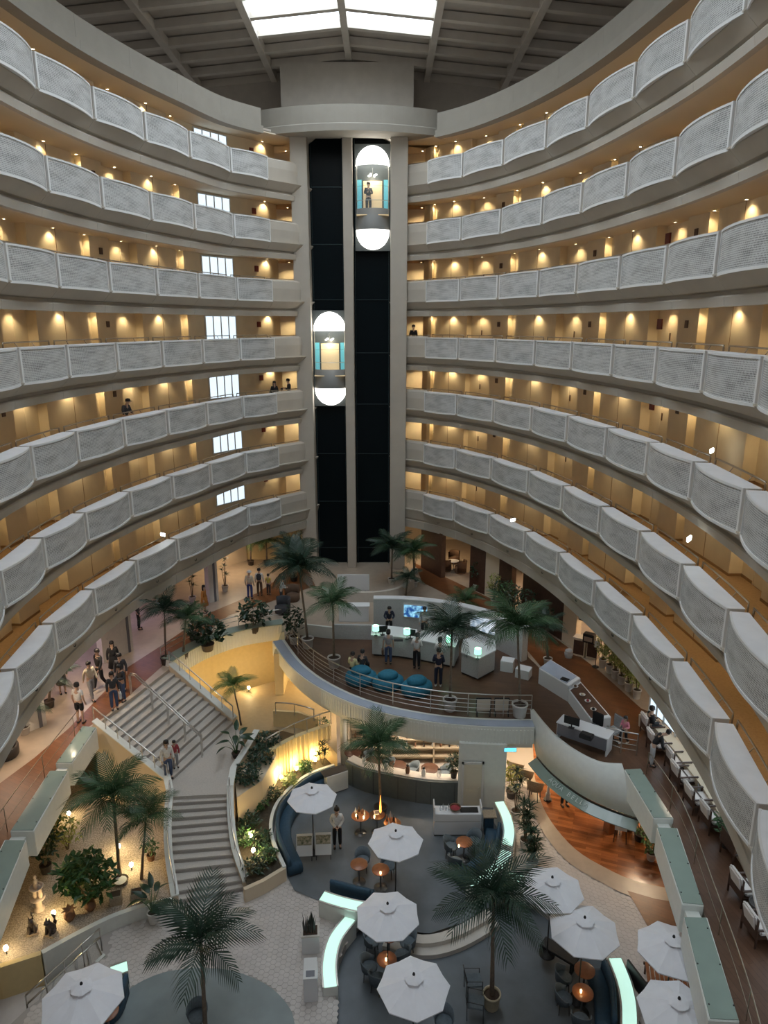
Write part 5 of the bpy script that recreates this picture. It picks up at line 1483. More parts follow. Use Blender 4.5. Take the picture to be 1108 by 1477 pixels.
def screen_pattern(name, c1, c2, st, sc_):
    m, nt, b = node_mat(name); N = nt.nodes.new
    tc = N('ShaderNodeTexCoord'); v = N('ShaderNodeTexNoise'); v.inputs['Scale'].default_value = sc_; v.inputs['Detail'].default_value = 4
    nt.links.new(tc.outputs['Object'], v.inputs['Vector'])
    rp = N('ShaderNodeValToRGB'); rp.color_ramp.elements[0].position = .42; rp.color_ramp.elements[0].color = (*c1, 1); rp.color_ramp.elements[1].position = .66; rp.color_ramp.elements[1].color = (*c2, 1)
    nt.links.new(v.outputs['Fac'], rp.inputs[0]); nt.links.new(rp.outputs[0], b.inputs['Emission Color']); b.inputs['Emission Strength'].default_value = st
    b.inputs['Base Color'].default_value = (.02, .02, .02, 1)
screen_pattern('screen_sea', (.01, .06, .22), (.35, .75, .95), 1.0, 4)
screen_pattern('screen_photo', (.25, .33, .42), (.85, .93, 1.0), .8, 3.2)
screen(*rwn[7], 1.15, .62, 4.45, 'screen_sea', 'wall screen showing deep blue water above reception')
screen(*rwn[17], 1.35, .70, 4.42, 'screen_photo', 'wall screen showing a pale picture above reception')
# counters
def counter(poly, label, z1=4.45):
    t = MB().prism(poly, 3.5, z1 - .05).build('reception_counter', 'mosaic', None); tag(t, label, 'counter')
    cx = sum(p[0] for p in poly) / len(poly); cy = sum(p[1] for p in poly) / len(poly)
    MB().prism([(cx + (p[0]-cx)*1.05, cy + (p[1]-cy)*1.05) for p in poly], z1 - .05, z1).build('counter_top', 'counter_white', t)
    MB().prism([(cx + (p[0]-cx)*.94, cy + (p[1]-cy)*.94) for p in poly], 3.4, 3.5).build('plinth', 'dark_metal', t)
    return t
c1 = [(-0.54, 29.5), (0.66, 29.3), (1.43, 29.02), (1.48, 30.07), (0.68, 30.36), (-0.52, 30.59)]
c2 = [(1.62, 28.95), (3.08, 28.29), (3.4, 29.36), (1.73, 30)]
c3 = [(3.33, 27.78), (3.97, 27.16), (4.8, 27.97), (4.9, 28.89), (4.3, 29.5), (3.55, 28.95)]
counter(c1, 'left mosaic reception counter with white top'); counter(c2, 'middle mosaic reception counter partly behind the palm'); counter(c3, 'faceted right reception counter with white top')
for p, lab in (((-0.37, 29.38, 4.45), 'at the left end of reception'), ((1.02, 29.02, 4.45), 'on the left counter by the guests'), ((2.84, 28.25, 4.45), 'behind the palm fronds'), ((3.92, 27.06, 4.45), 'on the faceted right counter')):
    desk_lamp(p, 'green shaded counter lamp ' + lab)
def monitor(loc, rz, label, w=.45):
    t = thing('monitor', label, 'monitor', loc, rz)
    MB().box(-w/2, w/2, -.015, .015, .14, .44).build('monitor_screen', 'black', t, bevel=.006); MB().box(-.02, .02, 0, .03, .02, .2).build('stand', 'dark_metal', t); MB().box(-.1, .1, -.07, .07, 0, .02).build('foot', 'dark_metal', t)
monitor((-0.06, 29.46, 4.45), 0.2, 'black monitor at the left reception counter'); monitor((1.18, 29.09, 4.45), -.2, 'black monitor beside the second counter lamp')
kb = MB().box(-.22, .22, -.1, .1, 0, .02).build('keyboard', 'black', None, bevel=.004); kb.location = (0.62, 28.88, 4.45); tag(kb, 'black keyboard pad on the left reception counter', 'keyboard')
box_thing('low_plinth', 'low white block right of the faceted counter', 'plinth', (5.4, 28.16, 3.4), (.55, .5, .5), 'counter_white', -.35)
box_thing('low_plinth', 'longer low white block ending the reception wall', 'plinth', (5.98, 27.53, 3.4), (.6, .5, .42), 'counter_white', -.5)
# teal sofas: three puffed round seats
for k, (p, lab) in enumerate((((-0.97, 27.04, 3.4), 'left, with seated guests'), ((0.17, 26.63, 3.4), 'in the middle'), ((1.34, 26.17, 3.4), 'at the right'))):
    t = thing('teal_sofa', f'round teal lobby sofa {lab}', 'sofa', p, .2 * k, 'round teal sofas on the platform')
    MB().lathe([(.52, 0), (.63, .05), (.68, .2), (.64, .40), (.46, .47), (0, .48)], n=24, cap=False, squash=.82).build('seat', 'teal_fabric', t, True)
    MB().lathe([(0, .40), (.40, .44), (.43, .60), (.30, .70), (0, .72)], n=20, cap=False, squash=.8).build('back_bolster', 'teal_fabric', t, True)
    MB().lathe([(.45, 0), (.45, .05)], n=20).build('base_plinth', 'dark_metal', t)
# service desk with food display
d1 = [(6.48, 26.92), (7.15, 27.72), (8, 26.06), (7.35, 25.4)]
d2 = [(7.35, 25.4), (8, 26.06), (8.41, 23.35), (7.63, 23.07)]
sd = tag(MB().prism(d1, 3.4, 4.12).build('service_desk', 'counter_white', None, bevel=.02), 'white service desk with inset tablet beside the walkway', 'desk')
MB().prism([lerp(q, (6.9, 27.0), .12) for q in d1], 4.12, 4.13).build('desk_inlay', 'glass_blue', sd)
sd2 = tag(MB().prism(d2, 3.4, 3.98).build('display_desk', 'counter_white', None, bevel=.02), 'white display desk with small dishes beside the walkway', 'desk')
MB().prism([lerp(q, (7.7, 24.6), .12) for q in d2], 3.98, 3.99).build('display_tray', 'dark_wood', sd2)
tb = MB().box(-.16, .16, -.12, .12, 0, .03).build('tablet', 'black', None, bevel=.008); tb.location = (7.31, 25.9, 4.14); tb.rotation_euler = (0, 0, -.7); tag(tb, 'black tablet lying on the white service desk', 'tablet')
for k, (px, lab) in enumerate((((7.65, 25.54, 4), 'far end'), ((7.75, 24.88, 4), 'second from the far end'), ((7.83, 24.41, 4), 'middle'), ((7.87, 23.8, 4), 'near end'))):
    t = thing('serving_dish', f'small dish of sweets on the display desk, {lab}', 'dish', px, 0, 'dishes on the display desk')
    MB().lathe([(.05, 0), (.11, .03), (.12, .045), (.10, .04)], n=14, cap=False).build('plate', 'paper', t, True)
    MB().lathe([(0, .02), (.06, .03), (.05, .08), (0, .1)], n=8, cap=False).build('sweets', ('cloth_brown', 'cloth_cream', 'cloth_red', 'cloth_black')[k], t, True)
# office desk behind the bow
od = thing('office_desk', 'white office desk behind the curved bow', 'desk', (7.18, 22.45, 3.4), R(-36))
MB().box(-.95, .95, -.33, .33, .70, .74).build('desk_top', 'counter_white', od, bevel=.008)
for x in (-.9, .9): MB().box(x - .02, x + .02, -.3, .3, 0, .7).build('side_panel', 'counter_white', od)
MB().box(-.9, .9, -.32, -.29, .25, .7).build('modesty_panel', 'stripe_grey', od)
monitor((6.66, 22.34, 4.14), R(-30), 'black monitor on the white office desk', .55)
pr_ = MB().box(-.22, .22, -.17, .17, 0, .14).build('printer', 'black', None, bevel=.02); pr_.location = (7.03, 21.73, 4.14); pr_.rotation_euler = (0, 0, R(-36)); tag(pr_, 'black printer on the white office desk', 'printer')
MB().box(-.16, .16, -.1, .1, .14, .16).build('paper_tray', 'dark_metal', pr_)
def office_chair(loc, rz, m, label):
    t = thing('office_chair', label, 'chair', loc, rz)
    MB().box(-.24, .24, -.24, .24, .42, .5).build('seat', m, t, bevel=.03); MB().box(-.23, .23, .2, .26, .5, 1.0).build('backrest', m, t, bevel=.03)
    MB().tube([(0, 0, .08), (0, 0, .42)], .03).build('gas_lift', 'dark_metal', t)
    for k in range(5): MB().tube([(0, 0, .1), (.26*math.cos(k*1.257), .26*math.sin(k*1.257), .05)], .02, 5).build('foot', 'dark_metal', t)
office_chair((7.61, 22.8, 3.4), R(-50), 'cloth_black', 'black office chair at the white desk'); office_chair((8.29, 22.63, 3.4), R(-60), 'cloth_grey', 'grey office chair at the white desk')
for k, p in enumerate(((3.83, 24.41, 3.4), (4.53, 24.41, 3.4))):
    t = thing('notice_stand', f'small framed board by the platform rail, {("left", "right")[k]} of the pair', 'sign', p)
    MB().box(-.26, .26, -.02, .02, .22, .72).build('board', 'lobby_ceiling', t); MB().box(-.29, .29, -.025, .025, .72, .76).box(-.29, -.26, -.02, .02, .2, .72).box(.26, .29, -.02, .02, .2, .72).build('board_frame', 'dark_metal', t)
    for x in (-.25, .25): MB().box(x - .015, x + .015, -.12, .12, 0, .22).build('leg', 'dark_metal', t)
# coffee counter right
for p, sx, lab in (((8.96, 29.64, 3.4), .55, 'left'), ((9.48, 29.36, 3.4), .5, 'right')):
    c = box_thing('coffee_cabinet', f'pale wooden coffee cabinet, {lab} of the pair', 'cabinet', p, (sx, .45, .85), 'interior_cream', -.6)
    MB().box(-sx/2-.02, sx/2+.02, -.24, .24, .85, .89).build('cabinet_top', 'stone_pale', c); MB().box(-sx/2+.04, sx/2-.04, -.235, -.225, .1, .78).build('cabinet_door', 'dark_wood', c)
cm = box_thing('coffee_machine', 'black coffee machine on the wooden cabinet', 'coffee machine', (9.17, 29.07, 4.29), (.5, .35, .42), 'black', -.6, .02); MB().box(-.18, .18, -.2, -.16, .1, .3).build('machine_front', 'steel', cm)
bk = MB().lathe([(.16, 0), (.2, .2), (.16, .34), (.10, .4), (0, .42)], n=14, cap=False).build('dotted_basket', 'cloth_lightgrey', None, True); bk.location = (8.38, 29.36, 3.4); tag(bk, 'light grey dotted basket at the foot of the cream pier', 'basket')
MB().lathe([(.17, .3), (.18, .33), (.17, .36)], n=14, cap=False).build('basket_rim', 'cloth_white', bk)
ss_ = thing('sign_stand', 'thin black sign stand before the coffee counter', 'sign', (9.33, 28.42, 3.4)); MB().tube([(0, 0, 0), (0, 0, 1.0)], .015).build('pole', 'dark_metal', ss_); MB().lathe([(.15, 0), (.15, .02)], n=14).build('base', 'dark_metal', ss_); MB().obox((0, 0, 1.08), .22, .02, .3, -.5).build('sign_plate', 'paper', ss_)
# tea room armchairs and table far right
for k, (p, rz) in enumerate((((3.79, 41.08, 3.4), 2.4), ((4.65, 40.7, 3.4), -2.2), ((4.44, 42.52, 3.4), 0.3))):
    t = thing('tea_room_chair', f'brown upholstered tea room chair, {("nearest the timber wall", "on the right", "by the window")[k]}', 'armchair', p, rz)
    MB().lathe([(.32, 0), (.36, .1), (.36, .4), (0, .42)], n=18, cap=False).build('seat', 'cloth_brown', t, True)
    vs = []; 
    for i in range(13):
        a = R(180 * i / 12)
        for rr, z in ((.36, .1), (.40, .78), (.32, .78), (.30, .4)): vs.append((rr*math.cos(a), rr*math.sin(a), z))
    MB().add(vs, [(4*i+j, 4*i+(j+1) % 4, 4*i+4+(j+1) % 4, 4*i+4+j) for i in range(12) for j in range(4)]).build('backrest', 'cloth_brown', t, True)
round_table((4.27, 41.21, 3.4), 'small white round table in the tea room', .35, .6, top='counter_white', group='tea room table')
for k, p in enumerate(((7.07, 36.22, 3.4), (7.52, 35.23, 3.4))):
    tub_chair(p, 2.0 + k, f'pale rounded chair behind the shrubs, {("left", "right")[k]}', 1.2)

# ------------------------------------------------------------------ lobby plants
palm(((-2.2, 28.42, 3.4), (-0.01, 2.95)), 'tall slim potted palm at the left of the platform', 1.35, 14, 'palm_leaf', ('pot_white', .28, .5), 1)
palm(((-3.57, 30.36, 3.4), (-0.27, 3.84)), 'dense dark potted palm in the platform corner near the tower', 1.7, 20, 'palm_leaf_dark', ('pot_white', .28, .5), 2)
palm(((2.58, 24.82, 3.4), (0.00, 3.30)), 'potted palm before the reception counters, left of the two', 1.5, 15, 'palm_leaf_dark', ('pot_white', .27, .5), 3)
palm(((5.22, 24.36, 3.4), (-0.23, 3.62)), 'potted palm before the reception counters, right of the two', 1.75, 16, 'palm_leaf', ('pot_white', .30, .55), 4)
palm(((-9.69, 28.69, 3.4), (0.11, 2.52)), 'potted palm at the stair head beside the walkway', 1.2, 12, 'palm_leaf_dark', ('pot_dark', .24, .36), 5)
palm(((-9.06, 29.23, 3.4), (0.23, 1.92)), 'smaller palm right of the stair head palm', 1.1, 12, 'palm_leaf', ('pot_dark', .22, .3), 6)
palm(((-8.37, 42.12, 3.4), (0.07, 1.50)), 'small palm by the cream wall left of the tower, left one', 1.2, 12, 'palm_leaf', ('pot_dark', .2, .3), 7)
palm(((-7.36, 42.12, 3.4), (0.02, 1.50)), 'small palm by the cream wall left of the tower, right one', 1.2, 12, 'palm_leaf', ('pot_dark', .2, .3), 8)
palm(((-5.31, 39.26, 3.4), (0.06, 1.84)), 'dark bushy palm at the foot of the left tower pier', 1.5, 18, 'palm_leaf_dark', ('pot_dark', .22, .3), 9)
palm(((0.44, 38.79, 3.4), (0.04, 2.12)), 'dark palm at the foot of the right lift shaft', 1.5, 16, 'palm_leaf_dark', ('pot_white', .22, .35), 10)
palm(((1.76, 38.34, 3.4), (-0.10, 2.02)), 'palm by the right tower pier', 1.3, 16, 'palm_leaf', ('pot_white', .22, .35), 11)
palm(((1.19, 36.63, 3.4), (0.11, 1.10)), 'low palm in the tower planter', .9, 12, 'palm_leaf_dark', None, 12)
palm(((4.31, 34.67, 3.4), (-0.02, 0.55)), 'low fern like palm behind the reception wall', 1.1, 12, 'palm_leaf', ('pot_white', .2, .3), 13)
palm(((7.28, 28.69, 3.4), (-0.16, 1.77)), 'dark palm at the right end of the reception wall', 1.0, 12, 'palm_leaf_dark', ('pot_white', .2, .3), 14)
palm(((-12.8, 29.57, 3.4), (0.01, 1.37)), 'dark palm behind the middle fin wall', .9, 10, 'palm_leaf_dark', ('pot_dark', .2, .3), 15)
palm(((-13.2, 25.03, 3.4), (0.17, 1.21)), 'dark palm beside the floral dress by the left fin wall', 1.1, 10, 'palm_leaf_dark', ('pot_dark', .2, .3), 16)
palm(((-13.27, 23.16, 3.4), (0.14, 1.09)), 'small palm before the leftmost fin wall', .9, 9, 'palm_leaf_dark', ('pot_white', .2, .3), 17)
bush((-6.37, 32.06, 3.4), 'large leaved shrub behind the curved green ledge, right one', .85, .62, 170, .34, 'leaf_dark', 1, ('pot_dark', .3, .35), .1, ry=.6, asp=.6)
bush((-8.17, 30.07, 3.4), 'large leaved shrub behind the curved green ledge, left one', .95, .62, 190, .34, 'leaf_dark', 2, ('pot_dark', .3, .35), .1, ry=.6, asp=.6)
bush((-9, 31.04, 3.4), 'thin shrub with pale blossoms behind the curved ledge', .6, .55, 110, .22, 'leaf_green', 3, ('pot_dark', .26, .35), .5)
bush((-4.24, 30.81, 3.4), 'dark heart leaved climber by the platform corner', .45, .75, 150, .22, 'leaf_dark', 4, ('pot_white', .25, .4), .1, asp=.7)
dracaena((-9.02, 37.68, 3.4), 'slender dracaena beside the far left fin wall', 1.8, 4, .35, 'leaf_dark', seed=1)
dracaena((-10.43, 36.02, 3.4), 'slender dracaena before the bar', 1.7, 4, .35, 'leaf_dark', seed=2)
dracaena((1.85, 40.45, 3.4), 'yellow lit dracaena right of the tower', 2.0, 5, .35, 'leaf_pale', seed=3)
for k, (p, leaf, lab, rx) in enumerate((((5.25, 37.79, 3.4), 'leaf_dark', 'single dark shrub in white pot before the timber panel', .35), ((5.9, 35.52, 3.4), 'leaf_yellow', 'yellow leaved shrub in white pot at the cream pier', .38), ((6.13, 34.85, 3.4), 'leaf_dark', 'dark shrub in white pot, second of the row', .4), ((6.37, 34.3, 3.4), 'leaf_green', 'green shrub in white pot, third of the row', .45), ((6.66, 33.94, 3.4), 'leaf_dark', 'dark shrub in white pot, fourth of the row', .5), ((7.07, 32.89, 3.4), 'leaf_dark', 'big dark shrub in white pot before the long timber wall', .7), ((7.34, 31.66, 3.4), 'leaf_dark', 'dark shrub in white pot near the cream pier, left', .5), ((7.61, 31.19, 3.4), 'leaf_dark', 'dark shrub in white pot near the cream pier, right', .45))):
    bush(p, lab, rx, .55 + .2 * rx, 150, .2, leaf, 10 + k, ('pot_white', .17, .36), .25)
for k, p in enumerate(((9.64, 28.42, 3.4), (9.79, 27.91, 3.4), (9.87, 27.41, 3.4), (9.98, 26.92, 3.4), (10.08, 26.34, 3.4), (10.21, 25.72, 3.4))):
    bush(p, f'bamboo in white pot, {("farthest", "second", "third", "fourth", "fifth", "nearest")[k]} of the row by the cream wall', .36, .55, 260, .2, 'leaf_bamboo', 30 + k, ('pot_white', .17, .40), .2, 'row of potted bamboo', 'potted_bamboo', asp=.3)
palm(((5.81, 38.12, 3.4), (0.08, 1.09)), 'yellowish potted palm before the dark timber panel', .7, 10, 'palm_leaf_light', ('pot_white', .16, .3), 18)

for p, rz, lab in (((-5.01, 36.22, 3.4), .4, 'brown rounded armchair beside the palms left of the tower'), ((-5.31, 34.48, 3.4), -.6, 'dark rounded armchair before the palms left of the tower')):
    t = thing('lobby_armchair', lab, 'armchair', p, rz)
    MB().lathe([(.34, 0), (.40, .08), (.40, .38), (0, .42)], n=18, cap=False).build('seat', 'cloth_brown' if 'brown' in lab else 'cloth_charcoal', t, True)
    vs = []
    for i in range(13):
        a = R(180 * i / 12)
        for rr, z in ((.40, .1), (.44, .82), (.35, .82), (.32, .4)): vs.append((rr*math.cos(a), rr*math.sin(a), z))
    MB().add(vs, [(4*i+j, 4*i+(j+1) % 4, 4*i+4+(j+1) % 4, 4*i+4+j) for i in range(12) for j in range(4)] + [(0, 1, 2, 3), (48, 49, 50, 51)]).build('backrest', 'cloth_brown' if 'brown' in lab else 'cloth_charcoal', t, True)
# ------------------------------------------------------------------ window lounge seats
CHL = (((*(9.82, 23.03), 3.4), 'farthest, with a seated guest'), ((*(9.67, 22), 3.4), 'second from the far end'), ((*(9.9, 20.89), 3.4), 'third from the far end'), ((*(9.76, 20.1), 3.4), 'fourth from the far end'), ((*(9.74, 18.97), 3.4), 'fifth, beside the second grey drum'), ((*(9.85, 18.08), 3.4), 'sixth, above the slatted bench'), ((*(9.48, 15.38), 3.4), 'seventh, below the slatted bench'), ((*(9.23, 14.16), 3.4), 'last, at the right picture edge'))
for p, lab in CHL: armchair(p, R(94), 'dark framed lounge armchair with pale cushions, ' + lab)
for k, (p, lab) in enumerate((((*(10.2, 22.26), 3.4), 'grey drum table between the far armchairs'), ((*(10.22, 19.45), 3.4), 'grey drum table beside the fifth armchair'), ((*(9.51, 14.77), 3.4), 'dark drum table between the last armchairs'))):
    t = thing('drum_table', lab, 'side table', p); MB().lathe([(.2, 0), (.235, .2), (.25, .46), (.23, .46), (.22, .42)], n=20, cap=False).build('drum', 'grey_drum' if k < 2 else 'pot_dark', t, True); MB().lathe([(.225, .42), (0, .43)], n=20, cap=False).build('drum_top', 'pot_dark', t)
sb = thing('slatted_bench', 'dark slatted wooden bench in the window lounge', 'bench', (*(9.9, 16.81), 3.4), R(96))
for k in range(9): MB().box(-.32 + k*.075, -.27 + k*.075, -.28, .28, .38, .41).build('slat', 'frame_wood', sb)
MB().box(-.34, .34, .24, .28, .41, .85).build('back_rail', 'frame_wood', sb); MB().box(-.3, .3, .14, .24, .42, .75).build('back_cushion', 'cloth_brown', sb, bevel=.03)
for x in (-.3, .3):
    for y in (-.25, .25): MB().box(x - .02, x + .02, y - .02, y + .02, 0, .38).build('leg', 'frame_wood', sb)
bush((*(9.91, 17.31), 3.4), 'green plant behind the slatted bench', .35, .4, 120, .2, 'leaf_green', 41, ('pot_dark', .2, .3), .1)
dt = thing('tiered_planter', 'dark round tiered planter at the left picture edge', 'planter', (-13.27, 21.77, 3.4)); MB().lathe([(.42, 0), (.46, .1), (.46, .38), (.38, .4), (.36, .34)], n=22, cap=False).build('lower_tier', 'pot_dark', dt, True); MB().lathe([(.26, .3), (.34, .62), (.30, .64), (.28, .58), (0, .58)], n=20, cap=False).build('upper_bowl', 'grey_drum', dt, True)

# ------------------------------------------------------------------ lobby people
FW = 0.0                                            # facing the camera
person((-7.37, 36.42, 3.4), 3.0, 'stand', 'cream', 'blue', 'person in cream shirt, blue trousers and white cap seen from behind', hat='white')
person((-6.92, 36.94, 3.4), 3.2, 'stand', 'white', 'brown', 'person in white top with dark backpack beside the white cap', 1.62, bag=('backpack', 'charcoal'))
person((-6.44, 37.04, 3.4), 2.8, 'stand', 'yellow', 'charcoal', 'child in yellow top by the palms left of the tower', 1.25, sleeves='short')
person((-5.54, 35.62, 3.4), 1.8, 'lean', 'lightgrey', 'charcoal', 'person in light grey striped shirt bending near the palms', 1.6)
person((-9.38, 34.48, 3.4), 1.4, 'stand', 'orange', 'orange', 'person in orange dress behind the shrubs', 1.55, skirt=True, hair='long')
person((-12.13, 32.39, 3.4), 2.0, 'stand', 'charcoal', 'black', 'person in dark clothes beside the middle fin wall', 1.7)
person((-11.75, 26.51, 3.4), -.5, 'walk', 'black', 'black', 'person in black clothes and white shoes walking on the timber path', 1.8, shoes='shoe_white')
person((-11.55, 27.53, 3.4), .5, 'stand', 'black', 'black', 'long haired person in black at the back of the group', 1.66, hair='long', skirt=True)
person((-10.79, 26.34, 3.4), .3, 'stand', 'charcoal', 'charcoal', 'person in dark jacket over a white collar in the group', 1.68)
person((-10.57, 24.87, 3.4), .5, 'stand', 'charcoal', 'denim', 'person in jeans and dark jacket with white handbag at the stair head', 1.62, hair='bob', bag=('handbag', 'white'))
person((-10.47, 25.51, 3.4), -.6, 'carry', 'charcoal', 'denim', 'person with dark coat looking down at the stair head', 1.62, hair='bob')
person((-11.78, 25.67, 3.4), .9, 'walk', 'cream', 'grey', 'person in beige shirt and grey trousers on the timber path', 1.66)
person((-11.49, 23.87, 3.4), 3.0, 'stand', 'white', 'black', 'person in white T-shirt and dark shorts seen from behind', 1.70, sleeves='short', shorts=True)
person((-13.15, 26.11, 3.4), .6, 'stand', 'floral', 'floral', 'long haired person in dark floral dress by the fin wall', 1.6, hair='long', skirt=True)
person((-7.89, 22.58, 1.9), .6, 'stand', 'white', 'denim', 'person in white top and jeans descending the stairs', 1.6, hair='bob')
person((-7.78, 23.11, 2), .5, 'stand', 'red', 'grey', 'small child in dark red top on the stairs', 1.15)
person((0.19, 28.69, 3.4), 3.2, 'stand', 'grey', 'denim', 'guest in grey top and jeans at the left counter', 1.68, sleeves='short', hair='bob', bag=('handbag', 'brown'))
person((0.24, 31.58, 3.4), .1, 'lean', 'navy_dark', 'black', 'receptionist in dark uniform behind the left counter', 1.66)
person((1.43, 28.29, 3.4), 2.9, 'carry', 'white', 'black', 'guest in loose white shirt and black trousers at the counter', 1.68)
person((1.93, 31.27, 3.4), -.3, 'stand', 'lightgrey', 'charcoal', 'receptionist in pale grey shirt behind the middle counter', 1.68)
person((2.41, 27.91, 3.4), 3.0, 'carry', 'white', 'black', 'guest in white top half hidden by the palm', 1.66, hair='bob')
person((2.26, 26.69, 3.4), 3.0, 'carry', 'navy_dark', 'navy_dark', 'person in dark navy outfit standing behind the teal sofas', 1.75, shoes='shoe_white')
person((-1.33, 27.41, 3.4), 2.6, 'sit', 'paleyellow', 'black', 'seated guest in pale yellow top on the left teal sofa', 1.62)
person((-0.92, 27.59, 3.4), 2.8, 'sit', 'charcoal', 'black', 'seated guest in dark top on the left teal sofa', 1.65)
person((8.59, 22.41, 3.4), -.9, 'run', 'pink', 'black', 'girl in pink top and dark leggings running along the walkway', 1.18, hair='bob', shoes='shoe_white')
person((*(9.71, 22.93), 3.4), R(94), 'sit', 'black', 'charcoal', 'guest in black seated in the farthest armchair', 1.68)
person((9.15, 21.21, 3.4), R(80), 'bend', 'black', 'lightgrey', 'person in black bending beside the second armchair', 1.5)
# people on the galleries and in the lift
gx, gy = off('left', 5.55, -.38); person((gx, gy, FLOOR(5)), R(70), 'lean', 'charcoal', 'charcoal', 'man in dark jacket and cap leaning on the fifth left-hand gallery rail', 1.72, hat='black')
gx, gy = off('left', 1.75, -.4); person((gx, gy, FLOOR(5)), .6, 'stand', 'black', 'black', 'long haired person in black on the fifth left-hand gallery', 1.62, hair='long')
gx, gy = off('left', 1.5, -.4); person((gx, gy, FLOOR(5)), .2, 'stand', 'charcoal', 'black', 'child between two adults on the fifth left-hand gallery', 1.2)
gx, gy = off('left', 1.22, -.35); person((gx, gy, FLOOR(5)), -1.2, 'carry', 'black', 'black', 'person in black nearest the tower on the fifth left-hand gallery', 1.72)
gx, gy = off('right', 1.15, -.4); person((gx, gy, FLOOR(4)), .4, 'stand', 'black', 'black', 'dark silhouetted person beside the tower on the fourth right-hand gallery', 1.7)
gx, gy = off('left', 6.1, -.9); person((gx, gy, FLOOR(1)), 1.2, 'stand', 'black', 'black', 'dark haired person behind the top left-hand gallery panel', 1.68)
person((-.85, 41.75, 24.75 - .92), .2, 'carry', 'charcoal', 'charcoal', 'person in dark clothes standing in the upper lift car', 1.68)

# ================================================================== GROUND LEVEL
mat('gravel', (0.44, 0.37, 0.30), 0.95, var=.5, scale=26, bump=.9, bscale=30)
mat('panel_dark', (0.13, 0.15, 0.145), 0.55, var=.06)
mat('terracotta', (0.22, 0.11, 0.06), .7, var=.2)
mat('statue_pale', (0.62, 0.50, 0.42), .8, var=.1, scale=20)
mat('statue_dark', (0.06, 0.045, 0.04), .6, var=.3, scale=20)
mat('sign_cyan', (.2, .7, .9), .4, emit=(.10, .62, 1.0), estr=1.6)
mat('ground_door', (.72, .66, .52), .6)
mat('passage_tile', (0.40, 0.30, 0.17), .6, var=.05)
mat('soil_bed', (0.055, 0.045, 0.03), .95, var=.3, scale=9, bump=.6)
mat('wicker', (0.36, 0.30, 0.22), .8, var=.2, scale=30)
# enclosing walls under the lobby
simple('wall_ground', MB().box(-14.3, -14.0, 2, 46, -.7, 3.1), 'yellow_wall', 'warm yellow wall behind the left garden', 'wall')
simple('wall_ground', MB().box(12.6, 12.9, 2, 46, -.7, 3.1), 'interior_cream', 'cream wall right of the parquet', 'wall')
simple('wall_ground', MB().box(-14, 13, 33.5, 33.8, -.7, 3.1), 'interior_cream', 'cream back wall of the restaurant', 'wall')
simple('ceiling_ground', MB().prism([(-4.6, 30.5), (-3.3, 28.9), (-2.0, 27.1), (-.3, 25.7), (1.8, 24.85), (3.9, 24.5), (5.8, 24.5), (6.3, 22.6), (7.2, 21.2), (8.5, 20.9), (12.6, 20.9), (12.6, 33.5), (-4.6, 33.5)], 3.0, 3.08), 'lobby_ceiling', 'ceiling of the restaurant under the platform', 'ceiling')
# left garden
garden = [(-13.9, 16.2)] + [(-11.01, 16.28), (-9.96, 16.51), (-9.19, 17.35), (-8.38, 17.97), (-7.53, 18.41), (-6.71, 18.6)] + [(p[0] - .2, p[1]) for p in LC[::-4]] + [(B0[0] - .15, B0[1] - .15), (A0[0], A0[1] - .3), (-13.9, 26)]
flat('floor_garden', [garden], .3, 'gravel', 'warm lit gravel bed of the left garden')
cu = curve3([(-6.69, 18.58, 0.45), (-7.49, 18.33, 0.45), (-8.34, 17.93, 0.45), (-9.15, 17.31, 0.45), (-9.96, 16.58, 0.45)], 5)
simple('garden_curb', wall_run(cu, .16, -.66), 'ledge_white', 'curved pale curb wall of the left garden', 'curb')
simple('garden_curb', wall_run([(-9.96, 16.58, 0.45), (-10.91, 16.14, 0.45), (-13.9, 16.0, .45)], .16, -.66), 'yellow_wall', 'straight pale curb wall at the left picture edge', 'curb')
flat('floor_lower_left', [[(-14, 8), (-11.8, 8), (-10.5, 13.6), (-9.71, 15.2), (-9.9, 16.4), (-11, 16.2), (-14, 16.2)]], -.645, 'hex_tile', 'pale tiled floor below the small steps')
# small steps at the lower left
s0, s1 = (-8.75, 17.47), (-8.28, 16.86); e0, e1 = (-9.9, 16.3), (-9.71, 15.2)
sm = struct(MB().prism([s0, s1, lerp(s1, e1, .02), lerp(s0, e0, .02)], -.66, 0).build('small_steps', 'stair_stone'), 'short flight of stone steps beside the garden curb', 'steps')
for k in range(5):
    a, b, c, d = lerp(s0, e0, k / 5), lerp(s1, e1, k / 5), lerp(s1, e1, (k + 1) / 5), lerp(s0, e0, (k + 1) / 5)
    z = -.12 * (k + 1)
    st_ = MB().prism([a, b, c, d], -.66, z).build('step', 'stair_stone', sm)
    MB().prism([lerp(a, d, .82), lerp(b, c, .82), c, d], z, z + .004).build('nosing', 'stair_riser', st_)
simple('steps_kerb', wall_run([(s1[0], s1[1], .06), (e1[0], e1[1], -.5)], .1, -.66, 0, 1), 'ledge_white', 'pale kerb beside the small steps', 'kerb')
hr = [(s1[0] + (e1[0]-s1[0])*t/4 - .08, s1[1] + (e1[1]-s1[1])*t/4 + .08, .06 - .14*t) for t in range(5)]
handrail3(hr, .8, 'steel handrail beside the small steps', range(5)); handrail3(hr, .5, 'lower steel rail beside the small steps', (0, 4))
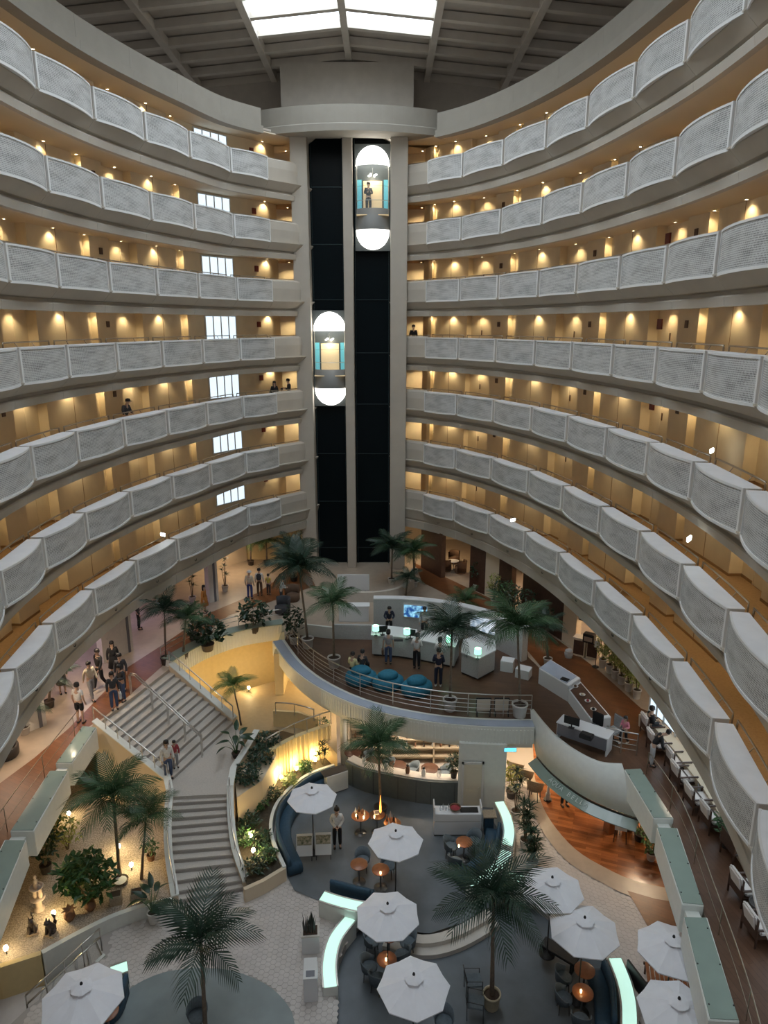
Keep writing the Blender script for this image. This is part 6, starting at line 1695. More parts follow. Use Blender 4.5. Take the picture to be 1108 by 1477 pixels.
# garden objects
palm(((-8.76, 19.57, 0.3), (0.07, 3.01)), 'spreading palm in the left garden', 1.6, 16, 'palm_leaf', None, 21, tr=.06)
palm(((-8.01, 19.48, 0.3), (0.33, 2.30)), 'lower palm behind the garden lamp swirl', 1.2, 13, 'palm_leaf', None, 25, tr=.045)
bush((-9.38, 18.55, 0.3), 'large variegated shrub in the left garden', .9, .75, 420, .32, 'leaf_green', 51, None, .15, ry=.7, asp=.42)
bush((-9.72, 18.83, 0.3), 'paler leaved shrub before the garden palm', .6, .6, 160, .28, 'leaf_pale', 52, None, .25, asp=.42)
bush((-11.29, 19.78, 0.3), 'dark ficus in a dark pot by the left ledge', .5, .5, 220, .20, 'leaf_dark', 53, ('pot_dark', .19, .32), .3)
bush((-11.04, 20.85, 0.3), 'yellow lit thin shrub behind the garden palm', .5, .55, 120, .22, 'leaf_yellow', 54, None, .2)
bush((-11.59, 20.85, 0.3), 'green shrub by the wall of the left garden', .5, .55, 160, .22, 'leaf_green', 55, None, .2)
bush((-7.97, 20.35, 0.3), 'small potted shrub by the stair wall', .28, .25, 80, .14, 'leaf_green', 56, ('terracotta', .14, .22), .05)
paradise((-7.18, 18.04, 0), 'broad leaved plant in white pot at the stair foot', .75, 11, .52, ('pot_white', .17, .40), 3)
# cherub fountain statue
fs_ = thing('cherub_statue', 'pale cherub statue on a pedestal in the gravel garden', 'statue', (-10.79, 18.22, 0.3))
MB().lathe([(.16, 0), (.16, .06), (.10, .10), (.09, .32), (.15, .38), (.22, .42), (.22, .46), (0, .46)], n=12, cap=False).build('pedestal', 'statue_pale', fs_, True)
for k, (x, zz) in enumerate(((-.07, .46), (.09, .46), (0, .82))):
    MB().lathe([(.05, 0), (.075, .08), (.06, .18), (.075, .26), (.035, .31), (.03, .33), (.052, .38), (.04, .44), (0, .46)], (x, 0, zz), 10, False).build('cherub', 'statue_pale', fs_, True)
MB().lathe([(.05, .78), (.2, .82), (.22, .86), (.18, .86)], n=14, cap=False).build('upper_basin', 'statue_pale', fs_, True)
def figure(loc, label, seed):
    t = thing('lion_dog_statue', label, 'statue', loc, seed)
    MB().box(-.17, .17, -.12, .12, 0, .09).build('plinth', 'stone_beige', t, bevel=.01)
    MB().tube([(0, .07, .09), (0, .05, .22), (0, -.01, .36), (0, -.07, .46), (0, -.11, .50)], [.11, .13, .10, .085, .06], 10).build('torso', 'statue_dark', t, True)
    MB().tube([(0, -.04, .48), (0, -.13, .52), (0, -.18, .49)], [.08, .085, .05], 10).tube([(-.05, -.06, .56), (-.06, -.05, .64)], [.03, .01], 6).tube([(.05, -.06, .56), (.06, -.05, .64)], [.03, .01], 6).build('head', 'statue_dark', t, True)
    for x in (-.07, .07):
        MB().tube([(x, -.06, .32), (x, -.10, .18), (x, -.11, .09)], [.05, .038, .04], 8).build('leg', 'statue_dark', t, True)
        MB().tube([(x * 1.3, .07, .2), (x * 1.4, .0, .13), (x * 1.3, -.06, .1)], [.07, .05, .04], 8).build('leg', 'statue_dark', t, True)
    MB().tube([(0, .12, .16), (0, .2, .3), (.03, .17, .52), (.0, .10, .66)], [.05, .06, .05, .012], 8).build('tail', 'statue_dark', t, True)
figure((-10.56, 17.33, 0.3), 'dark guardian dog statue with raised tail, left of the pair', .4); figure((-9.99, 17.28, 0.3), 'dark guardian dog statue by the lamp, right of the pair', -.3)
for p, lab in (((-9.67, 17.84, 0.3), 'left'), ((-9.18, 18.22, 0.3), 'right')):
    t = thing('terracotta_jar', f'fallen terracotta jar with brown leaves, {lab} one', 'jar', p, 1.2)
    MB().lathe([(.10, 0), (.17, .12), (.15, .26), (.09, .32), (.11, .36), (.08, .34)], n=14, cap=False).build('jar_body', 'terracotta', t, True)
    for k in range(7): link('dry_leaf', BL[k % 3], t, (0, 0, .3), (0, -.7, k * .9), .26).data = blade_mesh('dry_leaf', 'terracotta', 1, .5, .5) if k == 0 and 'dry_leaf' not in bpy.data.meshes else bpy.data.meshes['dry_leaf']
for p, sz, lab in (((-8.48, 18.49, 0.3), .36, 'left'), ((-7.86, 18.6, 0.3), .36, 'right')):
    t = box_thing('wooden_planter', f'wooden box planter by the garden curb, {lab} one', 'planter', p, (sz, .3, .34), 'wicker', .3, .01)
    MB().box(-sz/2+.03, sz/2-.03, -.12, .12, .34, .35).build('soil', 'soil', t)
bd = MB().lathe([(.08, 0), (.2, .06), (.26, .09), (.22, .07)], n=16, cap=False).build('stone_dish', 'pot_dark', None, True); bd.location = (-8.66, 19.36, 0.3); tag(bd, 'dark shallow stone dish under the palm', 'dish')
MB().lathe([(0, .05), (.2, .065)], n=16, cap=False).build('dish_water', 'glass_blue', bd)
for p, e, lab in (((-8.47, 19.88, 0.3), 20, 'on the round gravel swirl'), ((-10.17, 17.87, 0.3), 18, 'between the two dark statues'), ((-9.21, 20.75, 0.3), 14, 'behind the palm trunk'), ((-10.98, 16.6, 0.3), 10, 'at the left picture edge'), ((-11.68, 22.46, 0.3), 14, 'by the far garden wall')):
    garden_lamp(p, 'small glowing garden lamp ' + lab, e)

# planting bed right of the stairs
bcurve = curve3([(-3.26, 19.78), (-3.93, 21.3), (-4.05, 22.59), (-3.73, 23.68), (-3.01, 24.73), (-2.02, 25.37)], 5)
bed = bcurve + [(-2.23, 26.32), (-3, 25.83), (-3.79, 25.21), (-4.56, 24.31)] + [(-5.57, 23.46), (-5.47, 22.09), (-4.96, 20.18), (-4.45, 19.07), (-3.96, 19.37)]
flat('floor_bed', [bed], .42, 'soil_bed', 'dark soil of the planting bed beside the stairs')
simple('bed_curb', wall_run([(p[0], p[1], .55) for p in bcurve], .12, 0, 0, 1), 'ledge_white', 'curved white curb between planting bed and navy sofa', 'curb')
simple('bed_curb', wall_run([(-4.46, 18.79, 0.5), (-3.92, 19.14, 0.5), (-3.26, 19.74, 0.5)], .14, 0, 0, 1), 'interior_cream', 'cream front curb of the planting bed', 'curb')
ribw = curve3([(-4.59, 24.2), (-3.78, 25.14), (-3, 25.76), (-2.22, 26.25)], 5)
rb_ = struct(wall_run([(p[0], p[1], 1.85) for p in ribw], .2, .3, 0, 1).build('ribbed_wall', 'yellow_wall'), 'curved ribbed yellow lit wall behind the planting bed', 'wall')
mb = MB()
for (a, na), (b, nb) in zip(with_normals(ribw), with_normals(ribw)[1:]):
    L = math.hypot(b[0]-a[0], b[1]-a[1]); k = max(1, int(L / .12))
    for i in range(k):
        t = (i + .5) / k; mb.obox((a[0] + (b[0]-a[0])*t - na[0]*.02, a[1] + (b[1]-a[1])*t - na[1]*.02, 1.1), .06, .05, 1.5, math.atan2(na[1], na[0]) + R(90))
mb.build('ribs', 'yellow_wall', rb_)['kind'] = 'stuff'
handrail3([(p[0], p[1] + .1, 1.85) for p in ribw[::3]], .6, 'steel handrail on the ribbed yellow wall', range(len(ribw[::3])))
flat('floor_passage', [[(-5.93, 26.55), (-4.59, 26.97), (-2.43, 26.03), (-1.9, 25.2), (-2.2, 29), (-4.9, 31.5), (-8, 29.5)]], 1.2, 'passage_tile', 'warm lit passage floor behind the ribbed wall', 1.2)
handrail3(curve3([(-4.63, 27.03, 1.9), (-3.81, 26.92, 1.9), (-2.94, 26.48, 1.9)], 2), .55, 'upper steel handrail of the warm lit passage', (0, 2, 4))
simple('passage_wall', wall_run([(*(-4.77, 27.19), 1.95), (*(-3.71, 27.08), 1.95), (*(-2.85, 26.55), 1.95)], .12, 1.2), 'yellow_wall', 'low yellow wall of the warm lit passage', 'wall')
simple('round_column', MB().lathe([(.16, 0), (.16, 3.0)], (*(-1.68, 26.34), 0), 18), 'ledge_white', 'white round column left of the restaurant', 'column', smooth=True)
bush((-2.56, 26.55, 1.2), 'small shrub in white pot in the warm lit passage', .25, .22, 90, .13, 'leaf_green', 60, ('pot_white', .16, .3), .05)
lampf = ceil_panel((-3.3, 30.6, 2.96), .8, .8, 'bar_panel_warm', 'warm ceiling light panel of the yellow passage', 45, (1, .74, .36))
for q_, w_ in (((-7.9, 28.6, 1.2), 'left'), ((-6.4, 30.2, 1.2), 'right')): garden_lamp(q_, f'warm floor lamp washing the yellow wall, {w_} one', 34)  # uplights added out of sight to wash the yellow wall
# raised planter with the dense hedge
rp_ = [(-5.13, 25.71), (-4.37, 26.02), (-4.26, 24.46), (-4.54, 22.88), (-5.28, 21.92), (-5.62, 23.13), (-5.5, 24.36)]
hb = simple('raised_planter', MB().prism(rp_, .3, 1.6), 'interior_cream', 'raised cream planter between landing and planting bed', 'planter')
for k, p in enumerate(((-4.69, 25.1, 1.55), (-4.82, 24.07, 1.55), (-5.11, 22.87, 1.55))):
    bush(p, f'dense dark green hedge in the raised planter, {("far end", "middle", "near end")[k]}', .55, .33, 330, .17, 'leaf_dark', 61 + k, None, 0, ry=.5, name='hedge')
paradise((-5.74, 24.14, 1.75), 'broad leaved potted plant on the stair landing', 1.1, 9, .62, ('pot_dark', .17, .2), 7)
palm(((-6, 26.41, 1.75), (-0.22, 1.80)), 'yellow lit palm behind the stair landing', .9, 12, 'palm_leaf_light', None, 22, tr=.035)
for k, (p, sz, leaf) in enumerate((((-4.89, 21.94, 0.42), .4, 'leaf_dark'), ((-4.75, 22.89, 0.42), .38, 'leaf_green'), ((-4.92, 21.05, 0.42), .36, 'leaf_green'), ((-4.29, 21.05, 0.42), .36, 'leaf_dark'), ((-3.98, 20.22, 0.42), .36, 'leaf_green'), ((-4.3, 19.74, 0.42), .36, 'leaf_dark'), ((-4.24, 23.5, 0.42), .36, 'leaf_dark'), ((-3.73, 24.26, 0.42), .3, 'leaf_pale'), ((-3.22, 25.16, 0.42), .3, 'leaf_green'), ((-4.7, 23.83, 0.42), .3, 'leaf_green'))):
    bush(p, f'low {("dark", "green", "pale")[("leaf_dark", "leaf_green", "leaf_pale").index(leaf)]} plant in the stair side bed, {("fifth", "fourth", "sixth", "seventh", "ninth", "nearest", "third", "second", "farthest", "eighth")[k]} from the ribbed wall', sz, .2, 170, .17, leaf, 70 + k, None, 0)
dracaena((-2.55, 25.63, 0.42), 'dark dracaena at the far end of the planting bed', .8, 3, .32, 'leaf_dark', None, 5)
for p, e, lab in (((-4.08, 24.44, 0.42), 26, 'left of three by the ribbed wall'), ((-3.54, 25.02, 0.42), 22, 'middle of three by the ribbed wall'), ((-2.84, 25.63, 0.42), 26, 'right of three by the ribbed wall'), ((-4.7, 21.15, 0.42), 14, 'upper of two in the stair side bed'), ((-4.47, 20.41, 0.42), 18, 'lower of two in the stair side bed')):
    garden_lamp(p, 'small glowing garden lamp, ' + lab, e)

# sofas
def arc_sofa(pts, label, w=.5, zb=0.0, back=True, side=1):
    c = curve3(pts, 6); pn_ = with_normals(c, flip=side < 0)
    t = thing('curved_sofa', label, 'sofa', (c[0][0], c[0][1], zb)); 
    def loc(pn__): return [((p[0] - c[0][0], p[1] - c[0][1]), n) for p, n in pn__]
    L_ = loc(pn_)
    MB().sweep(L_, [(0, .05), (w, .05), (w + .02, .2), (w, .40), (w - .04, .43), (0, .43)]).build('seat', 'navy', t, True)
    if back: MB().sweep(L_, [(-.02, .40), (.12, .42), (.10, .72), (.05, .75), (-.02, .72)]).build('backrest', 'navy', t, True)
    MB().sweep(L_, [(.04, 0), (w - .06, 0), (w - .06, .06), (.04, .06)]).build('plinth', 'dark_metal', t)
    return t
arc_sofa([(-3.21, 19.86), (-3.77, 21.18), (-3.91, 22.46), (-3.55, 23.54), (-2.87, 24.48), (-2.19, 24.93)], 'long curved navy sofa along the planting bed', .5, side=-1)
def glow_ledge(pts, w, z0, z1, label):
    c = curve3(pts, 6); pn_ = with_normals(c)
    o = tag(MB().sweep(pn_, [(-w/2, z0), (w/2, z0), (w/2, z1), (-w/2, z1)]).build('glowing_ledge', 'ledge_white'), label, 'ledge')
    MB().sweep(pn_, [(-w/2 + .04, z1), (w/2 - .04, z1), (w/2 - .04, z1 + .02), (-w/2 + .04, z1 + .02)]).build('lit_glass_top', 'glow_glass', o)
    MB().sweep(pn_, [(-w/2 - .012, z1 - .01), (-w/2 + .04, z1 - .01), (-w/2 + .04, z1 + .028), (-w/2 - .012, z1 + .028)]).sweep(pn_, [(w/2 - .04, z1 - .01), (w/2 + .012, z1 - .01), (w/2 + .012, z1 + .028), (w/2 - .04, z1 + .028)]).build('glass_rim', 'steel', o)
    return o
glow_ledge([(-1.96, 18.43), (-1.38, 18.2), (-0.73, 18.01), (-0.19, 17.96)], .44, 0, .6, 'glowing mint glass ledge behind the snake plant box')
glow_ledge([(-1.03, 17.87), (-1.45, 17.13), (-1.57, 16.3), (-1.48, 15.53)], .42, -.3, .3, 'glowing mint glass ledge curving past the menu stand')
glow_ledge([(4.3, 22.78), (4.43, 21.97), (4.41, 21.17), (4.23, 20.52)], .42, 0, .75, 'glowing mint glass ledge beside the white kiosk')
glow_ledge([(4.16, 20.22), (3.86, 19.65), (3.32, 19.1), (2.74, 18.72)], .42, 0, .75, 'glowing mint glass ledge behind the centre palm, curved')
glow_ledge([(4.03, 19.18), (4.51, 18.98), (4.89, 18.74)], .40, 0, .7, 'short glowing mint glass ledge beside the right umbrellas')
glow_ledge([(6.65, 16.39), (6.67, 15.66), (6.58, 14.99), (6.38, 14.33)], .44, -.3, .35, 'glowing mint glass ledge at the lower right')
glow_ledge([(-7.63, 15.81), (-7.24, 16)], .42, 0, .5, 'short glowing mint glass ledge behind the lower left umbrella')
glow_ledge([(-8.89, 14.53), (-8.56, 14.53)], .4, -.3, .3, 'tiny glowing ledge end at the bottom left edge')
arc_sofa([(-1.74, 18.93), (-1.08, 18.7), (-0.44, 18.5)], 'short navy sofa behind the glowing ledge', .45, 0, True, 1)
arc_sofa([(4.19, 21.68), (3.87, 20.57), (3.29, 19.8), (2.59, 19.31)], 'curved navy sofa along the glowing ledge on the right', .5, 0, True, -1)
arc_sofa([(6.34, 16.3), (6.36, 15.54), (6.1, 14.5)], 'curved navy sofa at the lower right', .5, -.3, True, -1)
arc_sofa([(-7.07, 15.57), (-7.07, 14.87), (-7.44, 14.33)], 'navy sofa behind the lower left umbrella', .5, 0, True, -1)

# umbrellas (finial positions)
UM = [((-2.48, 21.06, 2.6), 'over the two sign boards', 0, .86), ((0.37, 18.93, 2.6), 'beside the candle lit tables', 0, .88), ((0.1, 16.25, 2.4), 'over the table behind the curved step', -.3, .92), ((0.74, 14.03, 2.4), 'at the bottom centre', -.3, .92), ((4.82, 16.89, 2.7), 'right of the centre palm, upper of two', 0, .92), ((5.43, 15.67, 2.5), 'right of the centre palm, lower of two', -.3, .96), ((7.49, 14.85, 2.7), 'at the right ledge, upper of two', 0, .92), ((6.93, 13.12, 2.7), 'at the right ledge, lower of two', 0, .92), ((-7.36, 13.68, 2.5), 'at the bottom left', -.3, 1.0)]
for p, lab, zb, r in UM: umbrella(p, 'white octagonal umbrella ' + lab, zb, r)
# tables and chairs
TB = [((-0.83, 19.68, 0), 'wooden round table left of the upper lounge pair'), ((-0.11, 19.44, 0), 'wooden round table with candle, right of the upper lounge pair'), ((2.78, 20.73, 0), 'wooden round table before the white kiosk'), ((0.15, 17.16, -0.3), 'wooden round table under the middle umbrella'), ((0.08, 16.32, -0.3), 'wooden round table with candle beside the bottom umbrella'), ((5.66, 15.97, -0.3), 'wooden round table at the umbrella pole, lower right'), ((5.42, 15.28, -0.3), 'wooden round table with candle, lower right')]
for p, lab in TB: round_table(p, lab, .29)
round_table((-7.22, 14.47, 0), 'wooden round table under the bottom left umbrella', .3)
for p, lab in (((-0.11, 19.22, 0.72), 'candle on the upper lounge table'), ((2.56, 20.45, 0.72), 'candle on the kiosk side table'), ((0.06, 16.26, 0.42), 'candle beside the bottom umbrella'), ((5.36, 15.26, 0.42), 'candle on the lower right table')): candle(p, 'small lit ' + lab)
CHS = [((-0.73, 20.18, 0), 0, 'behind the left upper lounge table'), ((0.16, 19.93, 0), -.3, 'behind the right upper lounge table'),        ((2.33, 20.83, 0), 1.3, 'left of the kiosk table'), ((3.16, 21.1, 0), -.7, 'right of the kiosk table'), ((2.41, 20.12, 0), 2.6, 'before the kiosk table'),
       ((-0.36, 17.21, -0.3), 1.3, 'left of the middle umbrella table'), ((0.71, 17.16, -0.3), -1.3, 'right of the middle umbrella table'), ((0.53, 16.71, -0.3), -2.2, 'between the two middle tables'), ((-0.42, 16.32, -0.3), 1.4, 'left of the bottom candle table'), ((-0.18, 15.93, -0.3), 2.6, 'before the bottom candle table'),
       ((5.09, 15.97, -0.3), 1.5, 'left of the pole table at the lower right'), ((4.94, 15.34, -0.3), 1.5, 'left of the candle table at the lower right'), ((5.23, 14.71, -0.3), 2.8, 'at the bottom edge, lower right'), ((1.59, 14.67, -0.3), 0, 'at the bottom edge below the umbrella'), ((-4.91, 14.58, 0), 0, 'at the bottom edge beside the left palm')]
for p, rz, lab in CHS: tub_chair(p, rz, 'grey blue tub chair ' + lab)
def frame_chair(loc, rz, label):
    t = thing('frame_chair', label, 'chair', loc, rz, 'dark metal frame chairs')
    MB().box(-.22, .22, -.22, .22, .42, .47).build('seat', 'chair_fabric', t, bevel=.015)
    for x in (-.22, .22):
        MB().tube([(x, -.22, 0), (x, -.20, .62), (x, .24, .66), (x, .22, 0)], .013, 6).build('side_frame', 'dark_metal', t, True)
    MB().tube([(-.22, .23, .64), (-.2, .27, .8), (.2, .27, .8), (.22, .23, .64)], .013, 6).build('back_rail', 'dark_metal', t, True)
    MB().box(-.2, .2, .24, .26, .52, .78).build('backrest', 'chair_fabric', t, bevel=.008)
frame_chair((2.53, 15.88, -0.3), R(95), 'dark metal frame chair beside the palm pot, farther one'); frame_chair((2.51, 15.22, -0.3), R(80), 'dark metal frame chair beside the palm pot, nearer one')
# candle lit bottle tables
for p, r, lab, m in (((*(-0.86, 22.04), 0), .33, 'left', 'wood_table'), ((*(-0.25, 22.08), 0), .29, 'middle', 'dark_wood'), ((*(0.3, 21.64), 0), .31, 'right', 'wood_table')):
    round_table(p, f'bottle display table, {lab} of the three before the dark counter', r, .75, top=m, group='bottle display tables')
kk = 0
for cx, cy in ((520, 1176), (565, 1187)):
    for dx, dy, h_ in ((-7, -2, .28), (-2, -6, .32), (3, -3, .24), (6, 2, .3), (-4, 4, .22)):
        kk += 1
BT = (((-1.04, 22.12, 0.75), .28), ((-0.92, 22.27, 0.75), .32), ((-0.79, 22.16, 0.75), .24), ((-0.7, 21.97, 0.75), .3), ((-0.95, 21.89, 0.75), .22), ((0.1, 21.75, 0.75), .28), ((0.23, 21.86, 0.75), .32), ((0.35, 21.75, 0.75), .24), ((0.42, 21.56, 0.75), .3), ((0.17, 21.49, 0.75), .22))
for k, (p, h_) in enumerate(BT): bottle(p, 'bottle or glass on the ' + ('left' if k < 5 else 'right') + ' bottle display table', h_, ('glass_clear', 'pot_dark', 'terracotta')[k % 3], ('left' if k < 5 else 'right') + ' display table bottles')
for p, lab in (((-1.01, 21.97, 0.75), 'left display table, left'), ((-0.73, 21.86, 0.75), 'left display table, right'), ((-0.35, 21.89, 0.75), 'middle display table'), ((0.44, 21.45, 0.75), 'right display table')): candle(p, 'small candle on the ' + lab)
pp = MB().box(-.14, .14, -.1, .1, 0, .01).build('menu_sheet', 'paper', None); pp.location = (-0.23, 22.18, 0.76); pp.rotation_euler = (R(12), 0, .2); tag(pp, 'white menu sheet on the middle display table', 'menu'); MB().box(-.1, .1, -.06, .06, .0105, .012).build('menu_print', 'stripe_grey', pp)
tl = thing('flame_lamp', 'tall glowing orange flame lamp on the middle display table', 'lamp', (-0.13, 22.12, 0.75)); MB().lathe([(.05, 0), (.05, .03), (.02, .05)], n=12).build('lamp_base', 'dark_metal', tl); MB().lathe([(.02, .05), (.045, .12), (.03, .4), (.008, .75), (0, .8)], n=10, cap=False).build('flame_tube', 'flame_orange', tl, True) if 'flame_orange' in MATS else None
mat('flame_orange', (1, .5, .1), .4, emit=(1.0, .36, .06), estr=2.2)
MB().lathe([(.02, .05), (.045, .12), (.03, .4), (.008, .75), (0, .8)], n=10, cap=False).build('flame_tube', 'flame_orange', tl, True); lamp('POINT', (0, -.15, .3), 4, (1, .5, .15), tl, .05)
# sign boards under the first umbrella
mat('board_print', (.10, .12, .06), .7, col2=(.55, .48, .36), scale=14)
for k, p in enumerate(((-2.76, 20.76, 0), (-2.11, 20.83, 0))):
    t = thing('display_board', f'white display board with pictures, {("left", "right")[k]} of the pair under the umbrella', 'sign', p, .05)
    MB().obox((0, 0, .55), .56, .03, .72, 0, R(-28)).build('board', 'paper', t)
    MB().obox((0, .06, .68), .5, .006, .30, 0, R(-28)).build('board_picture', 'board_print', t).location = (0, -.015, .008)
    for x in (-.25, .25): MB().tube([(x, -.16, 0), (x, .12, .8)], .012).tube([(x, .24, 0), (x, .1, .75)], .012).build('leg', 'dark_metal', t)
# white kiosk
ka, kb_ = (1.82, 21.84), (3.52, 21.76)
ki = thing('white_kiosk', 'white service kiosk with bowl and bottles on top', 'counter', ((ka[0] + kb_[0]) / 2, ka[1], 0), .0)
kw = kb_[0] - ka[0]
MB().box(-kw/2, kw/2, 0, .5, .08, .62).build('lower_front', 'counter_white', ki, bevel=.01); MB().box(-kw/2, kw/2, 0, .5, .64, .94).build('upper_front', 'counter_white', ki, bevel=.01); MB().box(-kw/2 + .03, kw/2 - .03, .02, .48, .6, .66).build('shadow_gap', 'dark_metal', ki); MB().box(-kw/2, kw/2, .03, .47, 0, .08).build('plinth', 'panel_dark', ki)
for sx in (-1, 1): MB().box(sx*kw/2 - .02, sx*kw/2 + .02, 0, .5, .94, 1.22).build('side_screen', 'counter_white', ki)
MB().box(.1, kw/2 - .1, .1, .4, .941, .95).build('black_inlay', 'black', ki)
bo_ = MB().lathe([(.10, 0), (.20, .1), (.21, .14), (.18, .12)], n=16, cap=False).build('fruit_bowl', 'terracotta', None, True); bo_.location = (ki.location.x - .08, ki.location.y + .25, .945); tag(bo_, 'reddish bowl on the white kiosk', 'bowl'); MB().lathe([(0, .16), (.1, .14), (.17, .1)], n=10, cap=False).build('fruit', 'cloth_red', bo_, True)
for k in range(4): bottle((ki.location.x - .62 + .1 * k, ki.location.y + .22 + .05 * (k % 2), .945), 'small bottle at the left end of the white kiosk', .2 + .05 * (k % 2), 'glass_clear', 'bottles on the kiosk')
# dark curved counter of the restaurant and its interior
dc = curve3([(-1.55, 24.93), (-0.8, 24.4), (0.38, 23.98), (1.24, 23.73), (1.94, 23.6), (3.01, 23.56)], 6)
dcn = with_normals(dc, (0, 16))
dco = struct(MB().sweep(dcn, [(0, 0), (0, 1.02), (-.12, 1.02), (-.12, 0)]).build('counter_wall', 'panel_dark'), 'dark grey green curved counter wall of the restaurant', 'wall')
for k in range(3, len(dcn), 5):
    (x, y), n = dcn[k]; MB().obox((x, y, .5), .012, .02, .98, math.atan2(n[1], n[0]) + R(90)).build('panel_joint', 'black', dco)
struct(MB().sweep(dcn, [(-.1, .98), (-.1, 1.05), (-.5, 1.05), (-.5, .98)]).build('restaurant_counter', 'stone_pale'), 'pale stone counter inside the restaurant', 'counter')
sh_ = thing('bottle_shelf', 'tall open bottle shelf at the back of the restaurant', 'shelf', (1.2, 26.4, 0))
for z in (.35, .75, 1.15, 1.6): MB().box(-2.6, 2.6, -.2, .2, z, z + .05).build('shelf_board', 'wicker', sh_)
for x in (-2.6, -.9, .9, 2.6): MB().box(x - .03, x + .03, -.2, .2, 0, 2.6).build('shelf_upright', 'wicker', sh_)
MB().box(-2.6, 2.6, .18, .22, 0, 2.6).build('back_panel', 'interior_cream', sh_)
for z, lab in ((.80, 'middle'), (1.20, 'upper')):
    for k in range(14): bottle((1.2 - 2.4 + k * .36, 26.3, z), f'bottle on the {lab} board of the restaurant shelf', .26 + .08 * (k % 3 == 0), ('glass_clear', 'terracotta', 'pot_dark')[(k + int(z)) % 3], f'bottles on the {lab} restaurant shelf')
for k, (x, y) in enumerate([(dcn[q][0][0] - dcn[q][1][0] * .3, dcn[q][0][1] - dcn[q][1][1] * .3) for q in (5, 10, 15, 20, 25)]):
    t = thing('serving_jar', f'glass jar on the restaurant counter, {("first", "second", "third", "fourth", "fifth")[k]} from the left', 'jar', (x, y, 1.05)); MB().lathe([(.07, 0), (.09, .1), (.08, .24), (.05, .28), (.05, .32), (0, .33)], n=12, cap=False).build('jar_body', ('glass_clear', 'paper', 'terracotta', 'paper', 'glass_clear')[k], t, True); MB().lathe([(.055, .32), (.055, .36), (0, .37)], n=12, cap=False).build('jar_lid', 'dark_metal', t, True)
bush((2.7, 23.86, 1.05), 'dark leafy plant at the right end of the restaurant counter', .3, .4, 130, .18, 'leaf_dark', 90, ('pot_dark', .14, .25), .05)
for x, y, e in ((-1.6, 27.2, 40), (1.0, 25.3, 75), (3.0, 25.2, 50)): ceil_panel((x, y, 2.96), .9, .6, 'bar_panel_warm', f'warm ceiling light panel of the restaurant, {("left", "middle", "right")[(-1.6, 1.0, 3.0).index(x)]}', e, (1, .84, .66))
for k, (x, y) in enumerate(((-1.3, 26.0), (-.45, 25.35), (.55, 25.1), (1.85, 24.9))):
    round_table((x, y, 0), f'dark dining table inside the restaurant, {("first", "second", "third", "fourth")[k]} from the left', .36, .74, top='dark_wood', group='restaurant dining tables')
    tub_chair((x + .6, y - .05, 0), -1.3, f'dining chair right of the {("first", "second", "third", "fourth")[k]} restaurant table', 1.1)
# cream wall with door, column, cyan sign
wd = wall_between((2.84, 23.52), (4.62, 23.4), .25, 0, 2.75, 'wall_restaurant', 'ledge_white', 'pale wall right of the restaurant opening')
dr_ = thing('door_leaf_ground', 'cream panelled door beside the restaurant', 'door', (3.37, 23.46, 0)); dr_.location.y -= .06
MB().box(-.34, .34, -.02, .03, 0, 1.95).build('leaf', 'ground_door', dr_, bevel=.006); MB().box(-.42, -.34, -.03, .03, 0, 2.03).box(.34, .42, -.03, .03, 0, 2.03).box(-.42, .42, -.03, .03, 1.95, 2.03).build('frame', 'white_paint', dr_)
for z0, z1 in ((.15, .85), (1.0, 1.8)): MB().box(-.25, .25, -.032, -.02, z0, z1).build('door_panel', 'ground_door', dr_, bevel=.01)
MB().tube([(.26, -.04, .95), (.2, -.08, .95)], .015).build('door_handle', 'steel', dr_)
simple('square_column', MB().box(-.28, .28, -.1, .28, 0, 2.7), 'ledge_white', 'pale square column beside the glowing ledge', 'column').location = (4.23, 23.64, 0)
cs = thing('cyan_sign', 'small cyan lit sign on the ribbed fascia', 'sign', (4.75, 23.45, 2.55)); MB().box(-.24, .24, -.04, .04, -.09, .09).build('sign_case', 'white_paint', cs, bevel=.01); MB().box(-.22, .22, -.05, -.04, -.07, .07).build('lit_face', 'sign_cyan', cs)
# lounge right of the column
for k, p in enumerate(((5.37, 25.2, 0), (5.68, 24.75, 0), (5.91, 23.98, 0))):
    t = tub_chair(p, R(150), f'wicker tub chair in the warm lounge right of the column, {("farthest", "middle", "nearest")[k]}', 1.25); t['group'] = 'wicker lounge chairs'
    for ch in t.children:
        if ch.name.startswith(('seat', 'backrest')): ch.data = ch.data.copy(); ch.data.materials[0] = MATS['wicker']
ceil_panel((6.2, 26.2, 2.96), .8, .8, 'bar_panel_warm', 'warm ceiling light panel of the lounge behind the column', 90, (1, .78, .48))
ceil_panel((9.8, 22.4, 2.96), .8, .8, 'bar_panel_warm', 'warm ceiling light panel over the parquet', 70, (1, .76, .5))
ceil_panel((10.6, 27.0, 2.96), .8, .8, 'bar_panel_warm', 'warm ceiling light panel at the back of the parquet', 60, (1, .76, .5))
simple('wall_lounge', MB().box(4.3, 9, 28.0, 28.2, 0, 3.0), 'interior_cream', 'cream back wall of the warm lounge', 'wall')
bush((5, 24.06, 0), 'yellow green plant in the warm lounge', .35, .5, 140, .2, 'leaf_yellow', 91, ('pot_dark', .2, .3), .2)
ls = thing('light_stand', 'pale lantern standing on a dark round base by the parquet', 'lamp', (6.41, 23.89, 0)); MB().lathe([(.16, 0), (.16, .05), (0, .05)], n=16, cap=False).build('base', 'dark_metal', ls); MB().lathe([(.09, .05), (.1, .3), (.06, .32), (.05, .62), (0, .64)], n=12, cap=False).build('lantern_body', 'paper', ls, True)
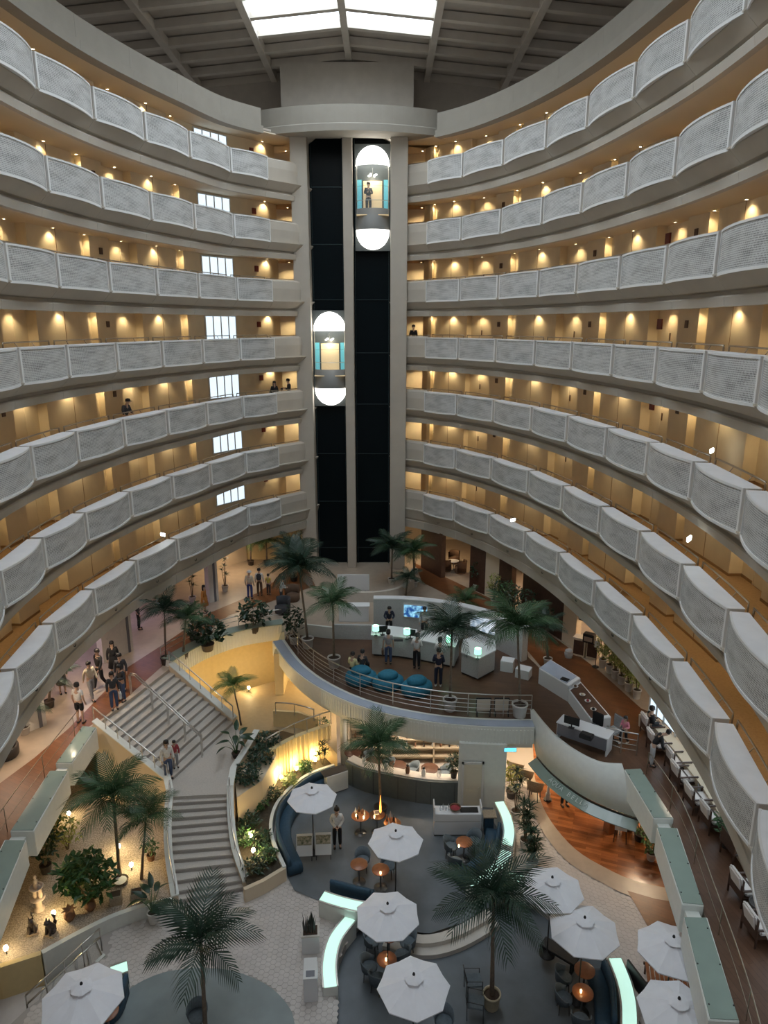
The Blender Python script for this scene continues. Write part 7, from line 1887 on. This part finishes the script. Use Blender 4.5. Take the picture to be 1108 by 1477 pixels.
# plants beside the glowing ledge
dracaena((4.97, 22.85, 0), 'tall dracaena behind the glowing ledge', 1.9, 4, .42, 'leaf_dark', ('pot_white', .2, .35), 11)
dracaena((5.02, 21.31, 0), 'bushy dracaena in the middle of the glowing ledge row', 1.75, 7, .45, 'leaf_dark', ('pot_white', .2, .35), 12)
dracaena((5.05, 20.24, 0), 'dracaena in white pot nearest the right umbrellas', 1.5, 7, .45, 'leaf_dark', ('pot_white', .22, .36), 13)
# parquet objects
ez = thing('easel', 'dark easel with white board on the parquet', 'easel', (8.49, 21.59, 0), -.3); MB().obox((0, 0, .8), .42, .02, .6, 0, R(-12)).build('board', 'paper', ez)
for x in (-.22, .22): MB().tube([(x, -.1, 0), (x * .6, .05, 1.2)], .014).build('leg', 'dark_metal', ez)
MB().tube([(0, .35, 0), (0, .06, 1.1)], .014).build('leg', 'dark_metal', ez)
lc = thing('host_lectern', 'dark wooden host lectern on the parquet', 'lectern', (8.33, 22.13, 0), .3); MB().box(-.2, .2, -.18, .18, 0, 1.0).build('body', 'wood_table', lc, bevel=.01); MB().obox((0, -.04, 1.04), .5, .42, .03, 0, R(20)).build('sloped_top', 'paper', lc)
bush((9.29, 20.7, 0), 'green plant in white pot at the edge of the parquet', .3, .35, 120, .18, 'leaf_green', 92, ('pot_white', .17, .3), .05)
bush((9.22, 21.66, 0), 'leafy plant behind the easel', .5, .45, 160, .2, 'leaf_green', 93, ('pot_dark', .2, .3), .1); bush((8.98, 22.24, 0), 'flowering plant behind the lectern', .4, .4, 130, .18, 'leaf_pale', 94, ('pot_dark', .2, .3), .1)
person((6.98, 23.56, 0), .2, 'stand', 'black', 'black', 'person in black standing on the parquet under the bow', 1.7, apron=None) if False else person((6.98, 23.56, 0), .2, 'stand', 'black', 'black', 'person in black standing on the parquet under the bow', 1.7)
person((7.54, 23.64, 0), .2, 'stand', 'lightgrey', 'grey', 'person in grey beside the person in black under the bow', 1.65)
# menu stand and snake plant box
ms = thing('menu_stand', 'white menu pedestal with tilted menu sheets', 'stand', (-2.03, 15.62, 0), .08)
MB().box(-.19, .19, -.28, .28, 0, .80).build('pedestal', 'counter_white', ms, bevel=.01); MB().obox((0, .12, .88), .36, .3, .02, 0, R(25)).build('menu_sheet', 'paper', ms); MB().obox((0, -.16, .84), .34, .26, .02, 0, R(18)).build('menu_sheet', 'paper', ms); MB().obox((0, -.16, .853), .24, .16, .004, 0, R(18)).build('menu_print', 'stripe_grey', ms)
sp = thing('snake_plant_box', 'white planter box with dark snake plants', 'planter', (-2.15, 17.03, 0), .1)
MB().box(-.28, .22, -.16, .26, 0, .62).build('box_body', 'counter_white', sp, bevel=.01); MB().box(-.30, .24, -.18, .28, .62, .66).build('box_rim', 'stone_pale', sp); MB().box(-.24, .18, -.12, .22, .66, .67).build('soil', 'soil', sp)
mat('snake_leaf', (.03, .035, .028), .5, var=.4, scale=20)
snk = blade_mesh('snake_leaf', 'snake_leaf', 1, .12, .04)
for k in range(18):
    x, y = -.2 + .06 * (k % 6), -.06 + .1 * (k // 6); link('snake_leaf', snk, sp, (x, y, .66), (rng.uniform(-.3, .3), R(-90) + rng.uniform(-.15, .15), rng.uniform(0, 6)), .42 + .22 * rng.random())
# palms on the ground level
palm(((2.98, 15.46, -0.3), (-0.08, 3.55)), 'large dark potted palm in the sunken lounge', 1.75, 14, 'palm_leaf_dark', ('pot_cream', .24, .48), 31, tr=.055)
palm(((-4.68, 14.43, 0), (0.07, 2.92)), 'large palm on the terrace at the lower left', 1.65, 12, 'palm_leaf_dark', None, 32, tr=.055)
palm(((-0.13, 23, 0), (-0.07, 2.93)), 'palm rising before the dark restaurant counter', 1.55, 13, 'palm_leaf', ('pot_dark', .25, .4), 33, tr=.05)
# right edge furniture
bs = thing('slatted_lounger', 'wooden slatted lounger between the right umbrellas', 'bench', (7.99, 15.79, 0), R(-14))
for k in range(10): MB().box(-.62 + k*.12, -.53 + k*.12, -.32, .32, .36, .39).build('slat', 'wood_table', bs)
for y in (-.33, .33): MB().box(-.66, .66, y - .025, y + .025, .3, .37).build('side_rail', 'frame_wood', bs)
for x in (-.6, .6):
    for y in (-.3, .3): MB().box(x - .025, x + .025, y - .025, y + .025, 0, .32).build('leg', 'frame_wood', bs)
dk = thing('dark_bench', 'black low bench under the right umbrellas beside the palm', 'bench', (5.19, 16.88, -0.3), R(-40)); MB().box(-.55, .55, -.2, .2, .36, .44).build('bench_top', 'black', dk, bevel=.01)
for x in (-.45, .45): MB().box(x - .03, x + .03, -.18, .18, 0, .36).build('leg', 'black', dk)
bl2 = thing('dark_screen', 'dark low screen panel behind the lower right glowing ledge', 'screen', (7.13, 15.46, 0), R(108)); MB().box(-.7, .7, -.03, .03, .05, .62).build('panel', 'black', bl2); MB().box(-.7, -.64, -.12, .12, 0, .05).box(.64, .7, -.12, .12, 0, .05).build('foot', 'dark_metal', bl2)
person((-1.66, 21.31, 0), .1, 'folded', 'white', 'black', 'waitress in white shirt and black trousers with folded hands', 1.66, hair='bun')
mo = thing('side_trolley', 'dark side trolley beside the white kiosk', 'trolley', (3.82, 22.09, 0)); MB().box(-.16, .16, -.2, .2, .1, .75).build('body', 'navy', mo, bevel=.01); MB().box(-.22, .26, -.22, .22, .75, .79).build('wood_top', 'wicker', mo)
for x in (-.12, .12): MB().box(x - .03, x + .03, -.15, .15, 0, .1).build('foot', 'dark_metal', mo)
wt = thing('console_table', 'pale console at the far end of the navy sofa', 'table', (-1.94, 24.45, 0), .5); MB().box(-.42, .5, -.15, .15, .05, .85).build('front_panel', 'ledge_white', wt, bevel=.01); MB().box(-.5, .5, -.12, .3, .85, .88).build('dark_top', 'pot_dark', wt)
build_people()
